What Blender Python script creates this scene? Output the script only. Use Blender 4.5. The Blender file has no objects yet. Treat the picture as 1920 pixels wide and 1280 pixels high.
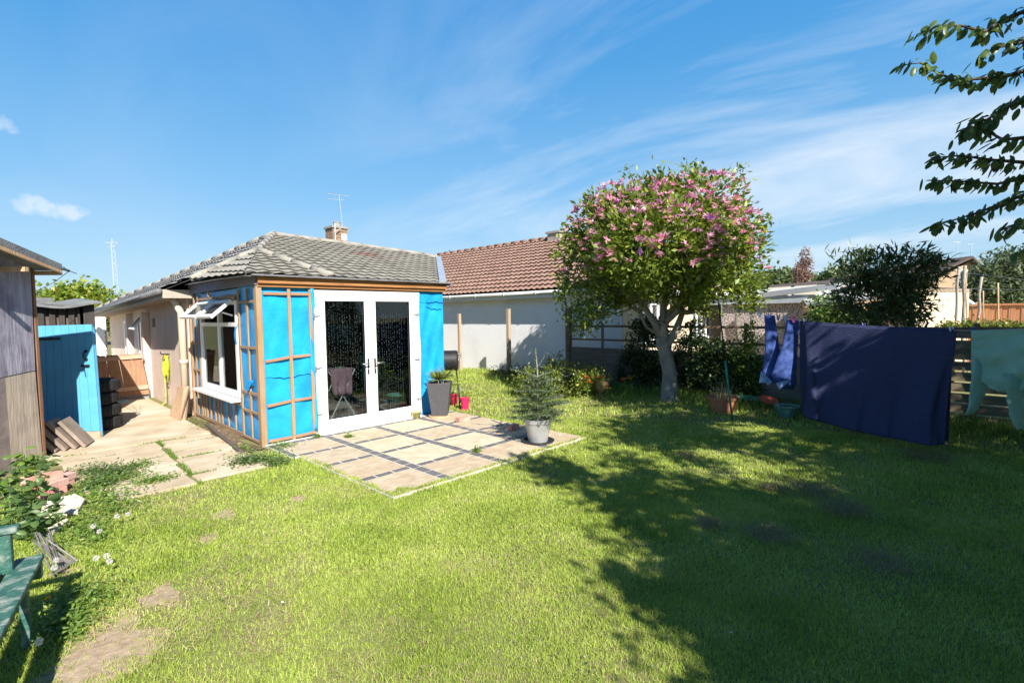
import bpy, bmesh, math, random
import numpy as np
from mathutils import Vector, Matrix
random.seed(7); RNG = np.random.default_rng(11)
S = bpy.context.scene
COL = S.collection
rad = math.radians

# ---------------------------------------------------------------- camera
R3 = np.array([[0.69550671, 0.04880749, -0.71685999],
               [-0.71837528, 0.02723913, -0.69512229],
               [-0.01440053, 0.99843671, 0.05400709]])      # camera -> world, columns = camera axes
EYE = np.array([0, 0, 1.7]); FPX = 940.0
cam = bpy.data.cameras.new("camera"); camo = bpy.data.objects.new("camera", cam); COL.objects.link(camo)
cam.sensor_width = 36; cam.lens = 36 * FPX / 1920; cam.clip_start = 0.05; cam.clip_end = 3000
M4 = Matrix([list(R3[0]) + [0], list(R3[1]) + [0], list(R3[2]) + [0], [0, 0, 0, 1]])
camo.matrix_world = Matrix.Translation(Vector(EYE)) @ M4
S.camera = camo

# ---------------------------------------------------------------- light
SUN_EL = 38.0
SUN_H = np.array([0.36, 0.933])                  # horizontal travel of the light
world = bpy.data.worlds.new("World"); S.world = world; world.use_nodes = True
nt = world.node_tree; nt.nodes.clear()
def N(tree, t, **kw):
    n = tree.nodes.new(t)
    for k, v in kw.items(): setattr(n, k, v)
    return n
wo = N(nt, 'ShaderNodeOutputWorld'); bg = N(nt, 'ShaderNodeBackground'); bg.inputs['Strength'].default_value = 0.070
sky = N(nt, 'ShaderNodeTexSky', sky_type='NISHITA'); sky.sun_disc = False
sky.sun_elevation = rad(SUN_EL); sky.sun_rotation = math.atan2(-SUN_H[0], -SUN_H[1])
sky.altitude = 0; sky.air_density = 1.0; sky.dust_density = 0.6; sky.ozone_density = 2.0
hsv = N(nt, 'ShaderNodeHueSaturation'); hsv.inputs['Saturation'].default_value = 1.15; hsv.inputs['Value'].default_value = 1.0
nt.links.new(sky.outputs[0], hsv.inputs['Color'])
tc0_ = N(nt, 'ShaderNodeTexCoord'); sp0 = N(nt, 'ShaderNodeSeparateXYZ'); nt.links.new(tc0_.outputs['Generated'], sp0.inputs[0])
grd = N(nt, 'ShaderNodeValToRGB'); nt.links.new(sp0.outputs[2], grd.inputs[0])
grd.color_ramp.elements[0].position = 0.0; grd.color_ramp.elements[0].color = (2.6, 4.7, 6.2, 1); grd.color_ramp.elements[1].position = 1.0; grd.color_ramp.elements[1].color = (0.03, 0.45, 1.5, 1); e_ = grd.color_ramp.elements.new(0.55); e_.color = (0.34, 2.5, 6.0, 1); e_ = grd.color_ramp.elements.new(0.78); e_.color = (0.06, 0.75, 2.3, 1)
e_ = grd.color_ramp.elements.new(0.22); e_.color = (1.15, 3.7, 6.5, 1)
mixs = N(nt, 'ShaderNodeMixRGB'); mixs.inputs[0].default_value = 0.75; nt.links.new(hsv.outputs[0], mixs.inputs[1]); nt.links.new(grd.outputs[0], mixs.inputs[2])
tc = N(nt, 'ShaderNodeTexCoord')
# cirrus: stretched noise in sky directions projected on a high flat layer
sep = N(nt, 'ShaderNodeSeparateXYZ'); nt.links.new(tc.outputs['Generated'], sep.inputs[0])
def wmath(op, a, b=None, c=None):
    n = N(nt, 'ShaderNodeMath', operation=op)
    for i, v in enumerate((a, b, c)):
        if v is None: continue
        if hasattr(v, 'links'): nt.links.new(v, n.inputs[i])
        else: n.inputs[i].default_value = v
    return n.outputs[0]
zz = wmath('ADD', wmath('MAXIMUM', sep.outputs[2], 0.0), 0.16)
cx_ = wmath('DIVIDE', sep.outputs[0], zz); cy_ = wmath('DIVIDE', sep.outputs[1], zz)
comb = N(nt, 'ShaderNodeCombineXYZ'); nt.links.new(cx_, comb.inputs[0]); nt.links.new(cy_, comb.inputs[1])
mp = N(nt, 'ShaderNodeMapping'); mp.inputs['Rotation'].default_value = (0, 0, rad(-58)); mp.inputs['Scale'].default_value = (1.35, 0.72, 1); mp.inputs['Location'].default_value = (1.3, 2.1, 0)
nt.links.new(comb.outputs[0], mp.inputs[0])
n1 = N(nt, 'ShaderNodeTexNoise'); n1.inputs['Scale'].default_value = 0.85; n1.inputs['Detail'].default_value = 10; n1.inputs['Roughness'].default_value = 0.58; n1.inputs['Distortion'].default_value = 0.6
nt.links.new(mp.outputs[0], n1.inputs['Vector'])
r1 = N(nt, 'ShaderNodeValToRGB'); r1.color_ramp.elements[0].position = 0.44; r1.color_ramp.elements[1].position = 0.74
nt.links.new(n1.outputs[0], r1.inputs[0])
# more cloud towards +X (the right of the picture), less to the left
side = N(nt, 'ShaderNodeMapRange'); side.inputs['From Min'].default_value = 0.42; side.inputs['From Max'].default_value = 0.95
side.inputs['To Min'].default_value = 0.12; side.inputs['To Max'].default_value = 1.0
nt.links.new(sep.outputs[0], side.inputs['Value'])
topf = N(nt, 'ShaderNodeMapRange'); topf.inputs['From Min'].default_value = 0.56; topf.inputs['From Max'].default_value = 0.8; topf.inputs['To Min'].default_value = 1.0; topf.inputs['To Max'].default_value = 0.1; nt.links.new(sep.outputs[2], topf.inputs['Value'])
cl = wmath('MULTIPLY', wmath('MULTIPLY', wmath('MULTIPLY', r1.outputs[0], side.outputs[0]), topf.outputs[0]), 0.78)
# thin pale veil near the horizon
veil = N(nt, 'ShaderNodeMapRange'); veil.inputs['From Min'].default_value = 0.0; veil.inputs['From Max'].default_value = 0.42
veil.inputs['To Min'].default_value = 0.2; veil.inputs['To Max'].default_value = 0.0
nt.links.new(sep.outputs[2], veil.inputs['Value'])
cl = wmath('MINIMUM', wmath('ADD', cl, veil.outputs[0]), 0.92)
def puff(c, w, cl):
    # small cumulus at a fixed sky direction
    d = np.array(c, float); d = d / np.linalg.norm(d)
    r = np.cross(d, [0, 0, 1]); r = r / np.linalg.norm(r); u = np.cross(r, d)
    def dot(v):
        n = N(nt, 'ShaderNodeVectorMath', operation='DOT_PRODUCT'); nt.links.new(tc.outputs['Generated'], n.inputs[0]); n.inputs[1].default_value = tuple(v); return n.outputs['Value']
    a = wmath('DIVIDE', dot(r), w[0]); b = wmath('DIVIDE', dot(u), w[1])
    nn = N(nt, 'ShaderNodeTexNoise'); nn.inputs['Scale'].default_value = 38; nn.inputs['Detail'].default_value = 8; nt.links.new(tc.outputs['Generated'], nn.inputs['Vector'])
    e = wmath('ADD', wmath('SUBTRACT', 1.0, wmath('ADD', wmath('MULTIPLY', a, a), wmath('MULTIPLY', b, b))), wmath('MULTIPLY', wmath('SUBTRACT', nn.outputs[0], 0.55), 3.6))
    m = N(nt, 'ShaderNodeMapRange'); m.inputs['From Min'].default_value = 0.1; m.inputs['From Max'].default_value = 1.1; nt.links.new(e, m.inputs['Value'])
    g = wmath('GREATER_THAN', dot(d), 0.9)
    return wmath('MAXIMUM', cl, wmath('MULTIPLY', wmath('MULTIPLY', m.outputs[0], g), 0.62))
def skydir(x, y): return R3 @ np.array([(x - 960) / FPX, -(y - 640) / FPX, -1.0])
cl = puff(skydir(95, 390), (0.075, 0.019), cl)
cl = puff(skydir(-5, 232), (0.022, 0.014), cl)
mixc = N(nt, 'ShaderNodeMixRGB'); nt.links.new(cl, mixc.inputs[0]); nt.links.new(mixs.outputs[0], mixc.inputs[1]); mixc.inputs[2].default_value = (6.4, 6.9, 7.5, 1)
nt.links.new(mixc.outputs[0], bg.inputs[0]); nt.links.new(bg.outputs[0], wo.inputs[0])

sun = bpy.data.lights.new("sun", 'SUN'); sun.energy = 5.0; sun.angle = rad(0.55); sun.color = (1.0, 0.94, 0.84)
suno = bpy.data.objects.new("sun", sun); COL.objects.link(suno)
ce = math.cos(rad(SUN_EL)); sd = Vector((SUN_H[0] * ce, SUN_H[1] * ce, -math.sin(rad(SUN_EL))))
suno.rotation_euler = sd.to_track_quat('-Z', 'Y').to_euler(); suno.location = (0, -10, 20)
S.view_settings.view_transform = 'Standard'; S.view_settings.look = 'None'; S.view_settings.exposure = 1.04; S.view_settings.gamma = 1
S.render.engine = 'CYCLES'
S.cycles.max_bounces = 7; S.cycles.transparent_max_bounces = 12; S.cycles.transmission_bounces = 4

# ---------------------------------------------------------------- picture point -> world point on a real surface
def ray(x, y): return R3 @ np.array([(x - 960) / FPX, -(y - 640) / FPX, -1.0])
def gnd(x, y, z=0.0):
    d = ray(x, y); return Vector(EYE + (z - EYE[2]) / d[2] * d)
def onX(x, y, X):
    d = ray(x, y); return Vector(EYE + (X / d[0]) * d)
def onY(x, y, Y):
    d = ray(x, y); return Vector(EYE + (Y / d[1]) * d)
def at(x, y, depth): return Vector(EYE + depth * ray(x, y))
def onplane(x, y, p, n):
    d = ray(x, y); n = np.array(n); p = np.array(p); return Vector(EYE + np.dot(p - EYE, n) / np.dot(d, n) * d)

# ---------------------------------------------------------------- materials
def newmat(name):
    m = bpy.data.materials.new(name); m.use_nodes = True
    t = m.node_tree; b = t.nodes['Principled BSDF']; return m, t, b
def link(t, a, b): t.links.new(a, b)
def rgba(c): return (c[0], c[1], c[2], 1)
def mat(name, c1, c2=None, scale=6, rough=0.75, stretch=(1, 1, 1), bump=0.0, bscale=None, metal=0.0, spec=0.4, detail=6, lo=0.35, hi=0.68, c3=None, c3scale=1.2, c3amt=0.6, rot=(0, 0, 0)):
    m, t, b = newmat(name)
    b.inputs['Roughness'].default_value = rough; b.inputs['Metallic'].default_value = metal; b.inputs['Specular IOR Level'].default_value = spec
    if c2 is None: c2 = tuple(x * 0.78 for x in c1)
    tcn = N(t, 'ShaderNodeTexCoord'); mpn = N(t, 'ShaderNodeMapping'); mpn.inputs['Scale'].default_value = stretch; mpn.inputs['Rotation'].default_value = rot
    link(t, tcn.outputs['Object'], mpn.inputs[0])
    no = N(t, 'ShaderNodeTexNoise'); no.inputs['Scale'].default_value = scale; no.inputs['Detail'].default_value = detail; no.inputs['Roughness'].default_value = 0.6
    link(t, mpn.outputs[0], no.inputs['Vector'])
    rp = N(t, 'ShaderNodeValToRGB'); rp.color_ramp.elements[0].position = lo; rp.color_ramp.elements[1].position = hi
    rp.color_ramp.elements[0].color = rgba(c2); rp.color_ramp.elements[1].color = rgba(c1)
    link(t, no.outputs[0], rp.inputs[0]); out = rp.outputs[0]
    if c3:
        n3 = N(t, 'ShaderNodeTexNoise'); n3.inputs['Scale'].default_value = c3scale; n3.inputs['Detail'].default_value = 7; link(t, tcn.outputs['Object'], n3.inputs['Vector'])
        r3 = N(t, 'ShaderNodeValToRGB'); r3.color_ramp.elements[0].position = 0.5; r3.color_ramp.elements[1].position = 0.66
        link(t, n3.outputs[0], r3.inputs[0])
        ml = N(t, 'ShaderNodeMath', operation='MULTIPLY'); link(t, r3.outputs[0], ml.inputs[0]); ml.inputs[1].default_value = c3amt
        mx = N(t, 'ShaderNodeMixRGB'); link(t, ml.outputs[0], mx.inputs[0]); link(t, out, mx.inputs[1]); mx.inputs[2].default_value = rgba(c3); out = mx.outputs[0]
    link(t, out, b.inputs['Base Color'])
    if bump:
        nb = N(t, 'ShaderNodeTexNoise'); nb.inputs['Scale'].default_value = bscale or scale * 3; nb.inputs['Detail'].default_value = 6; link(t, mpn.outputs[0], nb.inputs['Vector'])
        bp = N(t, 'ShaderNodeBump'); bp.inputs['Strength'].default_value = min(1, bump); bp.inputs['Distance'].default_value = 0.02; link(t, nb.outputs[0], bp.inputs['Height']); link(t, bp.outputs[0], b.inputs['Normal'])
    return m
def wood(name, c1, c2, axis=2, rough=0.8, c3=None, c3amt=0.5, c3scale=2.0, scale=4):
    st = [9, 9, 9]; st[axis] = 0.6
    return mat(name, c1, c2, scale=scale, rough=rough, stretch=tuple(st), bump=0.35, bscale=5, lo=0.3, hi=0.7, c3=c3, c3amt=c3amt, c3scale=c3scale)
def leafmat(name, c1, c2, c3=None, trans=0.35, rough=0.45, spec=0.45, tc_=None):
    m, t, b = newmat(name)
    g = N(t, 'ShaderNodeNewGeometry'); rp = N(t, 'ShaderNodeValToRGB')
    rp.color_ramp.elements[0].color = rgba(c1); rp.color_ramp.elements[1].color = rgba(c2)
    if c3:
        e = rp.color_ramp.elements.new(0.88); e.color = rgba(c2); rp.color_ramp.elements[-1].color = rgba(c3)
    link(t, g.outputs['Random Per Island'], rp.inputs[0]); link(t, rp.outputs[0], b.inputs['Base Color'])
    b.inputs['Roughness'].default_value = rough; b.inputs['Specular IOR Level'].default_value = spec
    tr = N(t, 'ShaderNodeBsdfTranslucent'); hs = N(t, 'ShaderNodeHueSaturation'); hs.inputs['Value'].default_value = 1.5; hs.inputs['Hue'].default_value = 0.485
    link(t, rp.outputs[0], hs.inputs['Color']); link(t, hs.outputs[0], tr.inputs[0])
    mx = N(t, 'ShaderNodeMixShader'); mx.inputs[0].default_value = trans
    link(t, b.outputs[0], mx.inputs[1]); link(t, tr.outputs[0], mx.inputs[2])
    link(t, mx.outputs[0], t.nodes['Material Output'].inputs[0]); return m
def tilemat(name, c1, c2, e, s, tw, rh, c3=None, c3scale=0.8, c3lo=0.5, c3hi=0.62, c3pos=None):
    m, t, b = newmat(name); b.inputs['Roughness'].default_value = 0.85
    tcn = N(t, 'ShaderNodeTexCoord')
    def cell(v, w):
        d = N(t, 'ShaderNodeVectorMath', operation='DOT_PRODUCT'); link(t, tcn.outputs['Object'], d.inputs[0]); d.inputs[1].default_value = tuple(v)
        q = N(t, 'ShaderNodeMath', operation='DIVIDE'); link(t, d.outputs['Value'], q.inputs[0]); q.inputs[1].default_value = w
        f = N(t, 'ShaderNodeMath', operation='FLOOR'); link(t, q.outputs[0], f.inputs[0]); return f.outputs[0]
    cb = N(t, 'ShaderNodeCombineXYZ'); link(t, cell(e, tw), cb.inputs[0]); link(t, cell(s, rh), cb.inputs[1])
    wn = N(t, 'ShaderNodeTexWhiteNoise'); link(t, cb.outputs[0], wn.inputs[0])
    no = N(t, 'ShaderNodeTexNoise'); no.inputs['Scale'].default_value = 9; no.inputs['Detail'].default_value = 8; no.inputs['Roughness'].default_value = 0.7; link(t, tcn.outputs['Object'], no.inputs['Vector'])
    ad = N(t, 'ShaderNodeMath', operation='MULTIPLY_ADD'); link(t, wn.outputs['Value'], ad.inputs[0]); ad.inputs[1].default_value = 0.45
    ml = N(t, 'ShaderNodeMath', operation='MULTIPLY'); link(t, no.outputs[0], ml.inputs[0]); ml.inputs[1].default_value = 0.55; link(t, ml.outputs[0], ad.inputs[2])
    rp = N(t, 'ShaderNodeValToRGB'); rp.color_ramp.elements[0].position = 0.25; rp.color_ramp.elements[1].position = 0.75
    rp.color_ramp.elements[0].color = rgba(c2); rp.color_ramp.elements[1].color = rgba(c1); link(t, ad.outputs[0], rp.inputs[0]); out = rp.outputs[0]
    if c3:
        n3 = N(t, 'ShaderNodeTexNoise'); n3.inputs['Scale'].default_value = c3scale; n3.inputs['Detail'].default_value = 4; link(t, tcn.outputs['Object'], n3.inputs['Vector'])
        a3 = N(t, 'ShaderNodeMath', operation='MULTIPLY_ADD'); link(t, wn.outputs['Value'], a3.inputs[0]); a3.inputs[1].default_value = 0.16; link(t, n3.outputs[0], a3.inputs[2])
        if c3pos:
            ds = N(t, 'ShaderNodeVectorMath', operation='DISTANCE'); link(t, tcn.outputs['Object'], ds.inputs[0]); ds.inputs[1].default_value = tuple(c3pos[0])
            mr = N(t, 'ShaderNodeMapRange'); link(t, ds.outputs['Value'], mr.inputs['Value']); mr.inputs['From Max'].default_value = c3pos[1]; mr.inputs['To Min'].default_value = .28; mr.inputs['To Max'].default_value = -.35
            a4 = N(t, 'ShaderNodeMath', operation='ADD'); link(t, a3.outputs[0], a4.inputs[0]); link(t, mr.outputs[0], a4.inputs[1]); a3 = a4
        r3 = N(t, 'ShaderNodeValToRGB'); r3.color_ramp.elements[0].position = c3lo; r3.color_ramp.elements[1].position = c3hi; link(t, a3.outputs[0], r3.inputs[0])
        mx = N(t, 'ShaderNodeMixRGB'); link(t, r3.outputs[0], mx.inputs[0]); link(t, out, mx.inputs[1]); mx.inputs[2].default_value = rgba(c3); out = mx.outputs[0]
    link(t, out, b.inputs['Base Color'])
    bp = N(t, 'ShaderNodeBump'); bp.inputs['Strength'].default_value = 0.4; bp.inputs['Distance'].default_value = 0.01; link(t, no.outputs[0], bp.inputs['Height']); link(t, bp.outputs[0], b.inputs['Normal'])
    return m
def glassmat(name, tint=(0.8, 0.85, 0.85), refl=0.10):
    m, t, b = newmat(name); t.nodes.remove(b)
    tr = N(t, 'ShaderNodeBsdfTransparent'); tr.inputs[0].default_value = rgba(tint)
    gl = N(t, 'ShaderNodeBsdfGlossy'); gl.inputs['Roughness'].default_value = 0.01
    lw = N(t, 'ShaderNodeLayerWeight'); lw.inputs[0].default_value = 0.5; fr = N(t, 'ShaderNodeMath', operation='POWER'); link(t, lw.outputs['Facing'], fr.inputs[0]); fr.inputs[1].default_value = 4.0
    ad = N(t, 'ShaderNodeMath', operation='MULTIPLY_ADD'); link(t, fr.outputs[0], ad.inputs[0]); ad.inputs[1].default_value = 0.6; ad.inputs[2].default_value = refl - 0.03
    mx = N(t, 'ShaderNodeMixShader'); link(t, ad.outputs[0], mx.inputs[0]); link(t, tr.outputs[0], mx.inputs[1]); link(t, gl.outputs[0], mx.inputs[2])
    link(t, mx.outputs[0], t.nodes['Material Output'].inputs[0]); return m

# ---------------------------------------------------------------- mesh helpers
def V3(p): return Vector((p[0], p[1], p[2]))
class MB:
    def __init__(s): s.v = []; s.f = []
    def add(s, vs, fs):
        o = len(s.v); s.v += [V3(p) for p in vs]; s.f += [tuple(i + o for i in f) for f in fs]; return s
    def box(s, x0, x1, y0, y1, z0, z1):
        return s.add([(x0, y0, z0), (x1, y0, z0), (x1, y1, z0), (x0, y1, z0), (x0, y0, z1), (x1, y0, z1), (x1, y1, z1), (x0, y1, z1)],
                     [(0, 3, 2, 1), (4, 5, 6, 7), (0, 1, 5, 4), (1, 2, 6, 5), (2, 3, 7, 6), (3, 0, 4, 7)])
    def obox(s, o, a, b, c):
        o, a, b, c = map(V3, (o, a, b, c))
        return s.add([o, o + a, o + a + b, o + b, o + c, o + a + c, o + a + b + c, o + b + c],
                     [(0, 3, 2, 1), (4, 5, 6, 7), (0, 1, 5, 4), (1, 2, 6, 5), (2, 3, 7, 6), (3, 0, 4, 7)] if a.cross(b).dot(c) > 0 else
                     [(0, 1, 2, 3), (4, 7, 6, 5), (0, 4, 5, 1), (1, 5, 6, 2), (2, 6, 7, 3), (3, 7, 4, 0)])
    def bar(s, p, q, w, h, up=(0, 0, 1)):
        p, q, up = V3(p), V3(q), V3(up); d = (q - p).normalized(); x = d.cross(up)
        if x.length < 1e-4: x = d.cross(Vector((1, 0, 0)))
        x.normalize(); y = x.cross(d).normalized()
        return s.obox(p - x * w / 2 - y * h / 2, x * w, y * h, q - p)
    def tube(s, pts, r, n=8, cap=True):
        pts = [V3(p) for p in pts]; rs = r if isinstance(r, (list, tuple)) else [r] * len(pts); o = len(s.v); ref = None
        for i, p in enumerate(pts):
            d = (pts[min(i + 1, len(pts) - 1)] - pts[max(i - 1, 0)]).normalized()
            if ref is None: ref = d.orthogonal().normalized()
            ref = (ref - d * ref.dot(d)); ref = ref.normalized() if ref.length > 1e-5 else d.orthogonal().normalized()
            b = d.cross(ref)
            for k in range(n):
                a = 2 * math.pi * k / n; s.v.append(p + (ref * math.cos(a) + b * math.sin(a)) * rs[i])
        for i in range(len(pts) - 1):
            for k in range(n):
                k2 = (k + 1) % n; s.f.append((o + i * n + k, o + i * n + k2, o + (i + 1) * n + k2, o + (i + 1) * n + k))
        if cap:
            s.f.append(tuple(o + k for k in range(n))[::-1]); s.f.append(tuple(o + (len(pts) - 1) * n + k for k in range(n)))
        return s
    def lathe(s, c, prof, n=28, axis=(0, 0, 1), sq=False):
        c = V3(c); ax = V3(axis).normalized(); x = ax.orthogonal().normalized(); y = ax.cross(x); o = len(s.v)
        for (r, z) in prof:
            for k in range(n):
                a = 2 * math.pi * (k + 0.5) / n; s.v.append(c + ax * z + (x * math.cos(a) + y * math.sin(a)) * r)
        for i in range(len(prof) - 1):
            for k in range(n):
                k2 = (k + 1) % n; s.f.append((o + i * n + k, o + i * n + k2, o + (i + 1) * n + k2, o + (i + 1) * n + k))
        return s
    def prism(s, poly, ext):
        poly = [V3(p) for p in poly]; e = V3(ext); n = len(poly)
        s.add(poly + [p + e for p in poly], [tuple(range(n))[::-1], tuple(range(n, 2 * n))] + [(i, (i + 1) % n, n + (i + 1) % n, n + i) for i in range(n)]); return s
    def grid(s, fn, nu, nv):
        o = len(s.v)
        for j in range(nv + 1):
            for i in range(nu + 1): s.v.append(V3(fn(i / nu, j / nv)))
        for j in range(nv):
            for i in range(nu):
                a = o + j * (nu + 1) + i; s.f.append((a, a + 1, a + nu + 2, a + nu + 1))
        return s
    def build(s, name, m, parent=None, smooth=False, bevel=0, local=False, solid=0, label=None):
        off = Vector((0, 0, 0))
        if parent is not None and not local:
            p = parent
            while p is not None: off = off + p.location; p = p.parent
        me = bpy.data.meshes.new(name); me.from_pydata([tuple(p - off) for p in s.v], [], s.f); me.materials.append(m)
        bm = bmesh.new(); bm.from_mesh(me); bmesh.ops.recalc_face_normals(bm, faces=bm.faces); bm.to_mesh(me); bm.free()
        if smooth: me.shade_smooth()
        me.update(); o = bpy.data.objects.new(name, me); COL.objects.link(o); o.parent = parent
        if solid: q = o.modifiers.new('solid', 'SOLIDIFY'); q.thickness = solid; q.offset = 0
        if bevel: q = o.modifiers.new('bevel', 'BEVEL'); q.width = bevel; q.segments = 2; q.limit_method = 'ANGLE'
        if label: o['label'] = label
        return o
def split_build(mb, name, m, parent, bevel=0):
    for i in range(len(mb.v) // 8):
        q = MB(); q.v = mb.v[i * 8:i * 8 + 8]; q.f = [tuple(j - i * 8 for j in f) for f in mb.f[i * 6:i * 6 + 6]]; q.build(name, m, parent, bevel=bevel)
def tag(o, label, cat, group=None):
    o['label'] = label; o['category'] = cat
    if group: o['group'] = group
    return o
def thing(name, label, cat, loc=(0, 0, 0), group=None):
    o = bpy.data.objects.new(name, None); o.empty_display_size = 0.2; COL.objects.link(o); o.location = V3(loc); return tag(o, label, cat, group)
def struct(o, kind='structure', label=None):
    o['kind'] = kind
    if label: o['label'] = label
    return o
def tri_mesh(name, V, T, m, parent=None, smooth=False, local=False):
    off = np.zeros(3)
    if parent is not None and not local:
        p = parent
        while p is not None: off = off + np.array(p.location); p = p.parent
    V = np.asarray(V, np.float32) - off.astype(np.float32); T = np.asarray(T, np.int32)
    me = bpy.data.meshes.new(name); me.vertices.add(len(V)); me.vertices.foreach_set('co', V.ravel())
    me.loops.add(len(T) * 3); me.loops.foreach_set('vertex_index', T.ravel())
    me.polygons.add(len(T)); me.polygons.foreach_set('loop_start', np.arange(len(T), dtype=np.int32) * 3)
    me.update(calc_edges=True); me.validate(); me.materials.append(m)
    if smooth: me.shade_smooth()
    o = bpy.data.objects.new(name, me); COL.objects.link(o); o.parent = parent; return o
def copy_tree(o, parent=None):
    c = o.copy(); COL.objects.link(c); c.parent = parent
    for ch in list(o.children): copy_tree(ch, c)
    return c
def unit(a): return a / np.maximum(np.linalg.norm(a, axis=1, keepdims=True), 1e-9)
def leaves(C, D, L, W, up=None, big=False, fold=0.25, curl=0.15):
    """C base points, D directions, L length array, W width array -> verts, tris"""
    n = len(C); D = unit(D); U = RNG.normal(size=(n, 3)) * 0.6 + np.array([0, 0, 1.0]) if up is None else up
    X = unit(np.cross(D, U)); Nn = unit(np.cross(X, D)); L = np.broadcast_to(L, (n,))[:, None]; W = np.broadcast_to(W, (n,))[:, None]
    if not big:
        v = np.stack([C, C + D * L * 0.5 + X * W * 0.5 - Nn * W * fold, C + D * L - Nn * L * curl, C + D * L * 0.5 - X * W * 0.5 - Nn * W * fold], 1)
        t = np.array([[0, 1, 2], [0, 2, 3]])
    else:
        sts = ((.12, .28), (.32, .47), (.58, .50), (.82, .32)); rows = [C]
        for f, w_ in sts:
            dz = Nn * L * curl * f * f; rows += [C + D * L * f + X * W * w_ - Nn * W * fold * w_ * 2 - dz, C + D * L * f - dz, C + D * L * f - X * W * w_ - Nn * W * fold * w_ * 2 - dz]
        rows.append(C + D * L - Nn * L * curl); v = np.stack(rows, 1); t = [[0, 1, 2], [0, 2, 3]]
        for q_ in (1, 4, 7): t += [[q_, q_ + 3, q_ + 4], [q_, q_ + 4, q_ + 1], [q_ + 1, q_ + 4, q_ + 5], [q_ + 1, q_ + 5, q_ + 2]]
        t += [[10, 13, 11], [11, 13, 12]]; t = np.array(t)
    k = v.shape[1]; T = (t[None] + (np.arange(n) * k)[:, None, None]).reshape(-1, 3); return v.reshape(-1, 3), T
def blades(P, h, w, lean=0.5, wind=None):
    n = len(P); h = np.broadcast_to(h, (n,))[:, None]; w = np.broadcast_to(w, (n,))[:, None]
    a = RNG.uniform(0, 2 * np.pi, n); X = np.stack([np.cos(a), np.sin(a), np.zeros(n)], 1)
    b = RNG.uniform(0, 2 * np.pi, n); l = np.abs(RNG.normal(0, lean, n))
    D = np.stack([np.cos(b) * l, np.sin(b) * l, np.zeros(n)], 1)
    if wind is not None: D = D + np.array([wind[0], wind[1], 0])
    up = np.array([0, 0, 1.0]); mid = P + up * h * .55 + D * h * .35; tip = P + up * h * np.maximum(0.25, 1 - 0.35 * l[:, None]) + D * h
    v = np.stack([P - X * w / 2, P + X * w / 2, mid + X * w * .4, mid - X * w * .4, tip], 1)
    T = (np.array([[0, 1, 2], [0, 2, 3], [3, 2, 4]])[None] + (np.arange(n) * 5)[:, None, None]).reshape(-1, 3); return v.reshape(-1, 3), T
def cat(parts):
    Vs, Ts, o = [], [], 0
    for v, t in parts: Vs.append(v); Ts.append(t + o); o += len(v)
    return np.concatenate(Vs), np.concatenate(Ts)
def lump_points(lumps, n, shell=0.55):
    vol = np.array([l[1][0] * l[1][1] * l[1][2] for l in lumps]); ix = RNG.choice(len(lumps), n, p=vol / vol.sum())
    d = unit(RNG.normal(size=(n, 3))); r = (shell ** 3 + (1 - shell ** 3) * RNG.uniform(size=n)) ** (1 / 3)
    c = np.array([np.array(l[0]) for l in lumps])[ix]; rr = np.array([l[1] for l in lumps])[ix]
    return c + d * r[:, None] * rr, d
def grow(trunk, radii, targets, m, parent, name='trunk', tip=0.006, power=0.45, rmax=0.07, seg=3):
    nodes = [V3(p) for p in trunk]; par = [-1] + list(range(len(trunk) - 1)); start = max(1, len(trunk) - 3) if len(trunk) > 3 else len(trunk) - 1
    top = nodes[-1]; T = sorted([V3(t) for t in targets], key=lambda t: (t - top).length)
    first = len(trunk)
    for t in T:
        cand = list(range(start, len(nodes))); best = min(cand, key=lambda i: (nodes[i] - t).length + 0.25 * (nodes[i] - top).length * (1 if i >= first else 0.2))
        p = nodes[best]; prev = best; d = t - p
        for k in range(1, seg + 1):
            f = k / seg; q = p + d * f + Vector((random.gauss(0, 1), random.gauss(0, 1), random.gauss(0, 1) - 0.4 * math.sin(math.pi * f))) * d.length * 0.05 * (1 if k < seg else 0)
            nodes.append(q); par.append(prev); prev = len(nodes) - 1
    cnt = [0] * len(nodes)
    kids = [0] * len(nodes)
    for i in range(len(nodes) - 1, 0, -1):
        if kids[i] == 0: cnt[i] += 1
        cnt[par[i]] += cnt[i]; kids[par[i]] += 1
    mb = MB(); mb.tube(trunk, list(radii), n=14)
    for i in range(len(trunk), len(nodes)):
        r1 = min(rmax, tip * cnt[i] ** power); pr = par[i]; r0 = min(rmax, tip * cnt[pr] ** power) if pr >= len(trunk) else min(rmax, r1 * 1.25)
        mb.tube([nodes[pr], nodes[i]], [r0, r1], n=6 if r1 > .015 else 4, cap=False)
    return mb.build(name, m, parent, smooth=True)
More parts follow.
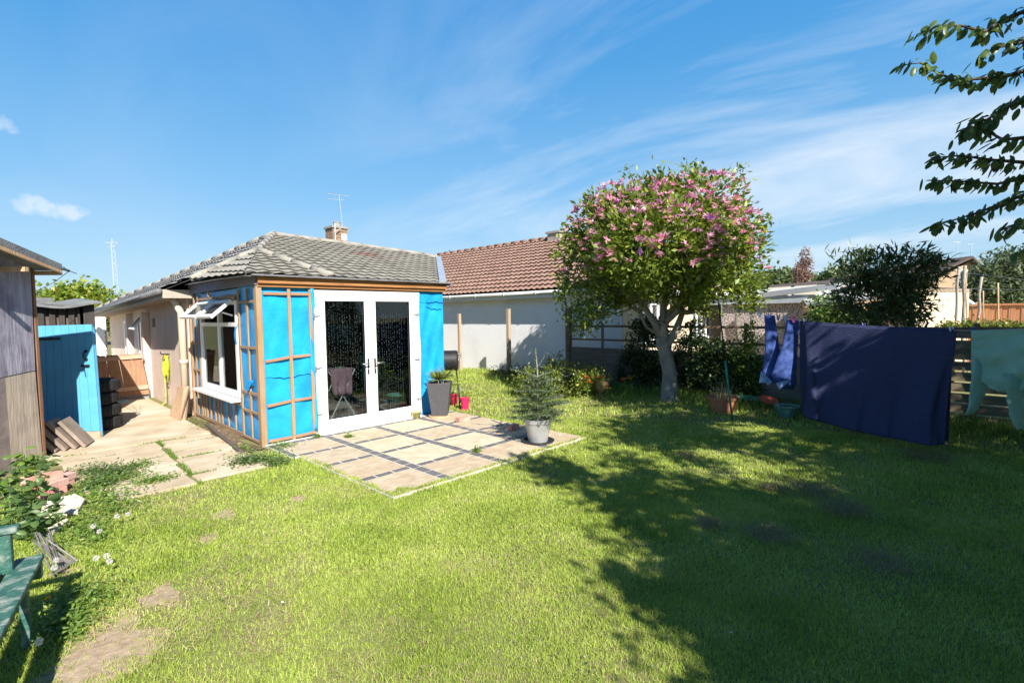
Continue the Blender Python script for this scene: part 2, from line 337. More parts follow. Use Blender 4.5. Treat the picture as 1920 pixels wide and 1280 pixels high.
def roof_tiles(name, poly, e, m, parent, tw=0.3, rh=0.33, wave=0.028, step=0.03, sub=6, label=None):
    P = [V3(p) for p in poly]; n = (P[1] - P[0]).cross(P[2] - P[0]).normalized()
    if n.z < 0: n = -n
    e = V3(e); e = (e - n * e.dot(n)).normalized(); s = n.cross(e)
    if s.z < 0: s = -s
    A = [p.dot(e) for p in P]; B = [p.dot(s) for p in P]; c0 = P[0].dot(n)
    a0 = math.floor(min(A) / tw) * tw; na = int((max(A) - a0) / tw * sub) + 2
    rows = range(math.floor(min(B) / rh), math.ceil(max(B) / rh) + 1); bs = []
    for r in rows: bs += [(r * rh, step), (r * rh + rh * .5, step * .5), ((r + 1) * rh + 0.05, 0.0), ((r + 1) * rh + 0.05, step - .014), ((r + 1) * rh, step - .012)]
    vs = []
    for (b, h) in bs:
        for i in range(na):
            a = a0 + i * tw / sub; ph = (a / tw) % 1.0
            w = wave * (math.cos(2 * math.pi * ph) * 0.5 + 0.5) ** 1.3
            vs.append(e * a + s * b + n * (c0 + w + h))
    fs = [(j * na + i, j * na + i + 1, (j + 1) * na + i + 1, (j + 1) * na + i) for j in range(len(bs) - 1) for i in range(na - 1)]
    bm = bmesh.new(); bv = [bm.verts.new(v) for v in vs]
    for f in fs: bm.faces.new([bv[i] for i in f])
    cen = sum(P, Vector()) / len(P)
    for i in range(len(P)):
        a, b = P[i], P[(i + 1) % len(P)]; pn = (b - a).cross(n).normalized()
        if (cen - a).dot(pn) > 0: pn = -pn
        bmesh.ops.bisect_plane(bm, geom=bm.verts[:] + bm.edges[:] + bm.faces[:], plane_co=a, plane_no=pn, clear_outer=True)
    bmesh.ops.recalc_face_normals(bm, faces=bm.faces)
    off = parent.location if parent else Vector()
    if parent and parent.parent: off = off + parent.parent.location
    bv = [bm.verts.new(p - n * 0.03) for p in P]; bm.faces.new(bv)
    for v in bm.verts: v.co -= off
    me = bpy.data.meshes.new(name); bm.to_mesh(me); bm.free(); me.materials.append(m)
    o = bpy.data.objects.new(name, me); COL.objects.link(o); o.parent = parent; return o, e, s
def clusters(pts, dirs, per, L, W, spread, tilt=0.9, outward=0.7, big=False, droop=0.0):
    n = len(pts); C = np.repeat(pts, per, 0) + RNG.normal(size=(n * per, 3)) * spread
    D = np.repeat(dirs, per, 0) * outward + RNG.normal(size=(n * per, 3)) * tilt; D[:, 2] += 0.25 - droop
    k = n * per; return leaves(C, D, RNG.uniform(.65, 1.2, k) * L, RNG.uniform(.75, 1.15, k) * W, big=big)
#@@MATS
M = {}
M['grass_ground'] = mat('lawn soil', (0.16, 0.19, 0.05), (0.21, 0.17, 0.09), scale=3.0, rough=0.95, bump=0.5, bscale=60, c3=(0.2, 0.155, 0.10), c3scale=0.9, c3amt=0.35)
M['concrete'] = mat('path concrete', (0.54, 0.445, 0.32), (0.38, 0.305, 0.205), scale=2.2, rough=0.9, bump=0.4, bscale=45, c3=(0.60, 0.55, 0.46), c3scale=1.3, c3amt=0.6, detail=10)
M['soil'] = mat('bare soil', (0.20, 0.14, 0.08), (0.10, 0.07, 0.045), scale=7, rough=0.95, bump=0.9, bscale=30)
M['slab'] = mat('patio slab', (0.55, 0.455, 0.33), (0.38, 0.30, 0.205), scale=7, rough=0.85, bump=0.5, bscale=25, c3=(0.42, 0.31, 0.205), c3scale=2.6, c3amt=0.6, detail=10, stretch=(1, 1.6, 1))
M['slab_pale'] = mat('pale patio slab', (0.62, 0.54, 0.40), (0.46, 0.375, 0.26), scale=6, rough=0.85, bump=0.5, bscale=25, detail=10, c3=(0.42, 0.34, 0.24), c3scale=3, c3amt=0.5)
M['sett'] = mat('grey sett', (0.15, 0.148, 0.15), (0.10, 0.10, 0.105), scale=6, rough=0.8, bump=0.4, bscale=30)
M['mortar'] = mat('pale mortar', (0.66, 0.62, 0.55), (0.46, 0.42, 0.36), scale=12, rough=0.95, bump=0.5)
M['membrane'] = mat('blue membrane', (0.014, 0.34, 0.74), (0.010, 0.25, 0.60), scale=3, rough=0.38, bump=1.0, bscale=5.0, detail=3, spec=0.45)
M['batten'] = wood('treated batten', (0.40, 0.25, 0.125), (0.26, 0.16, 0.08), axis=2, c3=(0.33, 0.25, 0.19), c3amt=0.5)
M['batten_h'] = wood('treated batten level', (0.40, 0.23, 0.125), (0.27, 0.15, 0.08), axis=0)
M['batten_y'] = wood('treated batten side', (0.36, 0.23, 0.14), (0.24, 0.15, 0.09), axis=1)
M['fascia'] = wood('orange fascia board', (0.42, 0.20, 0.07), (0.20, 0.09, 0.035), axis=0)
M['grey_board'] = wood('weathered grey board', (0.20, 0.19, 0.22), (0.12, 0.11, 0.13), axis=1)
M['upvc'] = mat('white upvc', (0.80, 0.80, 0.80), (0.76, 0.76, 0.77), scale=2, rough=0.3, spec=0.5)
M['metal'] = mat('grey metal', (0.45, 0.45, 0.46), (0.33, 0.33, 0.34), scale=20, rough=0.35, metal=0.8)
M['dark_metal'] = mat('dark metal', (0.03, 0.03, 0.033), (0.018, 0.018, 0.02), scale=20, rough=0.45, metal=0.3)
M['glass'] = glassmat('door glass', (0.62, 0.66, 0.66), 0.09)
M['render_beige'] = mat('pinkish beige render', (0.76, 0.61, 0.53), (0.67, 0.53, 0.455), scale=3, rough=0.95, bump=0.5, bscale=140, c3=(0.58, 0.46, 0.38), c3scale=1.0, c3amt=0.35)
M['render_white'] = mat('rough white render', (0.88, 0.88, 0.90), (0.78, 0.78, 0.82), scale=22, rough=0.95, bump=0.5, bscale=60, c3=(0.70, 0.68, 0.68), c3scale=1.2, c3amt=0.4)
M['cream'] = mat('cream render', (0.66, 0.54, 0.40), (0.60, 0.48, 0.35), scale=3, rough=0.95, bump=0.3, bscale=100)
M['pipe_cream'] = mat('cream pipe', (0.68, 0.57, 0.42), (0.62, 0.51, 0.37), scale=5, rough=0.5)
M['soffit'] = mat('pale brown soffit', (0.33, 0.27, 0.21), (0.25, 0.20, 0.155), scale=5, rough=0.8)
M['gutter_grey'] = mat('grey gutter', (0.19, 0.19, 0.20), (0.12, 0.12, 0.13), scale=6, rough=0.6)
M['ridge'] = mat('pale ridge mortar', (0.33, 0.31, 0.27), (0.23, 0.215, 0.19), scale=8, rough=0.9, bump=0.6, bscale=30)
M['felt'] = mat('grey felt', (0.20, 0.21, 0.22), (0.13, 0.135, 0.14), scale=9, rough=0.95, bump=0.6, bscale=60, c3=(0.28, 0.30, 0.27), c3amt=0.5)
M['brick_old'] = mat('old chimney brick', (0.36, 0.24, 0.15), (0.20, 0.13, 0.09), scale=14, rough=0.9, bump=0.6)
M['pot_clay'] = mat('clay', (0.46, 0.20, 0.10), (0.34, 0.14, 0.07), scale=8, rough=0.85, bump=0.3)
M['red'] = mat('red plastic', (0.55, 0.03, 0.03), None, rough=0.4)
M['white'] = mat('white paint', (0.80, 0.80, 0.79), (0.74, 0.74, 0.74), scale=4, rough=0.5)
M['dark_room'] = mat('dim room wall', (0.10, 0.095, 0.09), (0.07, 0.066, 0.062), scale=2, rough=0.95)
M['floor_grey'] = wood('grey floor boards', (0.46, 0.44, 0.41), (0.34, 0.32, 0.30), axis=1, rough=0.5)
M['black'] = mat('black plastic', (0.025, 0.025, 0.027), (0.015, 0.015, 0.016), scale=12, rough=0.5)
M['tyre'] = mat('tyre rubber', (0.022, 0.022, 0.024), (0.012, 0.012, 0.013), scale=18, rough=0.8, bump=0.4, bscale=60)
M['ply_purple'] = mat('weathered plywood', (0.42, 0.40, 0.47), (0.22, 0.205, 0.27), scale=2.6, rough=0.9, stretch=(6, 6, 0.7), bump=0.4, bscale=6, c3=(0.13, 0.12, 0.17), c3scale=5, c3amt=0.5, detail=9)
M['ply_pale'] = mat('pale plywood', (0.50, 0.42, 0.34), (0.36, 0.30, 0.25), scale=2.4, rough=0.9, stretch=(6, 6, 0.7), bump=0.3, bscale=6, c3=(0.20, 0.17, 0.16), c3scale=4, c3amt=0.4, detail=9)
M['ply_grey'] = mat('grey plywood', (0.30, 0.245, 0.225), (0.19, 0.155, 0.15), scale=1.4, rough=0.9, stretch=(2, 2, 2.4), bump=0.3, bscale=6, detail=4)
M['rust_wood'] = wood('orange brown batten', (0.34, 0.17, 0.09), (0.16, 0.08, 0.05), axis=2)
M['dark_wood'] = wood('dark shed wood', (0.06, 0.05, 0.045), (0.03, 0.026, 0.024), axis=2)
M['mid_wood'] = wood('dim shed board', (0.13, 0.10, 0.085), (0.08, 0.062, 0.052), axis=0)
M['door_blue'] = mat('light blue door paint', (0.12, 0.42, 0.66), (0.10, 0.37, 0.60), scale=4, rough=0.5, spec=0.4, c3=(0.16, 0.44, 0.64), c3scale=6, c3amt=0.4)
M['new_wood'] = wood('new sawn wood', (0.56, 0.38, 0.24), (0.42, 0.26, 0.16), axis=2, c3=(0.30, 0.17, 0.10), c3amt=0.35)
M['gate_wood'] = wood('gate wood', (0.40, 0.23, 0.14), (0.27, 0.145, 0.085), axis=2, c3=(0.30, 0.25, 0.14), c3amt=0.4)
M['gate_rail'] = wood('gate rail wood', (0.56, 0.40, 0.29), (0.42, 0.28, 0.2), axis=0)
M['old_board'] = mat('old slab', (0.33, 0.26, 0.215), (0.22, 0.17, 0.14), scale=5, rough=0.9, bump=0.4)
M['hose'] = mat('yellow green hose', (0.55, 0.66, 0.04), (0.45, 0.55, 0.03), rough=0.4)
M['brick_red'] = mat('pink red brick', (0.62, 0.31, 0.25), (0.50, 0.22, 0.17), scale=9, rough=0.9, bump=0.15, bscale=60, c3=(0.62, 0.42, 0.36), c3scale=6, c3amt=0.6)
M['brick_pale'] = mat('pale pink brick', (0.66, 0.42, 0.36), (0.50, 0.28, 0.23), scale=9, rough=0.9, bump=0.15)
M['white_stone'] = mat('white slab', (0.74, 0.66, 0.54), (0.62, 0.53, 0.42), scale=6, rough=0.9, bump=0.4)
M['bench'] = mat('flaking green paint', (0.022, 0.095, 0.078), (0.045, 0.13, 0.105), scale=6, rough=0.6, stretch=(3, 3, 3), bump=0.6, bscale=14, c3=(0.26, 0.30, 0.27), c3scale=14, c3amt=0.85, detail=10)
M['planter'] = mat('charcoal planter', (0.085, 0.08, 0.088), (0.065, 0.062, 0.07), scale=30, rough=0.7, bump=0.2)
M['cork'] = mat('wood base', (0.55, 0.40, 0.25), (0.42, 0.29, 0.17), scale=10, rough=0.8)
M['silver'] = mat('silver pot', (0.50, 0.50, 0.51), (0.34, 0.34, 0.35), scale=3, rough=0.45, metal=0.35, spec=0.5, bump=0.2, bscale=8)
M['pink_pot'] = mat('hot pink pot', (0.85, 0.03, 0.13), (0.72, 0.02, 0.10), rough=0.4)
M['yellow_pot'] = mat('pale yellow pot', (0.72, 0.70, 0.28), (0.62, 0.60, 0.22), rough=0.6)
M['bark'] = mat('pale grey bark', (0.34, 0.31, 0.27), (0.17, 0.155, 0.135), scale=7, rough=0.9, bump=0.8, bscale=22, stretch=(1, 1, 0.5))
M['bark_dark'] = mat('dark bark', (0.13, 0.10, 0.085), (0.06, 0.05, 0.042), scale=8, rough=0.9, bump=0.8)
M['conc_post'] = mat('concrete post', (0.40, 0.35, 0.30), (0.28, 0.245, 0.21), scale=10, rough=0.95, bump=0.6)
M['fence_dark'] = wood('dark overlap fence', (0.21, 0.19, 0.185), (0.12, 0.105, 0.10), axis=1)
M['fence_olive'] = wood('olive fence board', (0.24, 0.19, 0.12), (0.13, 0.105, 0.065), axis=1)
M['rail_dark'] = wood('brown trellis rail', (0.22, 0.15, 0.10), (0.12, 0.08, 0.055), axis=1)
M['fence_orange'] = wood('orange fence', (0.66, 0.30, 0.15), (0.50, 0.21, 0.10), axis=2)
M['navy'] = mat('navy cotton', (0.050, 0.056, 0.125), (0.038, 0.044, 0.10), scale=40, stretch=(.3, .3, 3), rough=0.95, spec=0.1, bump=0.5, bscale=60)
M['denim'] = mat('blue denim', (0.05, 0.09, 0.28), (0.03, 0.055, 0.19), scale=14, rough=0.9, spec=0.15, bump=0.5, bscale=12, c3=(0.12, 0.18, 0.42), c3scale=7, c3amt=0.3)
M['denim_pale'] = mat('pale pocket lining', (0.30, 0.42, 0.72), (0.24, 0.35, 0.62), scale=14, rough=0.9)
M['teal_cloth'] = mat('teal jersey', (0.26, 0.43, 0.35), (0.21, 0.37, 0.30), scale=5, rough=0.95, spec=0.1, bump=0.6, bscale=9)
M['teal_pot'] = mat('teal glazed pot', (0.10, 0.26, 0.24), (0.06, 0.18, 0.17), scale=8, rough=0.35)
M['green_plastic'] = mat('sea green plastic', (0.03, 0.24, 0.16), (0.02, 0.18, 0.12), scale=8, rough=0.4)
M['orange_plastic'] = mat('orange plastic', (0.60, 0.11, 0.05), (0.5, 0.09, 0.04), rough=0.4)
M['line'] = mat('line cord', (0.50, 0.50, 0.48), None, rough=0.6)
M['pebble'] = mat('pebbledash', (0.66, 0.58, 0.55), (0.16, 0.13, 0.13), scale=26, rough=0.95, bump=0.9, bscale=60, lo=0.42, hi=0.6, detail=3)
M['corrug'] = mat('pale fibre roof', (0.56, 0.55, 0.52), (0.40, 0.39, 0.37), scale=5, rough=0.9)
M['sheet_tan'] = mat('tan roof panel', (0.46, 0.40, 0.28), (0.38, 0.33, 0.24), scale=4, rough=0.8)
M['brick_tan'] = mat('sandy brick', (0.42, 0.30, 0.19), (0.33, 0.23, 0.15), scale=12, rough=0.9)
M['roof_dark'] = mat('dark brown roof', (0.10, 0.075, 0.065), (0.07, 0.055, 0.05), scale=8, rough=0.9)
M['green_glass'] = mat('green glass', (0.06, 0.25, 0.19), (0.04, 0.19, 0.15), rough=0.15, spec=0.8)
M['pane_dark'] = mat('dark pane', (0.07, 0.08, 0.085), (0.045, 0.05, 0.055), scale=3, rough=0.08, spec=0.8)
M['mast'] = mat('galvanised mast', (0.50, 0.50, 0.50), (0.4, 0.4, 0.4), rough=0.5, metal=0.2)
M['leaf_mag'] = leafmat('magnolia leaf', (0.08, 0.135, 0.018), (0.21, 0.28, 0.035), (0.50, 0.52, 0.09), trans=0.34)
M['leaf_cherry'] = leafmat('cherry leaf', (0.06, 0.11, 0.03), (0.11, 0.17, 0.045), (0.24, 0.30, 0.06), trans=0.42, rough=0.4)
M['leaf_bud'] = leafmat('long shrub leaf', (0.03, 0.06, 0.02), (0.075, 0.12, 0.035), (0.16, 0.20, 0.06), trans=0.25, rough=0.4)
M['leaf_ivy'] = leafmat('ivy leaf', (0.018, 0.04, 0.014), (0.045, 0.085, 0.025), (0.14, 0.19, 0.06), trans=0.2, rough=0.35)
M['leaf_vine'] = leafmat('vine leaf', (0.05, 0.11, 0.02), (0.12, 0.2, 0.035), (0.22, 0.28, 0.05), trans=0.35)
M['leaf_yellow'] = leafmat('yellow shrub leaf', (0.08, 0.12, 0.02), (0.20, 0.24, 0.035), (0.42, 0.40, 0.06), trans=0.3)
M['leaf_bright'] = leafmat('bright tree leaf', (0.13, 0.22, 0.03), (0.27, 0.32, 0.04), (0.42, 0.33, 0.05), trans=0.35)
M['leaf_far'] = leafmat('far tree leaf', (0.08, 0.12, 0.05), (0.15, 0.20, 0.08), (0.2, 0.22, 0.1), trans=0.2)
M['leaf_greyg'] = leafmat('grey green leaf', (0.075, 0.11, 0.05), (0.14, 0.18, 0.085), (0.2, 0.22, 0.12), trans=0.25)
M['leaf_copper'] = leafmat('copper leaf', (0.20, 0.11, 0.09), (0.32, 0.22, 0.18), None, trans=0.3)
M['leaf_weed'] = leafmat('weed leaf', (0.09, 0.17, 0.03), (0.18, 0.28, 0.05), (0.28, 0.36, 0.08), trans=0.35)
M['leaf_weed2'] = leafmat('bramble leaf', (0.05, 0.10, 0.03), (0.13, 0.21, 0.06), (0.24, 0.31, 0.10), trans=0.3)
M['needle'] = leafmat('spruce needle', (0.045, 0.085, 0.03), (0.10, 0.16, 0.055), (0.18, 0.25, 0.10), trans=0.2, rough=0.5)
M['spiky'] = leafmat('spiky leaf', (0.10, 0.15, 0.03), (0.24, 0.27, 0.06), (0.40, 0.38, 0.14), trans=0.3)
M['petal'] = leafmat('pink petal', (0.55, 0.15, 0.27), (0.74, 0.44, 0.53), (0.90, 0.80, 0.82), trans=0.4, rough=0.6)
M['petal_purple'] = leafmat('purple pink petal', (0.36, 0.10, 0.40), (0.56, 0.25, 0.55), None, trans=0.4, rough=0.6)
M['petal_orange'] = leafmat('orange petal', (0.75, 0.12, 0.02), (0.80, 0.30, 0.03), None, trans=0.3)
M['petal_yellow'] = leafmat('yellow petal', (0.85, 0.50, 0.01), (0.90, 0.62, 0.02), None, trans=0.2)
M['fluff'] = leafmat('seed fluff', (0.62, 0.60, 0.56), (0.78, 0.76, 0.72), None, trans=0.5, rough=0.9)
M['dry'] = leafmat('dry stem', (0.34, 0.27, 0.14), (0.52, 0.44, 0.26), None, trans=0.2)
def grass_material():
    m, t, b = newmat('lawn grass blade')
    g = N(t, 'ShaderNodeNewGeometry'); tcn = N(t, 'ShaderNodeTexCoord')
    rp = N(t, 'ShaderNodeValToRGB'); rp.color_ramp.elements[0].color = (0.15, 0.235, 0.03, 1); rp.color_ramp.elements[1].color = (0.62, 0.52, 0.26, 1)
    for p, c in ((0.38, (0.37, 0.48, 0.07)), (0.74, (0.51, 0.59, 0.15)), (0.88, (0.60, 0.56, 0.26))):
        e = rp.color_ramp.elements.new(p); e.color = rgba(c)
    no = N(t, 'ShaderNodeTexNoise'); no.inputs['Scale'].default_value = 1.6; no.inputs['Detail'].default_value = 5; link(t, tcn.outputs['Object'], no.inputs['Vector'])
    a = N(t, 'ShaderNodeMath', operation='MULTIPLY_ADD'); link(t, no.outputs[0], a.inputs[0]); a.inputs[1].default_value = 1.1
    s2 = N(t, 'ShaderNodeMath', operation='MULTIPLY_ADD'); link(t, g.outputs['Random Per Island'], s2.inputs[0]); s2.inputs[1].default_value = 0.62; s2.inputs[2].default_value = -0.42
    link(t, s2.outputs[0], a.inputs[2]); link(t, a.outputs[0], rp.inputs[0]); link(t, rp.outputs[0], b.inputs['Base Color'])
    b.inputs['Roughness'].default_value = 0.5; b.inputs['Specular IOR Level'].default_value = 0.35
    tr = N(t, 'ShaderNodeBsdfTranslucent'); link(t, rp.outputs[0], tr.inputs[0]); mx = N(t, 'ShaderNodeMixShader'); mx.inputs[0].default_value = 0.3
    link(t, b.outputs[0], mx.inputs[1]); link(t, tr.outputs[0], mx.inputs[2]); link(t, mx.outputs[0], t.nodes['Material Output'].inputs[0]); return m
M['grass'] = grass_material()
#@@SETTING
# ================================================================ SETTING
EX0, EX1, EY0, EY1 = 2.42, 5.45, 6.95, 10.1            # the extension's footprint
gmb = MB(); gmb.grid(lambda u, v: (-300 + 600 * u, -300 + 600 * v, 0), 60, 60)
g = gmb.build('ground', M['grass_ground']); struct(g)
# concrete path: worn slabs with weedy joints
pm = MB()
def pslab(x0, x1, y0, y1, dz=0.0):
    j = lambda: random.uniform(-0.012, 0.012)
    z = 0.022 + dz; pm.add([(x0 + j(), y0 + j(), -0.02), (x1 + j(), y0 + j(), -0.02), (x1 + j(), y1 + j(), -0.02), (x0 + j(), y1 + j(), -0.02)] , [(0, 1, 2, 3)])
    a = [(x0 + j(), y0 + j()), (x1 + j(), y0 + j()), (x1 + j(), y1 + j()), (x0 + j(), y1 + j())]
    b = [random.uniform(-0.006, 0.006) for _ in range(4)]
    pm.add([(p[0], p[1], -0.02) for p in a] + [(p[0], p[1], z + q) for p, q in zip(a, b)], [(4, 5, 6, 7), (0, 1, 5, 4), (1, 2, 6, 5), (2, 3, 7, 6), (3, 0, 4, 7)])
ys = [5.75, 6.12, 6.5, 6.88, 7.28, 7.72, 8.25]
for cols, yy_ in (((.55, 1.36), [5.85, 6.33, 6.82, 7.30, 7.86, 8.26]), ((1.40, 2.12), [5.95, 6.22, 6.66, 7.08, 7.42, 7.90, 8.26])):
    for i in range(len(yy_) - 1):
        sh = .05 * (yy_[i] - 5.75); g1_, g2_ = random.uniform(.004, .02), random.uniform(.004, .02)
        pslab(cols[0] + (sh if cols[0] > 1 else (.18 if i == 0 else -sh)), cols[1] + (sh if cols[0] < 1 else 0), yy_[i] + g1_, yy_[i + 1] - g2_, random.uniform(-.006, .006))
pslab(-0.6, 2.14, 8.28, 11.0, 0.004); pslab(-0.6, 2.2, 11.01, 20.0, 0.002)
p = pm.build('path', M['concrete'], bevel=0.006); struct(p)
# bare soil strip by the extension
sm = MB(); sm.grid(lambda u, v: (2.08 + 0.36 * u, 6.75 + 3.4 * v, 0.012 + 0.02 * math.sin(9 * v + 4 * u) * u), 8, 40)
struct(sm.build('soil_strip', M['soil'], smooth=True))
# patio: mortar bed, buff slabs, grey setts
PX = [2.50, 3.12, 3.24, 3.91, 4.03, 4.72, 4.84, 5.50]; PY = [3.98, 4.59, 4.70, 5.345, 5.455, 6.015, 6.125, 6.72]
pb = MB(); pb.box(2.49, 5.51, 3.97, 6.93, -0.05, 0.0235); pb.box(2.40, 2.489, 6.04, 6.93, -0.05, 0.0235); patio = pb.build('patio', M['mortar']); struct(patio)
s1 = MB(); s2 = MB(); st = MB()
k = 0
for i in range(0, 8, 2):
    for j in range(0, 8, 2):
        tgt = s2 if (i, j) in ((2, 4), (4, 2), (2, 2), (4, 6)) else s1
        g_ = 0.003; dz = random.uniform(0, 0.004)
        tgt.box(PX[i] + g_, PX[i + 1] - g_, PY[j] + g_, PY[j + 1] - g_, 0.0, 0.026 + dz)
def setts_x(x0, x1, y0, y1):
    n = max(1, round((x1 - x0) / 0.2)); w = (x1 - x0) / n
    for a in range(n): st.box(x0 + a * w + .009, x0 + (a + 1) * w - .009, y0 + .010, y1 - .010, 0.0, 0.0265 + random.uniform(0, .003))
def setts_y(x0, x1, y0, y1):
    n = max(1, round((y1 - y0) / 0.2)); w = (y1 - y0) / n
    for a in range(n): st.box(x0 + .010, x1 - .010, y0 + a * w + .009, y0 + (a + 1) * w - .009, 0.0, 0.0265 + random.uniform(0, .003))
for i in (1, 3, 5): setts_y(PX[i], PX[i + 1], 3.98, 6.72)
for j in (1, 3, 5):
    for i in range(0, 8, 2): setts_x(PX[i], PX[i + 1], PY[j], PY[j + 1])
setts_x(2.5, 5.5, 6.72, 6.83); setts_y(2.405, 2.5, 6.05, 6.83)
s1.build('paving_slabs', M['slab'], patio, bevel=0.004); s2.build('paving_slabs', M['slab_pale'], patio, bevel=0.004); st.build('paving_setts', M['sett'], patio, bevel=0.003)
sp_ = MB()
for (px, py, rr) in ((205, 1215, .30), (300, 1120, .14), (420, 965, .13), (390, 1010, .10), (150, 1262, .2), (255, 925, .16), (560, 935, .09), (120, 1075, .12)):
    c = gnd(px, py); n_ = 26; pts_ = []
    for k in range(n_):
        a = 2 * math.pi * k / n_; q_ = rr * (1 + .25 * math.sin(a * 3 + px) + .18 * math.sin(a * 5 + py) + random.uniform(-.08, .08)); pts_.append((c.x + q_ * math.cos(a) * .8, c.y + q_ * math.sin(a), .004))
    sp_.add(pts_ + [(c.x, c.y, .012)], [(k, (k + 1) % n_, n_) for k in range(n_)])
struct(sp_.build('soil_patches', mat('reddish lawn soil', (0.40, 0.31, 0.22), (0.27, 0.20, 0.13), scale=14, rough=.97, bump=.5, bscale=25), smooth=True))
SOIL = [(gnd(px, py), rr) for (px, py, rr) in ((205, 1215, .30), (300, 1120, .14), (420, 965, .13), (390, 1010, .10), (150, 1262, .2), (255, 925, .16), (560, 935, .09), (120, 1075, .12))]
# distant low hill with woods on the right
hb = MB()
hb.grid(lambda u, v: (230 + 120 * v + 40 * math.sin(u * 3), -60 + 300 * u, -4 + (13 + 2.5 * math.sin(u * 7 + 1) + 2 * math.sin(u * 13)) * math.sin(min(1, v * 1.2) * math.pi / 2)), 40, 10)
struct(hb.build('hills', mat('hill meadow', (0.20, 0.24, 0.10), (0.12, 0.16, 0.07), scale=0.04, rough=0.95), smooth=True))

#@@HOUSE
# ================================================================ THE BUNGALOW WITH ITS EXTENSION
house = thing('bungalow', 'grey tiled beige bungalow with an unfinished extension wrapped in bright blue membrane', 'house', (EX0, EY1, 0))
WX = 2.35; FARY = 18.6; zt0, zt1 = 2.06, 1.80           # the side wall falls gently away with the ground
wall = MB()
wall.add([(WX, EY1 + .06, -.1), (WX, FARY, -.1), (WX, FARY, zt1), (WX, EY1 + .06, zt0), (WX + .25, EY1 + .06, -.1), (WX + .25, FARY, -.1), (WX + .25, FARY, zt1), (WX + .25, EY1 + .06, zt0)],
         [(0, 1, 2, 3), (4, 7, 6, 5), (0, 3, 7, 4), (1, 5, 6, 2), (3, 2, 6, 7), (0, 4, 5, 1)])
wall.box(WX + .26, 7.2, EY1 + .06, EY1 + .3, -.1, 2.05); wall.box(WX + .26, 7.2, FARY - .25, FARY, -.1, 1.8)
wall.box(7.2, 7.45, EY1 + .06, FARY, -.1, 2.0)
# projecting piers beside the side windows
for y0, y1 in ((13.25, 13.45), (15.1, 15.3)): wall.box(WX - .13, WX - .002, y0, y1, 0, 1.86)
wall.box(WX - .16, WX - .003, 13.46, 14.2, 0.80, 0.90)
wall.build('wall', M['render_beige'], house)
vent = MB(); p = onX(289, 605, WX); vent.box(WX - .02, WX + .02, p.y - .09, p.y + .09, p.z - .09, p.z + .09)
for k in range(5): vent.box(WX - .03, WX - .021, p.y - .08, p.y + .08, p.z - .08 + k * .035, p.z - .065 + k * .035)
vent.build('wall_vent', M['soffit'], house)
# side windows, one small light propped open
for yc, zc in ((14.0, 1.3), (15.75, 1.25)):
    f = MB()
    for a in ((yc - .4, yc - .34, zc - .45, zc + .42), (yc + .34, yc + .4, zc - .45, zc + .42)): f.box(WX - .03, WX - .001, a[0], a[1], a[2], a[3])
    f.box(WX - .03, WX - .001, yc - .34, yc + .34, zc - .45, zc - .39); f.box(WX - .03, WX - .001, yc - .34, yc + .34, zc + .36, zc + .42)
    w = f.build('window', M['upvc'], house); q = MB(); q.box(WX - .012, WX - .002, yc - .34, yc + .34, zc - .39, zc + .36); q.build('pane', M['pane_dark'], w)
hx = onX(266, 585, WX - .15)
f = MB(); a, b = Vector((WX - .03, 13.55, 1.80)), Vector((WX - .26, 13.55, 1.50)); dy = Vector((0, .5, 0))
nrm_ = (b - a).cross(dy).normalized() * 0.03
f.obox(a, (b - a) * .16, dy, nrm_); f.obox(a + (b - a) * .84, (b - a) * .16, dy, nrm_); f.obox(a + (b - a) * .16, (b - a) * .68, dy * .12, nrm_); f.obox(a + (b - a) * .16 + dy * .88, (b - a) * .68, dy * .12, nrm_)
w = f.build('open_window', M['upvc'], house); q = MB(); q.obox(a + (b - a) * .16 + dy * .12 + nrm_ * .3, (b - a) * .68, dy * .76, nrm_ * .2); q.build('pane', M['pane_dark'], w)
# eaves: soffit, fascia, gutter along the side
OV = 0.36
def zeave(y): return zt0 + (zt1 - zt0) * (y - EY1) / (FARY - EY1)
sf = MB(); yA, yB = EY1 - .12, FARY + .3
sf.add([(WX - OV, yA, zeave(yA)), (WX + .1, yA, zeave(yA)), (WX + .1, yB, zeave(yB)), (WX - OV, yB, zeave(yB)), (WX - OV, yA, zeave(yA) + .02), (WX + .1, yA, zeave(yA) + .02), (WX + .1, yB, zeave(yB) + .02), (WX - OV, yB, zeave(yB) + .02)],
       [(0, 3, 2, 1), (4, 5, 6, 7), (0, 1, 5, 4), (1, 2, 6, 5), (2, 3, 7, 6), (3, 0, 4, 7)])
sf.build('soffit', M['soffit'], house)
fa = MB(); fa.bar((WX - OV - .012, yA, zeave(yA) + .06), (WX - OV - .012, yB, zeave(yB) + .06), .022, .14); fa.box(WX - OV - .023, WX + .06, yA - .025, yA - .002, zeave(yA) - .01, zeave(yA) + .13)
fa.build('fascia', mat('pale fascia', (0.42, 0.37, 0.31), (0.33, 0.29, 0.245), scale=6, rough=0.7), house)
gu = MB(); gu.tube([(WX - OV - .07, yA - .03, zeave(yA) + .10), (WX - OV - .07, yB, zeave(yB) + .10)], .05, n=12); gu.build('gutter', M['gutter_grey'], house, smooth=True)
dp = MB(); p = onX(346, 785, WX - .08)
dp.tube([(WX - .20, EY1 + .05, zt0 - .005), (WX - .09, EY1 + .07, zt0 - .25), (WX - .08, EY1 + .08, 0.04)], .055, n=16)
dp.tube([(WX - .081, EY1 + .08, .92), (WX - .081, EY1 + .08, .99)], .064, n=16)
dp.build('downpipe', M['pipe_cream'], house, smooth=True)
cab = MB(); cab.tube([(WX - .008, EY1 + .42, 2.0), (WX - .008, EY1 + .42, 0.1)], .008, n=6); cab.build('cable', M['soffit'], house)

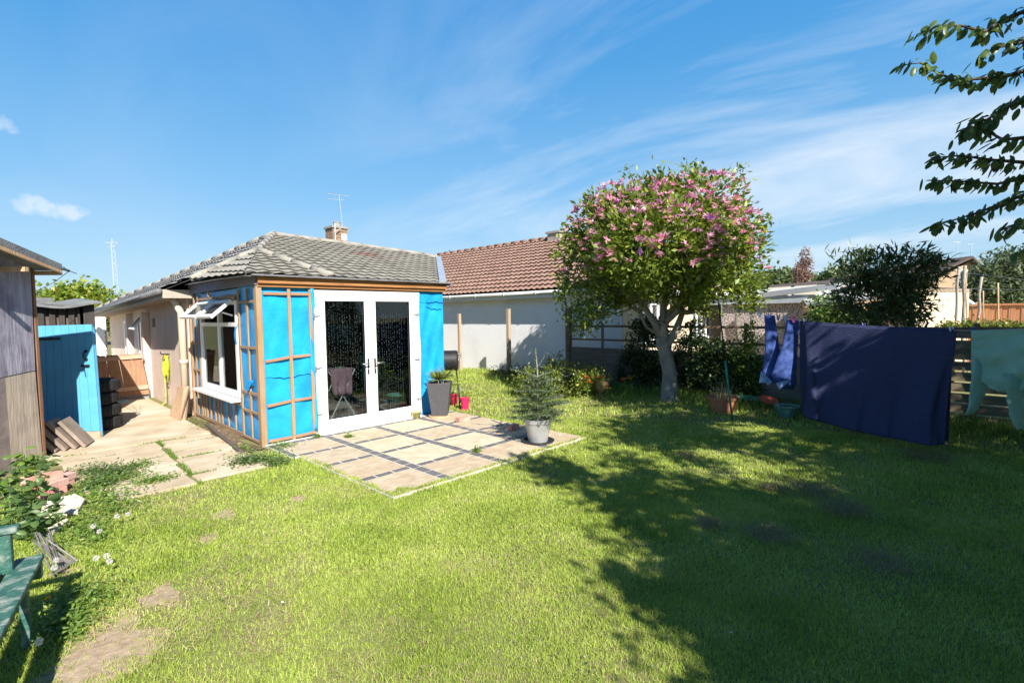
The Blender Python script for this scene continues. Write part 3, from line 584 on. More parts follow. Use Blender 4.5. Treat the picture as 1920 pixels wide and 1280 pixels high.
# --- roof
ZE = 2.24; PT = math.tan(rad(16.0))
npl = Vector((0, -PT, 1)).normalized()
def onroof(x, y): return onplane(x, y, (0, EY0 - .12, ZE), npl)
Ppk = onroof(514, 441); Pr = onroof(792, 479); R1 = onroof(822, 486); R2 = onroof(808, 531)
Le = Vector((EX0 - .16, EY0 - .12, ZE)); Re = Vector((5.62, EY0 - .12, ZE))
Ax = onroof(484, 471); Lb = onX(359, 527, WX - OV - .02); Md = onroof(624, 521)
up = Vector((0, 0, .10))
T1 = tilemat('grey roof tile', (0.26, 0.248, 0.218), (0.18, 0.17, 0.15), (1, 0, 0), Vector((0, 1, PT)).normalized(), 0.18, 0.25, c3=(0.21, 0.135, 0.115), c3scale=2.5, c3lo=0.66, c3hi=0.76, c3pos=(onroof(690, 478) - house.location, 1.15))
roof_tiles('roof', [Ax, Md, Re, Vector((R2.x + .25, R2.y, R2.z)), R1, Pr, Ppk], (1, 0, 0), T1, house, tw=.18, rh=.25, wave=.016, step=.032)
# bulging corner facets of the extension roof
Tf = tilemat('grey corner tile', (0.27, 0.257, 0.227), (0.19, 0.18, 0.16), (.7, -.7, 0), (.4, .4, .3), 0.18, 0.25)
Ec = Vector((EX0 - .2, EY0 - .14, ZE + .02))
roof_tiles('roof', [Ax, Ec, Md], (1, -.2, 0), Tf, house, tw=.18, rh=.25, wave=.016, step=.032)
roof_tiles('roof', [Ax, Lb, Ec], (0, 1, 0), Tf, house, tw=.18, rh=.25, wave=.016, step=.032)
# side slope running away down the alley
Fe = Vector((WX - OV - .04, FARY + .3, zeave(FARY + .3) + .13)); Ne = Vector((WX - OV - .04, EY1 - .1, zeave(EY1) + .14))
Pb = Ppk + Vector((0.9, 3.2, 0.02)); T2 = tilemat('grey side tile', (0.25, 0.245, 0.24), (0.15, 0.15, 0.15), (0, 1, 0), (1, 0, .5), 0.18, 0.25)
roof_tiles('roof', [Ppk, Ax, Ne], (0, 1, 0), T2, house, tw=.18, rh=.25, wave=.016, step=.032)
roof_tiles('roof', [Ppk, Ne, Fe], (0, 1, 0), T2, house, tw=.18, rh=.25, wave=.016, step=.032)
bk = MB(); bk.add([Ppk, Pr, R1, R1 + Vector((2, 6, -1.0)), Fe + Vector((7, 0, 0)), Fe], [(0, 1, 2, 3, 4, 5)]); bk.build('roof', T2, house)
def ridge(pts, r=.085, dz=.03):
    mb = MB(); 
    for a, b in zip(pts[:-1], pts[1:]):
        a, b = V3(a), V3(b); L = (b - a).length; n = max(1, int(L / .42)); 
        for k in range(n):
            p0 = a + (b - a) * (k / n); p1 = a + (b - a) * ((k + .985) / n); z = Vector((0, 0, dz + random.uniform(-.006, .006)))
            mb.tube([p0 + z, p1 + z], [r, r * .94], n=12)
    return mb
for pts in ([Ppk, Pr, R1], [Ppk, Ax], [Ax, Lb], [Ax, Md], [Ppk, Fe]): ridge(pts, .065 if pts[0] is Ppk and pts[-1] is Fe else .052).build('ridge_tiles', M['ridge'], house, smooth=True)
fl = MB(); fl.bar(R1 + Vector((0, 0, .05)), R2 + Vector((.25, 0, .05)), .12, .05); fl.build('flashing', mat('blue grey lead', (0.28, 0.33, 0.42), None, rough=.5), house)
# --- chimney
cb = onroof(637, 450); cb = Vector((cb.x + .1, cb.y + .35, cb.z))
ch = MB(); cw = .19
for k in range(7):
    o = .003 * (k % 2); ch.box(cb.x - cw + o, cb.x + cw - o, cb.y - cw + o, cb.y + cw - o, cb.z - .22 + k * .075 if k else cb.z - .5, cb.z - .22 + (k + 1) * .075 - .006)
    ch.box(cb.x - cw + .012, cb.x + cw - .012, cb.y - cw + .012, cb.y + cw - .012, cb.z - .22 + (k + 1) * .075 - .006, cb.z - .22 + (k + 1) * .075)
chim = ch.build('chimney', M['brick_old'], house); zc = cb.z - .22 + 7 * .075
q = MB(); q.box(cb.x - cw - .03, cb.x + cw + .03, cb.y - cw - .03, cb.y + cw + .03, zc, zc + .05); q.build('chimney_cap', M['ridge'], chim)
q = MB(); q.lathe((cb.x + .02, cb.y, zc + .05), [(.09, 0), (.08, .10), (.088, .105), (.088, .125), (.065, .125), (.06, .03)], n=20); q.build('chimney_pot', M['ridge'], chim, smooth=False)
q = MB(); q.box(cb.x + .02, cb.x + .15, cb.y - cw - .05, cb.y - cw - .005, zc - .29, zc - .13); al = q.build('alarm_box', M['white'], chim, bevel=.01)
q = MB(); q.box(cb.x + .03, cb.x + .14, cb.y - cw - .052, cb.y - cw - .02, zc - .33, zc - .292); q.build('alarm_lens', M['red'], chim)
q = MB(); q.tube([(cb.x - .16, cb.y - cw - .06, zc - .30), (cb.x - .16, cb.y - cw - .06, zc + .1)], .018); q.tube([(cb.x - .16, cb.y - cw - .06, zc - .3), (cb.x + .0, cb.y - cw - .06, zc - .42), (cb.x + .1, cb.y - cw - .06, zc - .35)], .01)
q.tube([(cb.x - .2, cb.y - cw - .08, zc - .12), (cb.x - .02, cb.y - cw - .06, zc - .02)], .01); q.build('bracket', M['mast'], chim)
# --- TV aerials on the chimney
ae = thing('roof_aerial', 'tall thin TV aerial strapped to the bungalow chimney', 'aerial', (cb.x + .3, cb.y, zc))
A0 = Vector((cb.x + .20, cb.y, zc - .3)); A1 = A0 + Vector((-.10, .0, 1.15)); q = MB(); q.tube([A0, A1], .0055, n=6); q.build('mast', M['mast'], ae)
q = MB(); q.tube([A1 + Vector((-.25, .1, 0)), A1 + Vector((.2, -.1, -.02))], .005, n=6); q.tube([A1 + Vector((-.25, .1, -.12)), A1 + Vector((.1, -.05, -.12))], .004, n=6)
for k in range(7): c = A1 + Vector((-.24 + k * .07, .1 - k * .03, 0)); q.tube([c + Vector((-.05, -.1, 0)), c + Vector((.05, .1, 0))], .003, n=4)
q.build('elements', M['mast'], ae)

# ---------------------------------------------------------------- extension walls
def side(y, z): return Vector((EX0, y, z))
def W4(a, b): p = onX(340 + a / 4, 520 + b / 4, EX0); return p.y, p.z
wy0, wy1, wz0, wz1 = 7.75, 9.56, 0.56, 1.98             # window opening in the side wall
dx0, dx1, dz1 = 3.14, 4.86, 2.08                        # door opening in the front wall
mm = MB()
def wrinkle(o, a, b, nu, nv, amp=.012, n=(0, -1, 0), seed=0):
    n = V3(n)
    def fn(u, v):
        w = math.sin(u * 9 + seed + 2.2 * math.sin(v * 5 + seed)) * .5 + math.sin(v * 13 + u * 5 + seed * 2) * .3 + math.sin((u - v) * 17 + seed) * .25
        e = min(1, 6 * min(u, 1 - u, v, 1 - v) + .1)
        return V3(o) + V3(a) * u + V3(b) * v + n * amp * w * e
    mm.v, mm.f = [], []; mm.grid(fn, nu, nv); mm.build('wall_membrane', M['membrane'], house, smooth=True)
# front wall, left and right of the doors, and over them
wrinkle((EX0, EY0, 0.03), (dx0 - EX0, 0, 0), (0, 0, 2.1), 18, 40, amp=.016, seed=1)
wrinkle((dx1, EY0, 0.03), (EX1 - dx1, 0, 0), (0, 0, 2.1), 18, 50, amp=.03, seed=4)
# side wall round the window
wrinkle((EX0, EY0, 0.03), (0, wy0 - EY0, 0), (0, 0, 2.12), 18, 40, n=(-1, 0, 0), seed=2)
wrinkle((EX0, wy1, 0.03), (0, EY1 - wy1, 0), (0, 0, 2.12), 14, 40, n=(-1, 0, 0), seed=3)
wrinkle((EX0, wy0, 0.03), (0, wy1 - wy0, 0), (0, 0, wz0 - .03), 30, 14, n=(-1, 0, 0), seed=5)
wrinkle((EX0, wy0, wz1), (0, wy1 - wy0, 0), (0, 0, 2.12 - wz1), 30, 6, n=(-1, 0, 0), seed=6)
wrinkle((EX1, EY0, 0.03), (0, EY1 - EY0, 0), (0, 0, 2.1), 30, 30, n=(1, 0, 0), seed=7)
for (xa, xb, z_, o_) in ((EX0 + .05, dx0 - .07, .90, 1), (dx1 + .07, EX1, 1.93, 3), (dx1 + .05, EX1 - .05, 1.86, 5)):
    fm = MB(); fm.grid(lambda u, v: (xa + (xb - xa) * u, EY0 - .012 - .012 * math.sin(math.pi * v), z_ + .012 * math.sin(u * 8 + o_) + .006 * math.sin(u * 29) + (v - .5) * .014 - (.05 * u if o_ == 5 else 0)), 40, 4); fm.build('membrane_lap', M['membrane'], house, smooth=True)
for fn_, nu_, nv_ in ((lambda u, v: (EX0 - .02 - .03 * v * (1 - v) * 4, wy0 + .05 - .07 * u + .02 * v, 1.62 - .33 * v), 4, 8), (lambda u, v: (EX0 - .03 - .05 * v, 7.33 - .16 * u * (1 - v), .86 - .17 * v), 5, 5), (lambda u, v: (dx0 - .06 + .05 * u + .02 * math.sin(v * 9), EY0 - .035 - .02 * math.sin(v * 14 + u), .1 + 2.0 * v), 3, 40)):
    fm = MB(); fm.grid(fn_, nu_, nv_); fm.build('membrane_flap', M['membrane'], house, smooth=True, solid=.003)
# inner structure so that the room is closed and dim
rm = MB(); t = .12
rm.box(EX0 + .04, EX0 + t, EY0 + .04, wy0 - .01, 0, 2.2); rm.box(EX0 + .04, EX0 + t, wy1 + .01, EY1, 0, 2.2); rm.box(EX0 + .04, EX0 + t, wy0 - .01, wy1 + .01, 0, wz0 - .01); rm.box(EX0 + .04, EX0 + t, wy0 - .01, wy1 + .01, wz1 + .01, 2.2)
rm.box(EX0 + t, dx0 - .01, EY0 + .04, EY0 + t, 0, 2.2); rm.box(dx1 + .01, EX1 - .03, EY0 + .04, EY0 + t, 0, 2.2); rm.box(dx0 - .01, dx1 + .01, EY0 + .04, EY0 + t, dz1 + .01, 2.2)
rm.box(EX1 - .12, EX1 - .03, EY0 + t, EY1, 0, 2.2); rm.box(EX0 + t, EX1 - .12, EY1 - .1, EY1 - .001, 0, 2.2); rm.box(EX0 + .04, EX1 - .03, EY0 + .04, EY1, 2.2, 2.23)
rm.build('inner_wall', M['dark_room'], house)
fl = MB()
for k in range(22): fl.box(EX0 + t + .002 + k * .126, EX0 + t + k * .126 + .124, EY0 + .13, EY1 - .1, 0.0, 0.06)
fl.build('floor', M['floor_grey'], house)
# fascias
q = MB(); q.box(EX0 - .03, EX1 + .02, EY0 - .06, EY0 - .025, 2.105, 2.215); q.box(EX0 - .03, EX1 + .02, EY0 - .095, EY0 - .062, 2.15, 2.235); q.build('front_fascia', M['fascia'], house, bevel=.003)
q = MB(); q.box(EX0 - .06, EX0 - .025, EY0 - .05, EY1 - .02, 2.13, 2.27); q.build('side_fascia', M['grey_board'], house, bevel=.003)
q = MB(); q.box(EX0 - .12, EX1 + .12, EY0 - .16, EY0 - .0, 2.24, 2.262); q.box(EX0 - .13, EX0 + .02, EY0 - .0, EY1 - .1, 2.273, 2.29); q.build('roof_edge_felt', M['gutter_grey'], house)
# battens ---- front
bt = MB(); b2 = MB(); b3 = MB(); T_ = .022
def vf(x, w, z0, z1): bt.box(x - w / 2, x + w / 2, EY0 - .013 - T_, EY0 - .013, z0, z1)
def hf(x0, x1, za, zb, w=.036): b2.bar((x0, EY0 - .014 - T_ / 2, za), (x1, EY0 - .014 - T_ / 2, zb), T_ * .9, w)
bt.box(EX0 - .045, EX0 + .025, EY0 - .045, EY0 - .015, -.02, 2.12)            # corner post, front face
vf(2.80, .042, .02, 2.1); vf(3.09, .042, .05, 2.1)
for (a, b) in (((2.47, 2.775)), ((2.825, 3.075))):
    hf(a, b, 2.02, 2.02)
hf(2.466, 2.775, 1.12, 1.16); hf(2.825, 3.075, 1.16, 1.17); hf(2.466, 2.775, .53, .56); hf(2.825, 3.075, .56, .57); hf(2.466, 2.775, .06, .06); hf(2.825, 3.075, .06, .07)
# side
def vs_(y, w, z0, z1): bt.box(EX0 - .013 - T_, EX0 - .013, y - w / 2, y + w / 2, z0, z1)
def hs_(y0, y1, za, zb, w=.036): b3.bar((EX0 - .014 - T_ / 2, y0, za), (EX0 - .014 - T_ / 2, y1, zb), T_ * .9, w)
bt.box(EX0 - .045, EX0 - .015, EY0 - .015, EY0 + .05, -.02, 2.12)
vs_(7.32, .045, .03, 2.1); vs_(7.66, .05, .03, 2.1); vs_(9.66, .05, .03, 2.1); vs_(9.90, .04, .03, 2.1)
bt.box(EX0 - .05, EX0 - .015, 10.09, 10.17, 0, 1.95)
for a, b in ((7.01, 7.295), (7.345, 7.63)):
    for z in (1.92, 1.30, .62 + .06, .12 + .3): hs_(a, b, z, z)
    hs_(a, b, .04, .04)
for a, b in ((9.69, 9.875), (9.925, 10.085)):
    for z in (1.93, 1.28, .82, .45): hs_(a, b, z, z)
    hs_(a, b, .04, .04)
hs_(7.69, 9.63, .475, .475); hs_(7.69, 9.63, .045, .045, .05); hs_(7.69, 9.63, 2.02, 2.02); 
for y in (7.98, 8.30, 8.60, 8.76, 8.94, 9.18, 9.38, 9.52): vs_(y, .035, .072, .45)
bt.box(EX0 - .045, EX0 - .022, 9.0, 9.04, 2.045, 2.13)
b3.bar((EX0 - .05, 7.72, 1.99), (EX0 - .05, 9.6, 1.90), .02, .05)
split_build(bt, 'batten', M['batten'], house, .002); split_build(b2, 'batten', M['batten_h'], house, .002); split_build(b3, 'batten', M['batten_y'], house, .002)

# ---------------------------------------------------------------- side window
sw = MB(); FX = EX0 - .035
def fr(y0, y1, z0, z1, d=.06, x=FX): sw.box(x, x + d, y0, y1, z0, z1)
fr(wy0, wy0 + .06, wz0, wz1 - .02); fr(wy1 - .06, wy1, wz0, wz1 - .02); fr(wy0 + .06, wy1 - .06, wz0, wz0 + .09); fr(wy0 + .06, wy1 - .06, wz1 - .08, wz1 - .02); fr(wy0 + .06, wy1 - .06, 1.58, 1.64)
ym = 8.58; fr(ym - .035, ym + .035, wz0 + .09, 1.58); fr(ym - .03, ym + .03, 1.64, wz1 - .08)
for y in (wy0 + .062, wy1 - .107): fr(y, y + .045, wz0 + .092, 1.578, .05, FX + .008)
fr(ym + .037, ym + .08, wz0 + .092, 1.578, .05, FX + .008)
win = sw.build('window', M['upvc'], house, bevel=.004)
q = MB(); q.box(EX0 - .17, EX0 - .036, wy0 - .06, wy1 + .06, wz0 - .045, wz0 - .005); q.build('window_sill', M['upvc'], win, bevel=.004)
q = MB(); q.box(EX0 - .01, EX0 - .004, wy0 + .06, wy1 - .06, wz0 + .09, 1.58); q.build('pane', M['glass'], win)
for (ya, yb) in ((7.80, 8.55), (8.61, 9.50)):            # top lights, hinged at the top and propped wide open
    a = Vector((EX0 - .05, ya, 1.94)); e = Vector((-.27, 0, -.24)); w_ = Vector((0, yb - ya, 0)); n_ = Vector((-.24, 0, .27)).normalized() * .04; q = MB()
    q.obox(a, e * .14, w_, n_); q.obox(a + e * .84, e * .16, w_, n_); q.obox(a + e * .14, e * .70, w_ * .09, n_); q.obox(a + e * .14 + w_ * .91, e * .70, w_ * .09, n_)
    tl = q.build('top_light', M['upvc'], win, bevel=.004); q = MB(); q.obox(a + e * .14 + w_ * .09 + n_ * .4, e * .70, w_ * .82, n_ * .15); q.build('pane', M['pane_dark'], tl)
    q = MB(); q.bar(a + Vector((0, .04, -.2)), a + e * .6 + Vector((0, .04, 0)), .012, .02); q.build('stay', M['metal'], tl)

# ---------------------------------------------------------------- French doors
fd = MB(); YF = EY0 - .045
fd.box(dx0, dx0 + .05, YF, YF + .08, .06, dz1); fd.box(dx1 - .05, dx1, YF, YF + .08, .06, dz1); fd.box(dx0 + .05, dx1 - .05, YF, YF + .08, dz1 - .05, dz1)
door = fd.build('door_frame', M['upvc'], house, bevel=.004)
q = MB(); q.box(dx0 - .02, dx1 + .02, YF - .07, YF + .08, 0.0, .058); q.build('door_sill', M['upvc'], door, bevel=.005)
xm = (dx0 + dx1) / 2
for k, (a, b) in enumerate(((dx0 + .052, xm - .002), (xm + .002, dx1 - .052))):
    q = MB(); yl = YF - .018; yh = YF + .045; sw_ = .095
    q.box(a, a + sw_, yl, yh, .062, dz1 - .052); q.box(b - sw_, b, yl, yh, .062, dz1 - .052)
    q.box(a + sw_, b - sw_, yl, yh, .062, .062 + .16); q.box(a + sw_, b - sw_, yl, yh, dz1 - .052 - .10, dz1 - .052)
    dl = q.build('door_leaf', M['upvc'], house, bevel=.006)
    q = MB(); q.box(a + sw_, b - sw_, YF + .01, YF + .016, .222, dz1 - .152); q.build('pane', M['glass'], dl)
    q = MB()                                            # grey gasket line round the glass
    gk = .008
    q.box(a + sw_, a + sw_ + gk, yl + .004, YF + .008, .222, dz1 - .152); q.box(b - sw_ - gk, b - sw_, yl + .004, YF + .008, .222, dz1 - .152); q.box(a + sw_ + gk, b - sw_ - gk, yl + .004, YF + .008, .222, .222 + gk); q.box(a + sw_ + gk, b - sw_ - gk, yl + .004, YF + .008, dz1 - .152 - gk, dz1 - .152)
    q.build('gasket', M['dark_metal'], dl)
    hx_ = b - .055 if k == 0 else a + .055; s_ = -1 if k == 0 else 1
    q = MB(); q.box(hx_ - .015, hx_ + .015, yl - .012, yl - .001, .82, 1.06); q.build('handle_plate', M['black'], dl, bevel=.005)
    q = MB(); q.tube([(hx_, yl - .012, .985), (hx_, yl - .06, .985), (hx_ + s_ * .13, yl - .065, .985)], .010); q.tube([(hx_, yl - .012, .9), (hx_, yl - .022, .9)], .012); q.build('handle', M['metal'], dl, smooth=True)
    for z in (.32, .98, 1.72):
        q = MB(); xx = dx0 + .03 if k == 0 else dx1 - .03; q.box(xx - .05, xx + .05, yl - .006, yl - .001 + .004, z - .004, z + .006); q.tube([(xx - s_ * -.045, yl - .01, z - .03), (xx - s_ * -.045, yl - .01, z + .03)], .009); q.build('hinge', M['metal'], dl)
q = MB(); q.grid(lambda u, v: (dx1 + .0 + .06 * u, EY0 - .05 - .012 * math.sin(v * 11 + u * 2), .06 + 2.02 * v), 3, 40); q.build('edge_tape', M['white'], house, smooth=True, solid=.003)

#@@INTERIOR
# ---------------------------------------------------------------- inside the room, seen through the doors
bc = MB(); bs = []
for k in range(40):
    x = dx0 + .14 + k * .042 + random.uniform(-.008, .008)
    if x > dx1 - .12: break
    for q_ in range(int(1.7 / .021)):
        z = 1.86 - q_ * .021 + random.uniform(-.006, .006)
        if random.random() < .62: bs.append((x + random.uniform(-.004, .004), EY0 + .17, z))
bs = np.array(bs); n = len(bs); o8 = np.array([[1, 0, 0], [-1, 0, 0], [0, 1, 0], [0, -1, 0], [0, 0, 1], [0, 0, -1]]) * .0066
t8 = np.array([[0, 2, 4], [2, 1, 4], [1, 3, 4], [3, 0, 4], [2, 0, 5], [1, 2, 5], [3, 1, 5], [0, 3, 5]])
bo = tri_mesh('bead_curtain', (bs[:, None] + o8[None]).reshape(-1, 3), (t8[None] + (np.arange(n) * 6)[:, None, None]).reshape(-1, 3), mat('clear bead', (0.75, 0.75, 0.78), None, rough=.2, spec=1.0))
tag(bo, 'strings of shiny clear beads hanging just inside the white French doors', 'bead curtain')
at_ = thing('clothes_airer', 'metal folding airer with crossed legs standing inside behind the left door', 'clothes airer', (3.85, 7.75, .06))
q = MB()
for y in (7.5, 8.0):
    q.tube([(3.6, y, .06), (4.05, y, .85)], .011); q.tube([(4.05, y, .06), (3.6, y, .85)], .011)
for k in range(6): q.tube([(3.6 + k * .09, 7.5, .85), (3.6 + k * .09, 8.0, .85)], .007)
q.build('frame', M['white'], at_)
def hang(name, label, x, y, w, h, z, m, cat_='clothing', fold=.03):
    q = MB(); q.grid(lambda u, v: (x + w * u - .2 * w * v * (u - .5), y + fold * math.sin(u * 15 + v * 3) * v - .02, z - h * v), 14, 10)
    o = q.build(name, m, smooth=True, solid=.005); tag(o, label, cat_); return o
hang('pink_top', 'pale pink top hanging over the airer behind the left door', 3.62, 7.5, .38, .42, .88, mat('pink fabric', (0.55, 0.30, 0.38), None, rough=.9))
hang('turquoise_shirt', 'turquoise patterned shirt hanging inside behind the right door handle', 4.12, 7.42, .30, .62, 1.12, mat('turquoise print', (0.02, 0.50, 0.55), (0.01, 0.12, 0.16), scale=14, rough=.9, lo=.42, hi=.5))
q = MB(); q.lathe((4.86, 7.6, .06), [(.0, 0), (.12, 0), (.15, .24), (.16, .24), (.16, .27), (.14, .27), (.11, .02)], n=24); o = q.build('plastic_tub', mat('pale green tub', (0.12, 0.36, 0.32), None, rough=.4), smooth=True); tag(o, 'pale green plastic tub on the floor inside the right door', 'tub')
P_ = np.tile([[4.62, 7.75, .75]], (90, 1)) + RNG.normal(size=(90, 3)) * .03; D_ = RNG.normal(size=(90, 3)); D_[:, 2] += .3
hp = thing('house_plant', 'arching green house plant on a dark stand inside the right door', 'house plant', (4.62, 7.8, .06))
v_, t_ = leaves(P_, D_, .26, .022, curl=.5); tri_mesh('foliage', v_, t_, M['leaf_weed'], hp); q = MB(); q.lathe((4.62, 7.75, .06), [(.1, 0), (.02, .03), (.02, .5), (.1, .52), (.12, .66), (.1, .66)], n=14); q.build('stand', M['black'], hp)
pl_ = thing('pendant_lamp', 'small pale pendant lamp hanging inside above the right door glass', 'lamp', (4.55, 7.9, 2.2)); q = MB(); q.tube([(4.55, 7.9, 2.2), (4.55, 7.9, 1.75)], .006, n=5); q.build('cord', M['white'], pl_); q = MB(); q.lathe((4.55, 7.9, 1.62), [(.06, 0), (.045, .06), (.015, .14)], n=16); q.build('lamp_shade', M['white'], pl_)
#@@LEFT
random.seed(20); RNG = np.random.default_rng(40)
# ================================================================ LEFT SIDE
Cs = gnd(82, 864); dW = Vector((.62, .785, 0)).normalized(); nW = Vector((dW.y, -dW.x, 0))      # shed wall direction, outward normal
shed = thing('garden_shed', 'near shed clad in weathered purple grey and pale plywood panels, with a felted overhanging roof', 'shed', Cs)
def onW(x, y, off=0): return onplane(x, y, Cs + nW * off, nW)
def panel(name, px, m, th=.02, off=0): mb = MB(); mb.prism([onW(a, b, off) for a, b in px], -nW * th); return mb.build(name, m, shed)
panel('upper_panel', [(-120, 432), (57, 500), (66, 694), (10, 706), (-120, 735)], M['ply_purple'])
panel('lower_panel', [(10, 708), (66, 696), (81, 868), (24, 897)], M['ply_pale'])
panel('corner_panel', [(-160, 742), (9.5, 708), (23.5, 897), (-160, 1010)], M['ply_grey'])
q = MB(); a, b = onW(59, 501), onW(83, 866); q.bar(a - nW * .03 + dW * .02, b - nW * .03 + dW * .02, .04, .06, up=nW); q.build('corner_batten', M['rust_wood'], shed)
q = MB(); bk_ = -nW * 2.2
q.prism([onW(-120, 432, -.025), onW(55, 500, -.025), onW(80, 868, -.025), onW(-120, 960, -.025)], bk_); q.build('body', M['dark_wood'], shed)
q = MB(); r0, r1 = onW(-150, 398, .28), onW(117, 507, .28); q.prism([r0, r1, r1 + Vector((0, 0, .075)), r0 + Vector((0, 0, .085))], -nW * 2.7); rf = q.build('roof', M['felt'], shed)
q = MB(); q.prism([r0 - Vector((0, 0, .05)), r1 - Vector((0, 0, .035)), r1 - Vector((0, 0, .002)), r0 - Vector((0, 0, .002))], -nW * .03)
for k in range(3): c = onW(40 - k * 60, 497 - k * 24, .26) ; q.bar(r1 - nW * (.3 + .0) - dW * k * .5 + Vector((0, 0, -.03)), r1 - dW * (k * .5) - nW * .02 + Vector((0, 0, -.03)), .05, .05)
q.bar(r1 - Vector((0, 0, .03)) - nW * .05, r1 - Vector((0, 0, .03)) - nW * 2.0, .04, .05); q.build('rafters', M['new_wood'], rf)
# little aerial clamped to the roof end
ae = thing('shed_aerial', 'small black aerial sticking out from the shed roof corner', 'aerial', r1)
q = MB(); tip = at(130, 508, (r1 - Vector(EYE)).dot(Vector(-R3[:, 2]))); q.tube([r1 + Vector((0, 0, .02)), tip], .014); q.tube([at(118, 500, 6.9), tip, at(144, 513, 6.9)], .005, n=5); q.build('boom', M['black'], ae)
q = MB(); q.tube([tip, at(100, 530, 7.4), at(62, 548, 7.2)], .004, n=4); q.build('cable', M['black'], ae)
# blue door
bd = gnd(188, 823); dl_ = Vector((-.70, .71, 0)).normalized(); nd = Vector((-dl_.y, dl_.x, 0)); nd = -nd if nd.y > 0 else nd
TR, TL, BR, BL = onplane(171, 608, bd, nd), onplane(70, 611, bd, nd), bd, onplane(72, 800, bd, nd)
BL = Vector((BL.x, BL.y, 0.01)); TR = Vector((BR.x - .0, BR.y, TR.z)) + (TR - Vector((BR.x, BR.y, TR.z)))
dr = thing('blue_door', 'light blue boarded door standing ajar against the dark shed', 'door', bd)
def dp_(u, v): b = BR.lerp(BL, u); t2 = TR.lerp(TL, u); return b.lerp(t2, v)
for k in range(7):
    q = MB(); u0, u1 = k / 7 + .003, (k + 1) / 7 - .003; v0 = .07 if k < 2 else .0; q.prism([dp_(u0, v0), dp_(u1, v0), dp_(u1, 1), dp_(u0, 1)], -nd * .035); q.build('board', M['door_blue'], dr, bevel=.004)
q = MB(); q.prism([dp_(.0, 0.0), dp_(2 / 7 - .003, 0.0), dp_(2 / 7 - .003, .068), dp_(.0, .068)], -nd * .034); q.build('bare_wood_patch', M['gate_rail'], dr)
q = MB(); q.prism([dp_(.0, .02), dp_(1, .02), dp_(1, .98), dp_(.0, .98)], -nd * .02); o = q.build('backing', M['door_blue'], dr); o.location += -nd * .036
q = MB(); h0 = dp_(.13, .70) + nd * .01; h1 = dp_(.13, .77) + nd * .01; q.tube([h0, h0 + nd * .04 + Vector((0, 0, .02)), h1 + nd * .04 - Vector((0, 0, .02)), h1], .010); q.build('pull_handle', M['dark_metal'], dr, smooth=True)
for c in (h0, h1): q = MB(); q.lathe(c, [(0, .006), (.02, .005), (.02, -.01)], n=12, axis=nd); q.build('handle_plate', M['dark_metal'], dr)
q = MB(); q.bar(dp_(.08, .645) + nd * .012, dp_(.22, .645) + nd * .012, .02, .03); q.build('latch', M['dark_metal'], dr)
q = MB(); q.tube([dp_(.17, .64) + nd * .02, dp_(.16, .60) + nd * .02, dp_(.15, .55) + nd * .02], .004, n=5); q.build('cord', M['black'], dr)
q = MB(); q.bar(dp_(.58, .885) + nd * .01, dp_(1.03, .885) + nd * .01, .012, .03); q.build('strap_hinge', M['dark_metal'], dr)
# dark outbuilding behind
ob = thing('dark_outbuilding', 'low black timber outbuilding with sagging grey felt roof behind the blue door', 'shed', (0.6, 10.9, 0))
YB = 10.75
q = MB(); c0, c1 = onY(20, 575, YB), onY(171, 565, YB); q.box(c0.x, c1.x, YB, YB + 2.6, 0, c1.z - .06); q.build('body', M['mid_wood'], ob)
q = MB()
for px in (76, 97, 115, 133, 150): p = onY(px, 590, YB); q.box(p.x - .035, p.x + .035, YB - .05, YB - .002, .8, c1.z - .07)
p = onY(164, 590, YB); q.box(p.x - .10, c1.x + .03, YB - .05, YB - .003, 0, c1.z - .05); q.build('uprights', M['dark_wood'], ob)
q = MB(); q.grid(lambda u, v: (c0.x - .1 + (c1.x - c0.x + .22) * u, YB - .18 + 2.9 * v, c1.z - .05 + .03 * math.sin(u * 8) - .05 * (1 - u) + .14 * v), 20, 8); q.build('roof', M['felt'], ob, solid=.035)
q = MB(); p = onY(78, 566, YB + .2); q.obox(p - Vector((.22, 0, .03)), (.36, .05, .0), (0, .3, .02), (0.01, 0, .09)); q.build('roof_block', M['felt'], ob)
# tyres
T0 = None
tc0 = onY(182, 800, 9.95); tcx = 1.02; tcy = 9.98
lab = ['bottom tyre of the stack of four beside the blue door', 'second tyre from the ground in the stack beside the blue door', 'third tyre from the ground in the stack beside the blue door', 'topmost tyre of the stack of four beside the blue door']
for k in range(4):
    if T0 is None:
        T0 = thing('tyre', lab[0], 'tyre', (0, 0, 0), 'tyres stacked behind the blue door'); q = MB()
        q.lathe((0, 0, 0), [(.17, .04), (.19, .015), (.25, .0), (.285, .015), (.30, .05), (.302, .095), (.30, .14), (.285, .175), (.25, .19), (.19, .175), (.17, .15), (.185, .12), (.185, .07), (.17, .04)], n=40); q.build('casing', M['tyre'], T0, smooth=True, local=True)
        q = MB()
        for a in range(36): an = a * math.pi / 18; q.obox((.301 * math.cos(an), .301 * math.sin(an), .03), (.006 * math.cos(an), .006 * math.sin(an), 0), (-.03 * math.sin(an), .03 * math.cos(an), .0), (-.015 * math.sin(an), .015 * math.cos(an), .13))
        q.build('tread', M['tyre'], T0, local=True); o = T0
    else: o = copy_tree(T0); o['label'] = lab[k]
    o.location = (tcx + random.uniform(-.025, .03), tcy + random.uniform(-.02, .02), .026 + k * .192); o.rotation_euler = (0, 0, k * .7)
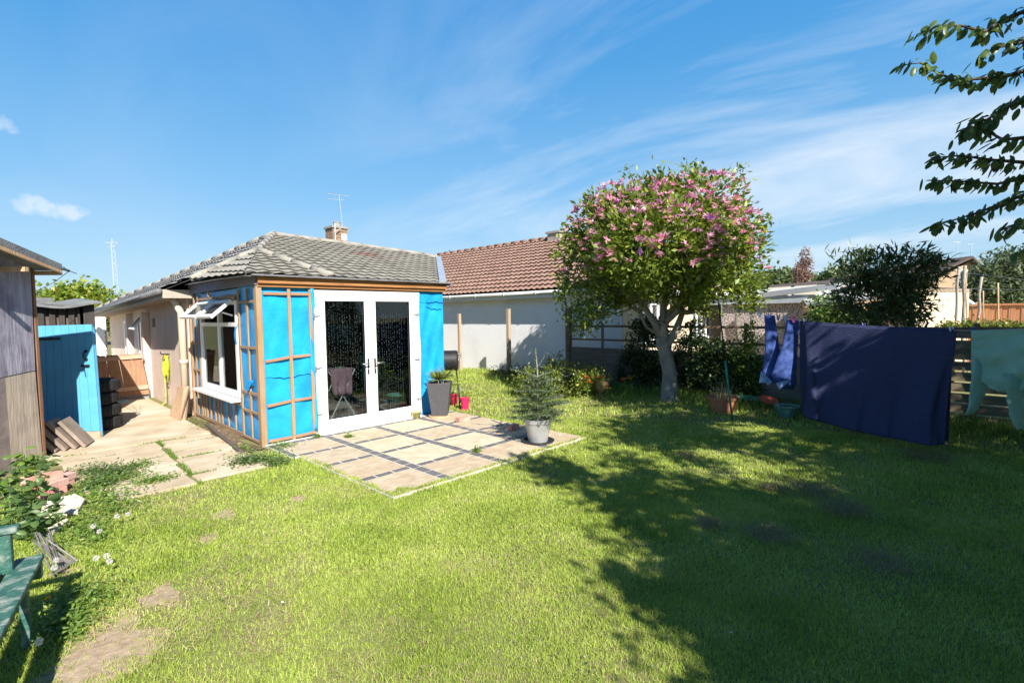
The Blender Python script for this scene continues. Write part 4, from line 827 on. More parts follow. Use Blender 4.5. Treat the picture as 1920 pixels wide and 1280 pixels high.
# leaning slabs and boards
sl = [((95, 790), (118, 775), (155, 852), (128, 866)), ]
labs = ['front paving slab with a pale sunlit face leaning by the blue door', 'second leaning slab, tight behind the front one', 'third slab in the leaning row by the shed', 'fourth slab in the leaning row by the shed', 'rearmost slab of the leaning row in the shed shade']
for k in range(5):
    base = Vector((.74 - .10 * k, 8.62 - .02 * k, .022)); ln = Vector((-.30, .10, .46 - .02 * k)).normalized(); wd = Vector((.26, .72, 0)).normalized()
    if k > 0: ln = Vector((-.34, .05, .5)).normalized()
    q = MB(); q.obox(base, wd * .36, ln * (.44 + .02 * (k == 1)), wd.cross(ln).normalized() * .04); o = q.build('paving_slab', M['old_board'], bevel=.004); tag(o, labs[k], 'paving slab', 'paving slabs leaning between the shed and the blue door')
# gate
YG = 13.1
gt = thing('timber_gate', 'low brown picket gate leaning across the alley', 'gate', (1.7, YG, 0))
gl, gr = onY(176, 700, YG).x, 2.26
nb_ = 9
for k in range(nb_):
    x = gl + (gr - gl) * (k + .5) / nb_; tl_ = -.10 + random.uniform(-.008, .008); zt_ = .98 + random.uniform(-.015, .015)
    q = MB(); q.obox((x - .05, YG - .005, .10), (.1, 0, 0), (0, .02, 0), (tl_, .03, zt_ - .10)); q.build('picket', M['gate_wood'], gt, bevel=.003)
for z, dz_ in ((.20, 0), (.86, .0)):
    q = MB(); q.obox((gl - .1 * z, YG - .04 + .03 * z, z), (gr - gl, 0, .02), (0, .03, 0), (0, 0, .085)); q.build('rail', M['gate_rail'], gt, bevel=.003)
q = MB(); q.box(gl - .1, gr, YG + .05, YG + .16, 0, .09); q.build('threshold_board', mat('grey blue board', (0.25, 0.27, 0.29), None, rough=.8), gt)
q = MB(); q.obox((1.45, 12.55, .026), (.42, .25, 0), (-.05, .09, 0), (0, 0, .02)); o = q.build('blue_strip', M['door_blue']); tag(o, 'offcut of light blue painted board lying on the path', 'board')
# electric box / shadow return beside gate and hose
q = MB(); p = onX(316, 690, WX - .03)
hz = thing('garden_hose', 'yellow green garden hose hung in loops on the bungalow side wall', 'hose', (WX - .05, p.y, 1.0)); q = MB(); q.tube([(WX - .002, p.y, 1.02), (WX - .14, p.y, 1.03), (WX - .15, p.y, 1.08)], .012); q.build('hook', M['dark_metal'], hz)
q = MB()
for k in range(5):
    yw = .04 + .022 * k; L_ = random.uniform(.36, .62); xo = WX - .03 - .012 * k; pts = []
    for j in range(21):
        a = 2 * math.pi * j / 20; pts.append((xo + .006 * math.sin(a * 2), p.y + .05 + math.sin(a) * (yw + .03 * (1 - math.cos(a))), 1.02 - (1 - math.cos(a)) / 2 * L_))
    q.tube(pts, .009, n=6, cap=False)
q.tube([(WX - .06, p.y + .18, 1.0), (WX - .05, p.y + .25, .6), (WX - .05, p.y + .24, .3), (WX - .07, p.y + .2, .06), (WX - .15, p.y + .1, .035)], .009, n=6)
q.tube([(WX - .07, p.y + .16, .95), (WX - .06, p.y + .21, .5), (WX - .06, p.y + .17, .2), (WX - .08, p.y + .22, .12)], .009, n=6)
q.build('coil', M['hose'], hz, smooth=True); q = MB(); q.tube([(WX - .06, p.y + .2, .98), (WX - .06, p.y + .2, .90)], .02); q.build('connector', M['orange_plastic'], hz)
# planks against the wall
for k, (pxa, pxb, lb, m_) in enumerate((((318, 783), (337, 792), 'wide pale board leaning on the wall below the hose', 'new_wood'), ((338, 791), (347, 789), 'narrow pale plank leaning against the downpipe', 'gate_rail'))):
    a, b = gnd(*pxa), gnd(*pxb); q = MB(); ln = Vector((.16, .10, .0)); q.obox(a + Vector((0, 0, .025)), b - a, Vector((.03, .03, 0)), Vector((.17 - .07 * k, .12, .50 + .04 * k))); o = q.build('board', M[m_], bevel=.003); tag(o, lb, 'board')
# timber scraps by the soil strip
q = MB(); q.bar(gnd(388, 800) + Vector((0, 0, .035)), gnd(452, 852) + Vector((0, 0, .035)), .05, .04); o = q.build('timber_scrap', M['mid_wood'], bevel=.002); tag(o, 'thin brown timber lying in the soil beside the blue extension', 'timber')
q = MB()
for k in range(34):
    c = Vector((2.1 + random.uniform(-.05, .25), random.uniform(6.6, 9.9), .015)); r = random.uniform(.008, .026); q.lathe(c, [(0, r * .9), (r * .7, r * .6), (r, 0), (r * .8, -r)], n=6)
o = q.build('rubble', M['brick_old']); struct(o, 'stuff', 'small stones and rubble along the foot of the extension'); o['category'] = 'rubble'

# bricks stack
def brick(x, y, z, ang, lab_, m_='brick_red', group='bricks stacked on the left border', tilt=0):
    q = MB(); q.box(-.105, .105, -.05, .05, 0, .065); o = q.build('brick', M[m_], bevel=.003); o.location = (x, y, z); o.rotation_euler = (0, tilt, ang); tag(o, lab_, 'brick', group); return o
c = gnd(98, 928); A_ = rad(35)
brick(c.x, c.y, .0, A_, 'lowest brick of the pile, half sunk in weeds'); brick(c.x + .02, c.y + .02, .067, A_ + .1, 'middle brick of the pile beside the weeds', 'brick_pale'); brick(c.x - .02, c.y + .08, .134, A_ - .15, 'top brick of the pile, nearest the lawn'); brick(c.x + .10, c.y + .22, .067, A_ + .2, 'brick at the back of the pile by the pale plywood', 'brick_pale'); brick(c.x + .08, c.y + .21, .0, A_ + .15, 'brick under the back one in the pile')
brick(c.x - .10, c.y + .17, .134, A_ + .05, 'upper brick on the shed side of the pile', 'brick_pale'); brick(c.x - .10, c.y + .16, .067, A_, 'brick below the shed side one in the pile')
a = [gnd(82, 950), gnd(142, 935), gnd(160, 945), gnd(146, 970), gnd(76, 974)]; q = MB(); q.prism([p + Vector((0, 0, .01)) for p in a], (0, 0, .045)); o = q.build('stone_slab', M['white_stone'], bevel=.005); tag(o, 'broken white slab lying in the grass in front of the brick pile', 'stone slab')
a = [gnd(90, 1000), gnd(126, 981), gnd(129, 984), gnd(100, 1008)]; q = MB(); q.prism([p + Vector((0, 0, .01)) for p in a], (0, 0, .04)); o = q.build('stone_slab', M['white_stone'], bevel=.004); tag(o, 'small white stone sliver among the weeds behind the metal rods', 'stone slab')
# metal rods
q = MB()
for k in range(22):
    a = gnd(60 + random.uniform(0, 36), 1003 + random.uniform(0, 16), .16) ; b = gnd(100 + k * 2.2, 1078 - k * 1.3, .03); q.tube([a + Vector((0, 0, random.uniform(-.03, .05))), b], .004, n=5)
o = q.build('rod_bundle', mat('grey rods', (0.30, 0.28, 0.25), (0.15, 0.14, 0.13), rough=.5, metal=.4)); tag(o, 'splayed bundle of thin grey metal rods beside the green bench', 'metal rods')
# green bench, its far end in view
bn = thing('green_bench', 'old wooden bench with flaking dark green paint at the left edge', 'bench', gnd(20, 1100))
ZS = .44
e1, e2, f1, f2 = gnd(83, 1036, ZS), gnd(28, 1054, ZS), gnd(-30, 1250, ZS), gnd(-120, 1230, ZS)
long_ = (f1 - e1).normalized(); acr = (e2 - e1); acr = (acr - long_ * acr.dot(long_)).normalized()
def slat(off, w, z, shift=0, L=1.5): q = MB(); q.obox(e1 + acr * off + long_ * shift + Vector((0, 0, z - ZS - .028)), acr * w, long_ * L, (0, 0, .028)); return q
slat(0, .115, ZS).build('seat_slat', M['bench'], bn, bevel=.005); slat(.135, .115, ZS, .03).build('seat_slat', M['bench'], bn, bevel=.005); slat(.27, .115, ZS, .0).build('seat_slat', M['bench'], bn, bevel=.005)
q = MB(); q.obox(e1 + acr * .0 + long_ * .05 + Vector((0, 0, -.10)), acr * .42, long_ * .05, (0, 0, .07)); q.build('seat_frame', M['bench'], bn, bevel=.004)
for off in (.0, .40):
    q = MB(); q.obox(e1 + acr * (off + .05 * (off == 0)) + long_ * .10 + Vector((0, 0, -ZS)), acr * .035, long_ * .05, (0, 0, ZS - .03 if off == 0 else ZS + .4)); q.build('leg', M['bench'], bn, bevel=.004)
arm = [gnd(40, 972, .66), gnd(40, 980, .66), gnd(20, 1002, .66)]
ar0 = gnd(40, 978, .66)
q = MB(); q.obox(ar0 + Vector((0, 0, -.03)), acr * .45, long_ * .08, (0, 0, .03)); q.obox(ar0 + acr * .03 + long_ * .02 + Vector((0, 0, -.24)), acr * .05, long_ * .045, (0, 0, .21)); q.build('armrest', M['bench'], bn, bevel=.01)
q = MB(); q.obox(e1 + acr * .50 + long_ * .04 + Vector((0, 0, .15)), acr * .03, long_ * 1.5, (0, 0, .09)); q.obox(e1 + acr * .50 + long_ * .04 + Vector((0, 0, .32)), acr * .03, long_ * 1.5, (0, 0, .09)); q.build('backrest', M['bench'], bn, bevel=.004)

# van beyond the gate
vn = thing('white_van', 'white box van with red lettering parked beyond the gate', 'van', (1.9, 20, 0))
YV = 19.5; a, b = onY(168, 592, YV), onY(203, 660, YV)
q = MB(); q.box(a.x - 1.2, b.x, YV, YV + 3.8, .45, a.z); q.build('body', M['white'], vn, bevel=.06)
q = MB(); q.box(a.x - 1.2, b.x + .05, YV - .05, YV - .005, .38, .48); q.box(b.x - .86, b.x - .84, YV - .004, YV - .001, .6, a.z - .15); q.box(b.x - .82, b.x - .62, YV - .02, YV - .003, .74, .78); q.build('rear_trim', M['gutter_grey'], vn)
q = MB()
for k in range(8):
    z = a.z - .55 - k * .14
    q.box(b.x - .045, b.x - .03, YV - .006, YV - .002, z, z + .10); q.box(b.x - .045 + .0 , b.x - .012, YV - .0055, YV - .0025, z + .04 * (k % 3), z + .02 + .04 * (k % 3))
q.build('red_lettering', mat('dark red vinyl', (0.42, 0.03, 0.07), None, rough=.4), vn)
for x in (a.x - .8, b.x - .35): q = MB(); q.lathe((x, YV + .5, .33), [(0, .1), (.2, .1), (.33, .09), (.34, 0), (.33, -.09), (0, -.1)], n=24, axis=(1, 0, 0)); q.build('wheel', M['tyre'], vn)
#@@MID
random.seed(21); RNG = np.random.default_rng(41)
# ================================================================ PATIO OBJECTS
pc = onY(834, 780, 6.62); pc = Vector((5.06, 6.58, 0.03))
pt = thing('tall_planter', 'tall tapered charcoal planter with a spiky plant against the blue wall', 'planter', pc)
q = MB(); q.lathe(pc, [(.19, 0), (.19, .035), (0, .035)], n=20); q.build('base_board', M['cork'], pt)
q = MB(); s2_ = math.sqrt(2); q.lathe(pc + Vector((0, 0, .036)), [(.0, 0), (.125 * s2_, 0), (.19 * s2_, .53), (.19 * s2_, .54), (.172 * s2_, .54), (.162 * s2_, .48), (0, .48)], n=4, axis=(0.0, 0.0, 1)); o = q.build('pot', M['planter'], pt, bevel=.006)
for dx_, dy_, n_, L_ in ((-.04, -.03, 60, .24), (.08, .03, 75, .30)):
    b0 = np.array(pc) + [dx_, dy_, .62]; q = MB(); q.tube([pc + Vector((dx_, dy_, .48)), V3(b0)], .014 if dx_ < 0 else .02); q.build('stem', M['ridge'], pt)
    D_ = unit(RNG.normal(size=(n_, 3))); D_[:, 2] = np.abs(D_[:, 2]) * 1.0 + .1; C_ = np.tile(b0, (n_, 1)) + D_ * .01
    X_ = unit(np.cross(D_, RNG.normal(size=(n_, 3)))); D_ = unit(D_); Ls = RNG.uniform(.6, 1.15, n_)[:, None] * L_; w_ = .011; dr_ = np.array([0, 0, -1.0])
    v = np.stack([C_ - X_ * w_, C_ + X_ * w_, C_ + D_ * Ls * .55 + X_ * w_ + dr_ * Ls * .03, C_ + D_ * Ls * .55 - X_ * w_ + dr_ * Ls * .03, C_ + D_ * Ls + dr_ * Ls * .16], 1).reshape(-1, 3)
    tri_mesh('spiky_leaves', v, (np.array([[0, 1, 2], [0, 2, 3], [3, 2, 4]])[None] + (np.arange(n_) * 5)[:, None, None]).reshape(-1, 3), M['spiky'], pt)
# Christmas tree in its pot
xc = Vector((4.90, 4.30, 0.027)); xt = thing('potted_fir_tree', 'small bushy fir tree in a silver grey pot on the patio corner', 'potted tree', xc)
q = MB(); q.lathe(xc, [(0, 0), (.2, 0), (.215, .025), (.205, .027), (.19, .01), (0, .01)], n=32); q.build('saucer', M['black'], xt, smooth=True)
q = MB(); q.lathe(xc + Vector((0, 0, .012)), [(0, 0), (.125, 0), (.172, .24), (.182, .245), (.185, .30), (.170, .30), (.165, .25), (0, .25)], n=40); q.build('pot', M['silver'], xt, smooth=False)
top = xc + Vector((-.03, 0.0, 1.22)); q = MB(); q.tube([xc + Vector((0, 0, .25)), xc + Vector((.01, .0, .7)), xc + Vector((.0, 0, .95)), top], [.018, .014, .010, .004]); 
tw = []                                                # twigs as (p0, p1)
def limb(p, d, L, lev):
    d = d.normalized(); e = p + d * L; tw.append((p, e))
    if lev > 0:
        n_ = int(3 + L * 16)
        for k in range(n_):
            f = .2 + .8 * (k + .5) / n_; sidev = d.cross(Vector((0, 0, 1))).normalized() * (1 if k % 2 else -1)
            limb(p + d * L * f, d * .75 + sidev * .75 + Vector((0, 0, random.uniform(-.12, .10))), L * (1 - f * .6) * .42, lev - 1)
for k in range(58):
    h = .30 + .56 * (k / 58) + random.uniform(-.02, .02); a_ = k * 2.4; Lr = (.40 - .26 * max(0, (h - .30) / .56) ** 1.6) * random.uniform(.8, 1.12)
    if h > .66: Lr *= .95
    limb(xc + Vector((0, 0, h)), Vector((math.cos(a_), math.sin(a_), .05 + .25 * (h - .3))), Lr, 1)
for (dx_, dz0, dz1_) in ((Vector((-.28, .22, 0)), .86, .97), (Vector((.20, -.16, 0)), .86, .94), (Vector((.2, -.22, 0)), .78, .84), (Vector((.08, -.10, 0)), .98, 1.16), (Vector((-.14, .05, 0)), .80, .84), (Vector((-.03, .03, 0)), 1.0, 1.12)): tw.append((xc + Vector((0, 0, dz0)), xc + dx_ + Vector((0, 0, dz1_))))
tw.append((xc + Vector((0, 0, .92)), top))
for a, b in tw: q.tube([a, b], [.0035, .0015], n=4, cap=False)
q.build('trunk', M['ridge'], xt)
Cn, Dn = [], []
for a, b in tw:
    L_ = (b - a).length; n_ = int(L_ / .0027); d = (b - a) / max(L_, 1e-6)
    for k in range(n_):
        f = random.random(); r = Vector((random.gauss(0, 1), random.gauss(0, 1), random.gauss(0, 1) + .35)); r = (r - d * r.dot(d)).normalized(); Cn.append(a + (b - a) * f); Dn.append(d * .65 + r)
nn_ = len(Cn); v_, t_ = leaves(np.array([tuple(c) for c in Cn]), np.array([tuple(c) for c in Dn]), RNG.uniform(.024, .038, nn_), .006, fold=.1, curl=.05); tri_mesh('foliage', v_, t_, M['needle'], xt)
# small items
b = gnd(868, 789, .03); brick(b.x, b.y, .03, rad(-3), 'single pink red brick lying on the patio beside the planter', group='loose bricks on the patio')
b = gnd(966, 805, .03); brick(b.x, b.y + .05, .03, rad(12), 'grey pink brick on the patio behind the fir tree pot', group='loose bricks on the patio')
b = Vector((4.74, 6.80, .03)); q = MB(); q.lathe(b, [(0, 0), (.06, 0), (.075, .10), (.08, .10), (.08, .115), (.068, .115), (.055, .03), (0, .03)], n=24); o = q.build('flower_pot', M['yellow_pot'], smooth=True); tag(o, 'small pale yellow pot by the corner of the door sill', 'flower pot')
# barbecue
bq = onY(855, 695, 7.25); bx, by_, bz = 5.83, 7.35, .86
bb = thing('barbecue', 'black barrel barbecue on thin crossed legs beside the planter', 'barbecue', (bx, by_, 0))
axd = Vector((.75, -.66, 0)).normalized(); q = MB(); c = Vector((bx, by_, bz)); Lb_ = .42; q.lathe(c - axd * Lb_ / 2, [(0, 0), (.14, .0), (.175, .012), (.185, .03), (.185, Lb_ - .03), (.175, Lb_ - .012), (.14, Lb_), (0, Lb_)], n=32, axis=axd); q.build('barrel', M['black'], bb, smooth=False, bevel=.004)
q = MB()
for s_ in (-.5, .5):
    for (o_, t2) in ((.10, -.28), (-.10, .28)):
        sd_ = Vector((-axd.y, axd.x, 0)); q.tube([c + axd * s_ * Lb_ * .8 + sd_ * o_ - Vector((0, 0, .14)), Vector((c.x, c.y, 0)) + axd * s_ * Lb_ * 1.1 - sd_ * t2 * -1], .011)
q.tube([c + axd * -.2 + Vector((0, 0, -.45)), c + axd * .25 + Vector((0, 0, -.45))], .008); q.build('legs', M['black'], bb)
q = MB(); q.tube([c + axd * Lb_ / 2 + Vector((0, 0, .06)), c + axd * (Lb_ / 2 + .05) + Vector((0, 0, .06)), c + axd * (Lb_ / 2 + .05) + Vector((.0, .0, .12)), c + axd * Lb_ / 2 + Vector((0, 0, .12))], .008); q.lathe(c + axd * (Lb_ / 2 + .002), [(.05, 0), (.05, .012), (0, .012)], n=16, axis=axd); q.build('handle', M['metal'], bb)
# pink pots
def smallpot(x, y, m_, lab_, r=.1, h=.24, plant=True, z0=0):
    t = thing('flower_pot', lab_, 'flower pot', (x, y, z0)); q = MB(); q.lathe((x, y, z0), [(0, .0), (r * .68, 0), (r * .95, h * .85), (r * 1.06, h * .86), (r * 1.06, h), (r * .92, h), (r * .85, h * .8), (0, h * .8)], n=28); q.build('pot', m_, t, bevel=.003)
    if plant:
        n = 60; P = np.tile([[x, y, z0 + h * .8]], (n, 1)) + RNG.normal(size=(n, 3)) * [r * .3, r * .3, .01]; D = RNG.normal(size=(n, 3)) * .5; D[:, 2] += 1.1; P = P + D * RNG.uniform(0, .22, n)[:, None]
        v, tt = leaves(P, D + RNG.normal(size=(n, 3)) * .4, .07, .02); tri_mesh('plant', v, tt, M['leaf_weed'], t)
    return t
g_ = gnd(872, 768); smallpot(g_.x, g_.y, M['pink_pot'], 'hot pink tapered pot standing on the grass under the barbecue', r=.085, h=.22)
g_ = gnd(853, 760); smallpot(g_.x + .02, g_.y + .05, mat('deep red pot', (0.35, 0.015, 0.05), None, rough=.4), 'dark red pot half hidden behind the tall planter', r=.08, h=.22)

#@@RIGHT
random.seed(22); RNG = np.random.default_rng(42)
# ================================================================ NEIGHBOUR
XN = 10.45; YN = 6.45
nb = thing('neighbour_bungalow', 'white rendered neighbouring bungalow with a brown tiled roof', 'house', (XN, YN, 0))
g0, g1 = onX(838, 560, XN - .28), onX(1040, 544, XN - .28); ZN = (g0.z + g1.z) / 2; YFN = onX(822, 485, XN + 2.95).y - 4.2
q = MB(); q.box(XN, XN + .25, YN, YFN + 4, -.1, ZN - .06); q.box(XN + .26, XN + 5.8, YFN + 3.7, YFN + 4, -.1, ZN - .06); q.build('side_wall', M['render_white'], nb)
# rear wall in cream with window openings (facing the camera side)
x2 = XN + 5.9
wins = [(XN + .62, XN + 1.22), (XN + 1.35, XN + 2.1), (onY(1296, 600, YN).x, onY(1331, 600, YN).x)]
q = MB(); edges = [XN + .26] + [e for w in ((wins[0][0], wins[1][1]), wins[2]) for e in w] + [x2]
q.box(XN + .003, XN + .255, YN - .02, YN - .002, 0, ZN - .06)
zb, ztp = .95, 1.95
q.box(edges[0], x2, YN - .02, YN + .2, -.1, zb); q.box(edges[0], x2, YN - .02, YN + .2, ztp, ZN - .06)
q.box(edges[0], edges[1], YN - .02, YN + .2, zb, ztp); q.box(edges[2], edges[3], YN - .02, YN + .2, zb, ztp); q.box(edges[4], x2, YN - .02, YN + .2, zb, ztp)
q.build('rear_wall', M['cream'], nb)
for (a, b) in ((wins[0][0], wins[1][1]), wins[2]):
    q = MB(); w_ = .06; q.box(a, a + w_, YN - .03, YN + .04, zb, ztp); q.box(b - w_, b, YN - .03, YN + .04, zb, ztp); q.box(a + w_, b - w_, YN - .03, YN + .04, zb, zb + w_); q.box(a + w_, b - w_, YN - .03, YN + .04, ztp - w_, ztp)
    nmu = 3 if b - a > 1 else 1
    for k in range(1, nmu + 1): xx = a + (b - a) * k / (nmu + 1); q.box(xx - .04, xx + .04, YN - .03, YN + .04, zb + w_, ztp - w_)
    q.box(a - .05, b + .05, YN - .12, YN - .031, zb - .06, zb)
    w = q.build('window', M['upvc'], nb, bevel=.004); q = MB(); q.box(a + w_, b - w_, YN + .01, YN + .02, zb + w_, ztp - w_); q.build('pane', M['pane_dark'], w)
# soffit/fascia/gutter
q = MB(); q.box(XN - .26, XN - .001, YN - .25, YFN + 4.2, ZN - .12, ZN - .085); q.box(XN - .285, XN - .262, YN - .25, YFN + 4.2, ZN - .13, ZN + .02); q.box(XN - .262, x2 + .2, YN - .29, YN - .262, ZN - .13, ZN + .02); q.box(XN, x2 + .2, YN - .26, YN - .021, ZN - .12, ZN - .09); q.build('fascia', M['white'], nb)
q = MB(); q.tube([(XN - .34, YN - .3, ZN), (XN - .34, YFN + 4.2, ZN)], .052, n=12)
for k in range(9): q.tube([(XN - .34, YN + 1.2 * k, ZN), (XN - .34, YN + 1.2 * k + .06, ZN)], .062, n=12)
q.build('gutter', M['upvc'], nb, smooth=True)
xr = XN + 2.95; rz = onX(935, 463, xr).z
eN = Vector((XN - .36, YN - .3, ZN + .05)); eF = Vector((XN - .36, YFN + 4.2, ZN + .05))
rF = Vector((xr, eF.y, rz)); rN = Vector((xr, YN + 2.5, rz)); eR = Vector((x2 + .3, YN - .3, ZN + .05))
sN = Vector((xr - eN.x, 0, rz - eN.z)).normalized()
TB = tilemat('brown roof tile', (0.265, 0.165, 0.128), (0.19, 0.115, 0.088), (0, 1, 0), sN, .20, .26)
roof_tiles('roof', [eN, eF, rF, rN], (0, 1, 0), TB, nb, tw=.20, rh=.26, wave=.036, step=.052)
roof_tiles('roof', [eN, rN, eR], (1, 0, 0), TB, nb, tw=.20, rh=.26, wave=.036, step=.052)
q = MB(); q.add([eR, rN, rF, Vector((eR.x, eF.y, eR.z))], [(0, 1, 2, 3)]); q.add([eF, rF, Vector((eR.x, eF.y, eR.z))], [(0, 1, 2)]); q.build('roof', TB, nb)
ridge([rN, rF], .09).build('ridge_tiles', TB, nb, smooth=True); ridge([eN, rN], .08).build('ridge_tiles', TB, nb, smooth=True)
q = MB(); q.bar(rF + Vector((0, .03, .03)), eF + Vector((0, .03, .03)), .06, .14); q.build('verge_board', mat('pale blue verge', (0.42, 0.47, 0.56), None, rough=.6), nb)
p = onX(1046, 436, xr); q = MB(); q.box(xr - .25, xr + .25, p.y - .25, p.y + .25, rz - .3, p.z - .05); chn = q.build('chimney', M['conc_post'], nb); q = MB(); q.box(xr - .3, xr + .3, p.y - .3, p.y + .3, p.z - .05, p.z + .02); q.build('chimney_cap', M['ridge'], chn)
# little aerial seen between the two roofs
p = at(843, 477, 24); ae = thing('distant_aerial', 'tiny dark aerial showing between the two bungalow roofs', 'aerial', p); q = MB(); q.tube([p + Vector((0, 0, -1.2)), p + Vector((0, 0, .2))], .03); q.build('mast', M['dark_metal'], ae); q = MB(); q.tube([p + Vector((-.2, .2, .1)), p + Vector((.2, -.2, .1))], .03); q.tube([p + Vector((-.15, .15, -.1)), p + Vector((.15, -.15, -.1))], .03); q.tube([p + Vector((-.1, .1, 0)), p + Vector((-1.5, 2.2, .05))], .008, n=4); q.build('elements', M['dark_metal'], ae)
# ---------------------------------------------------------------- boundary: posts, trellis fence, boards
XF = 9.74
def fpost(px, pytop, w, m_, lab_, nm='fence_post', gp=None):
    p = onX(px, pytop, XF); q = MB(); q.box(XF - w / 2, XF + w / 2, p.y - w / 2, p.y + w / 2, -.05, p.z); o = q.build(nm, m_, bevel=.006); tag(o, lab_, 'post', gp); return p
wp = wood('pale post wood', (0.42, 0.33, 0.24), (0.30, 0.23, 0.17), axis=2)
fpost(861, 588, .085, wp, 'lone pale wooden post before the white wall, nearer the blue extension', gp='lone posts in front of the white wall'); fpost(953, 579, .095, wp, 'lone pale wooden post before the white wall, nearer the dark fence', gp='lone posts in front of the white wall')
fence = thing('boundary_fence', 'long fence of dark overlapping boards with open trellis rails above, behind the magnolia', 'fence', (XF, 4, 0))
pA = onX(1066, 577, XF); q = MB(); q.box(XF - .06, XF + .06, pA.y - .06, pA.y + .06, -.05, pA.z); q.build('end_post', M['rail_dark'], fence, bevel=.005)
ztr1, ztr2 = onX(1061, 611, XF).z, onX(1061, 635, XF).z; zpan = onX(1100, 655, XF).z
YE = -6.0
q = MB(); q.box(XF - .02, XF + .02, YE, pA.y - .07, ztr1 - .025, ztr1 + .025); q.box(XF - .02, XF + .02, YE, pA.y - .07, ztr2 - .022, ztr2 + .022); q.build('trellis_rail', M['rail_dark'], fence)
q = MB(); yy = pA.y - 1.0
while yy > YE: q.box(XF - .046, XF - .022, yy - .03, yy + .03, .05, ztr1 + .08); yy -= 1.05
q.build('upright', M['rail_dark'], fence)
q = MB(); nbd = 8; hB = zpan / nbd
for k in range(nbd):
    z0 = .02 + k * hB; yy = pA.y - .08
    while yy > 2.2:
        q.obox((XF - .015, yy - 1.8, z0), (0, 1.79, 0), (.018, 0, 0), (-.035, 0, hB + .025)); yy -= 1.81
q.build('fence_boards', M['fence_dark'], fence)
q = MB(); 
for k in range(9):
    z0 = .02 + k * .155; q.obox((XF - .02, YE, z0), (0, 2.2 - YE - .05, 0), (.02, 0, 0), (.02, 0, .125))
q.build('fence_boards', M['fence_olive'], fence)
q = MB(); q.box(XF - .01, XF + .09, YE, pA.y - .1, zpan - .02 + .03, zpan + .045); q.build('capping', M['rail_dark'], fence)
# fence continues as dark face behind (neighbour's shade side)
# ---------------------------------------------------------------- magnolia
mb_ = gnd(1255, 752); mg = thing('magnolia_tree', 'magnolia tree covered with pink star shaped flowers standing at the back of the lawn', 'tree', mb_)
dpt = 9.75 
def mp_(x, y, dd=0): return at(x, y, dpt + dd)
tr = [mb_ + Vector((0, 0, -.05)), mb_ + Vector((0, 0, .10)), mp_(1256, 700), mp_(1247, 660), mp_(1243, 632)]
b0 = mp_(1243, 632)
lumps = []
for (x, y, rx, ry, dd) in ((1235, 425, 150, 88, 0), (1140, 425, 80, 75, .1), (1335, 430, 88, 80, -.1), (1110, 520, 66, 62, .2), (1372, 490, 58, 58, -.2), (1240, 508, 120, 52, 0), (1300, 352, 95, 34, -.1), (1160, 365, 60, 36, .1), (1075, 455, 34, 42, .1), (1215, 352, 60, 28, .2), (1395, 455, 36, 38, 0), (1095, 572, 44, 32, .3), (1360, 545, 55, 26, -.2), (1225, 450, 120, 70, -.9), (1230, 450, 120, 70, .9), (1300, 520, 70, 40, -.6), (1160, 520, 60, 40, .6)):
    c = mp_(x, y + 16, dd); r = rx / FPX * dpt; rz_ = ry / FPX * dpt * .93; lumps.append((tuple(c), (r * .95, r * .95, rz_)))
pts, dirs = lump_points(lumps, 1150, shell=.68)
grow(tr, [.24, .165, .135, .13, .15], pts[::5], M['bark'], mg, tip=.0065, power=.5, rmax=.085)
q = MB()
limbs = [[(1243, 640), (1228, 606), (1205, 572), (1180, 545), (1150, 520)], [(1246, 645), (1243, 600), (1246, 560), (1240, 500)], [(1248, 650), (1268, 618), (1278, 590), (1279, 560), (1300, 500)], [(1246, 600), (1262, 580), (1290, 565), (1320, 540)]]
for L_ in limbs: q.tube([mp_(x, y, random.uniform(-.1, .1)) for x, y in L_], [.085, .07, .055, .04, .025][:len(L_)], n=10)
q.build('limbs', M['bark'], mg, smooth=True)
v_, t_ = clusters(pts, dirs, 28, .135, .060, .10, tilt=.6, outward=.8); tri_mesh('crown', v_, t_, M['leaf_mag'], mg)
# a few thin hanging sprays
hp_, hd_ = [], []
for (x, y) in ((1065, 590), (1080, 600), (1100, 605), (1120, 600), (1052, 560), (1395, 575), (1410, 560), (1330, 590), (1180, 570), (1300, 315), (1385, 322), (1290, 318), (1180, 330), (1425, 410), (1062, 540)):
    for k in range(3): hp_.append(tuple(mp_(x + random.uniform(-12, 12), y + random.uniform(-10, 6), random.uniform(-.2, .2)))); hd_.append((0, 0, .3))
v_, t_ = clusters(np.array(hp_), np.array(hd_), 14, .10, .042, .07); tri_mesh('outer_sprays', v_, t_, M['leaf_mag'], mg)
def blossom_arrays(n_pet, L, W):
    a = np.linspace(0, 2 * np.pi, n_pet, endpoint=False) + RNG.uniform(-.2, .2, n_pet); el = RNG.uniform(.1, 1.1, n_pet)
    D = np.stack([np.cos(a) * np.cos(el), np.sin(a) * np.cos(el), np.sin(el)], 1); return leaves(np.zeros((n_pet, 3)), D, RNG.uniform(.75, 1.1, n_pet) * L, W, big=True, fold=-.15, curl=.25, up=np.tile([[0, 0, 1.0]], (n_pet, 1)) + RNG.normal(size=(n_pet, 3)) * .1)
bases = []
for k in range(4):
    v, t = blossom_arrays(10 + k % 3, .10 + .01 * k, .04); me_o = tri_mesh('blossom', v, t, M['petal'] if k < 3 else M['petal_purple'], None, local=True); bases.append(me_o)
cpos, cdir = lump_points(lumps, 7000, shell=.98)
viewd = unit(np.array(EYE) - cpos); keep = ((cdir * viewd).sum(1) > .05) | (cdir[:, 2] > .55); ctr = np.array(mp_(1240, 440)); rel = cpos - ctr
keep &= (rel[:, 2] > -.75) & (RNG.uniform(size=len(cpos)) < np.clip(.40 + .40 * (rel[:, 2] + .7), .22, .95)); cand = cpos[keep] + cdir[keep] * .05
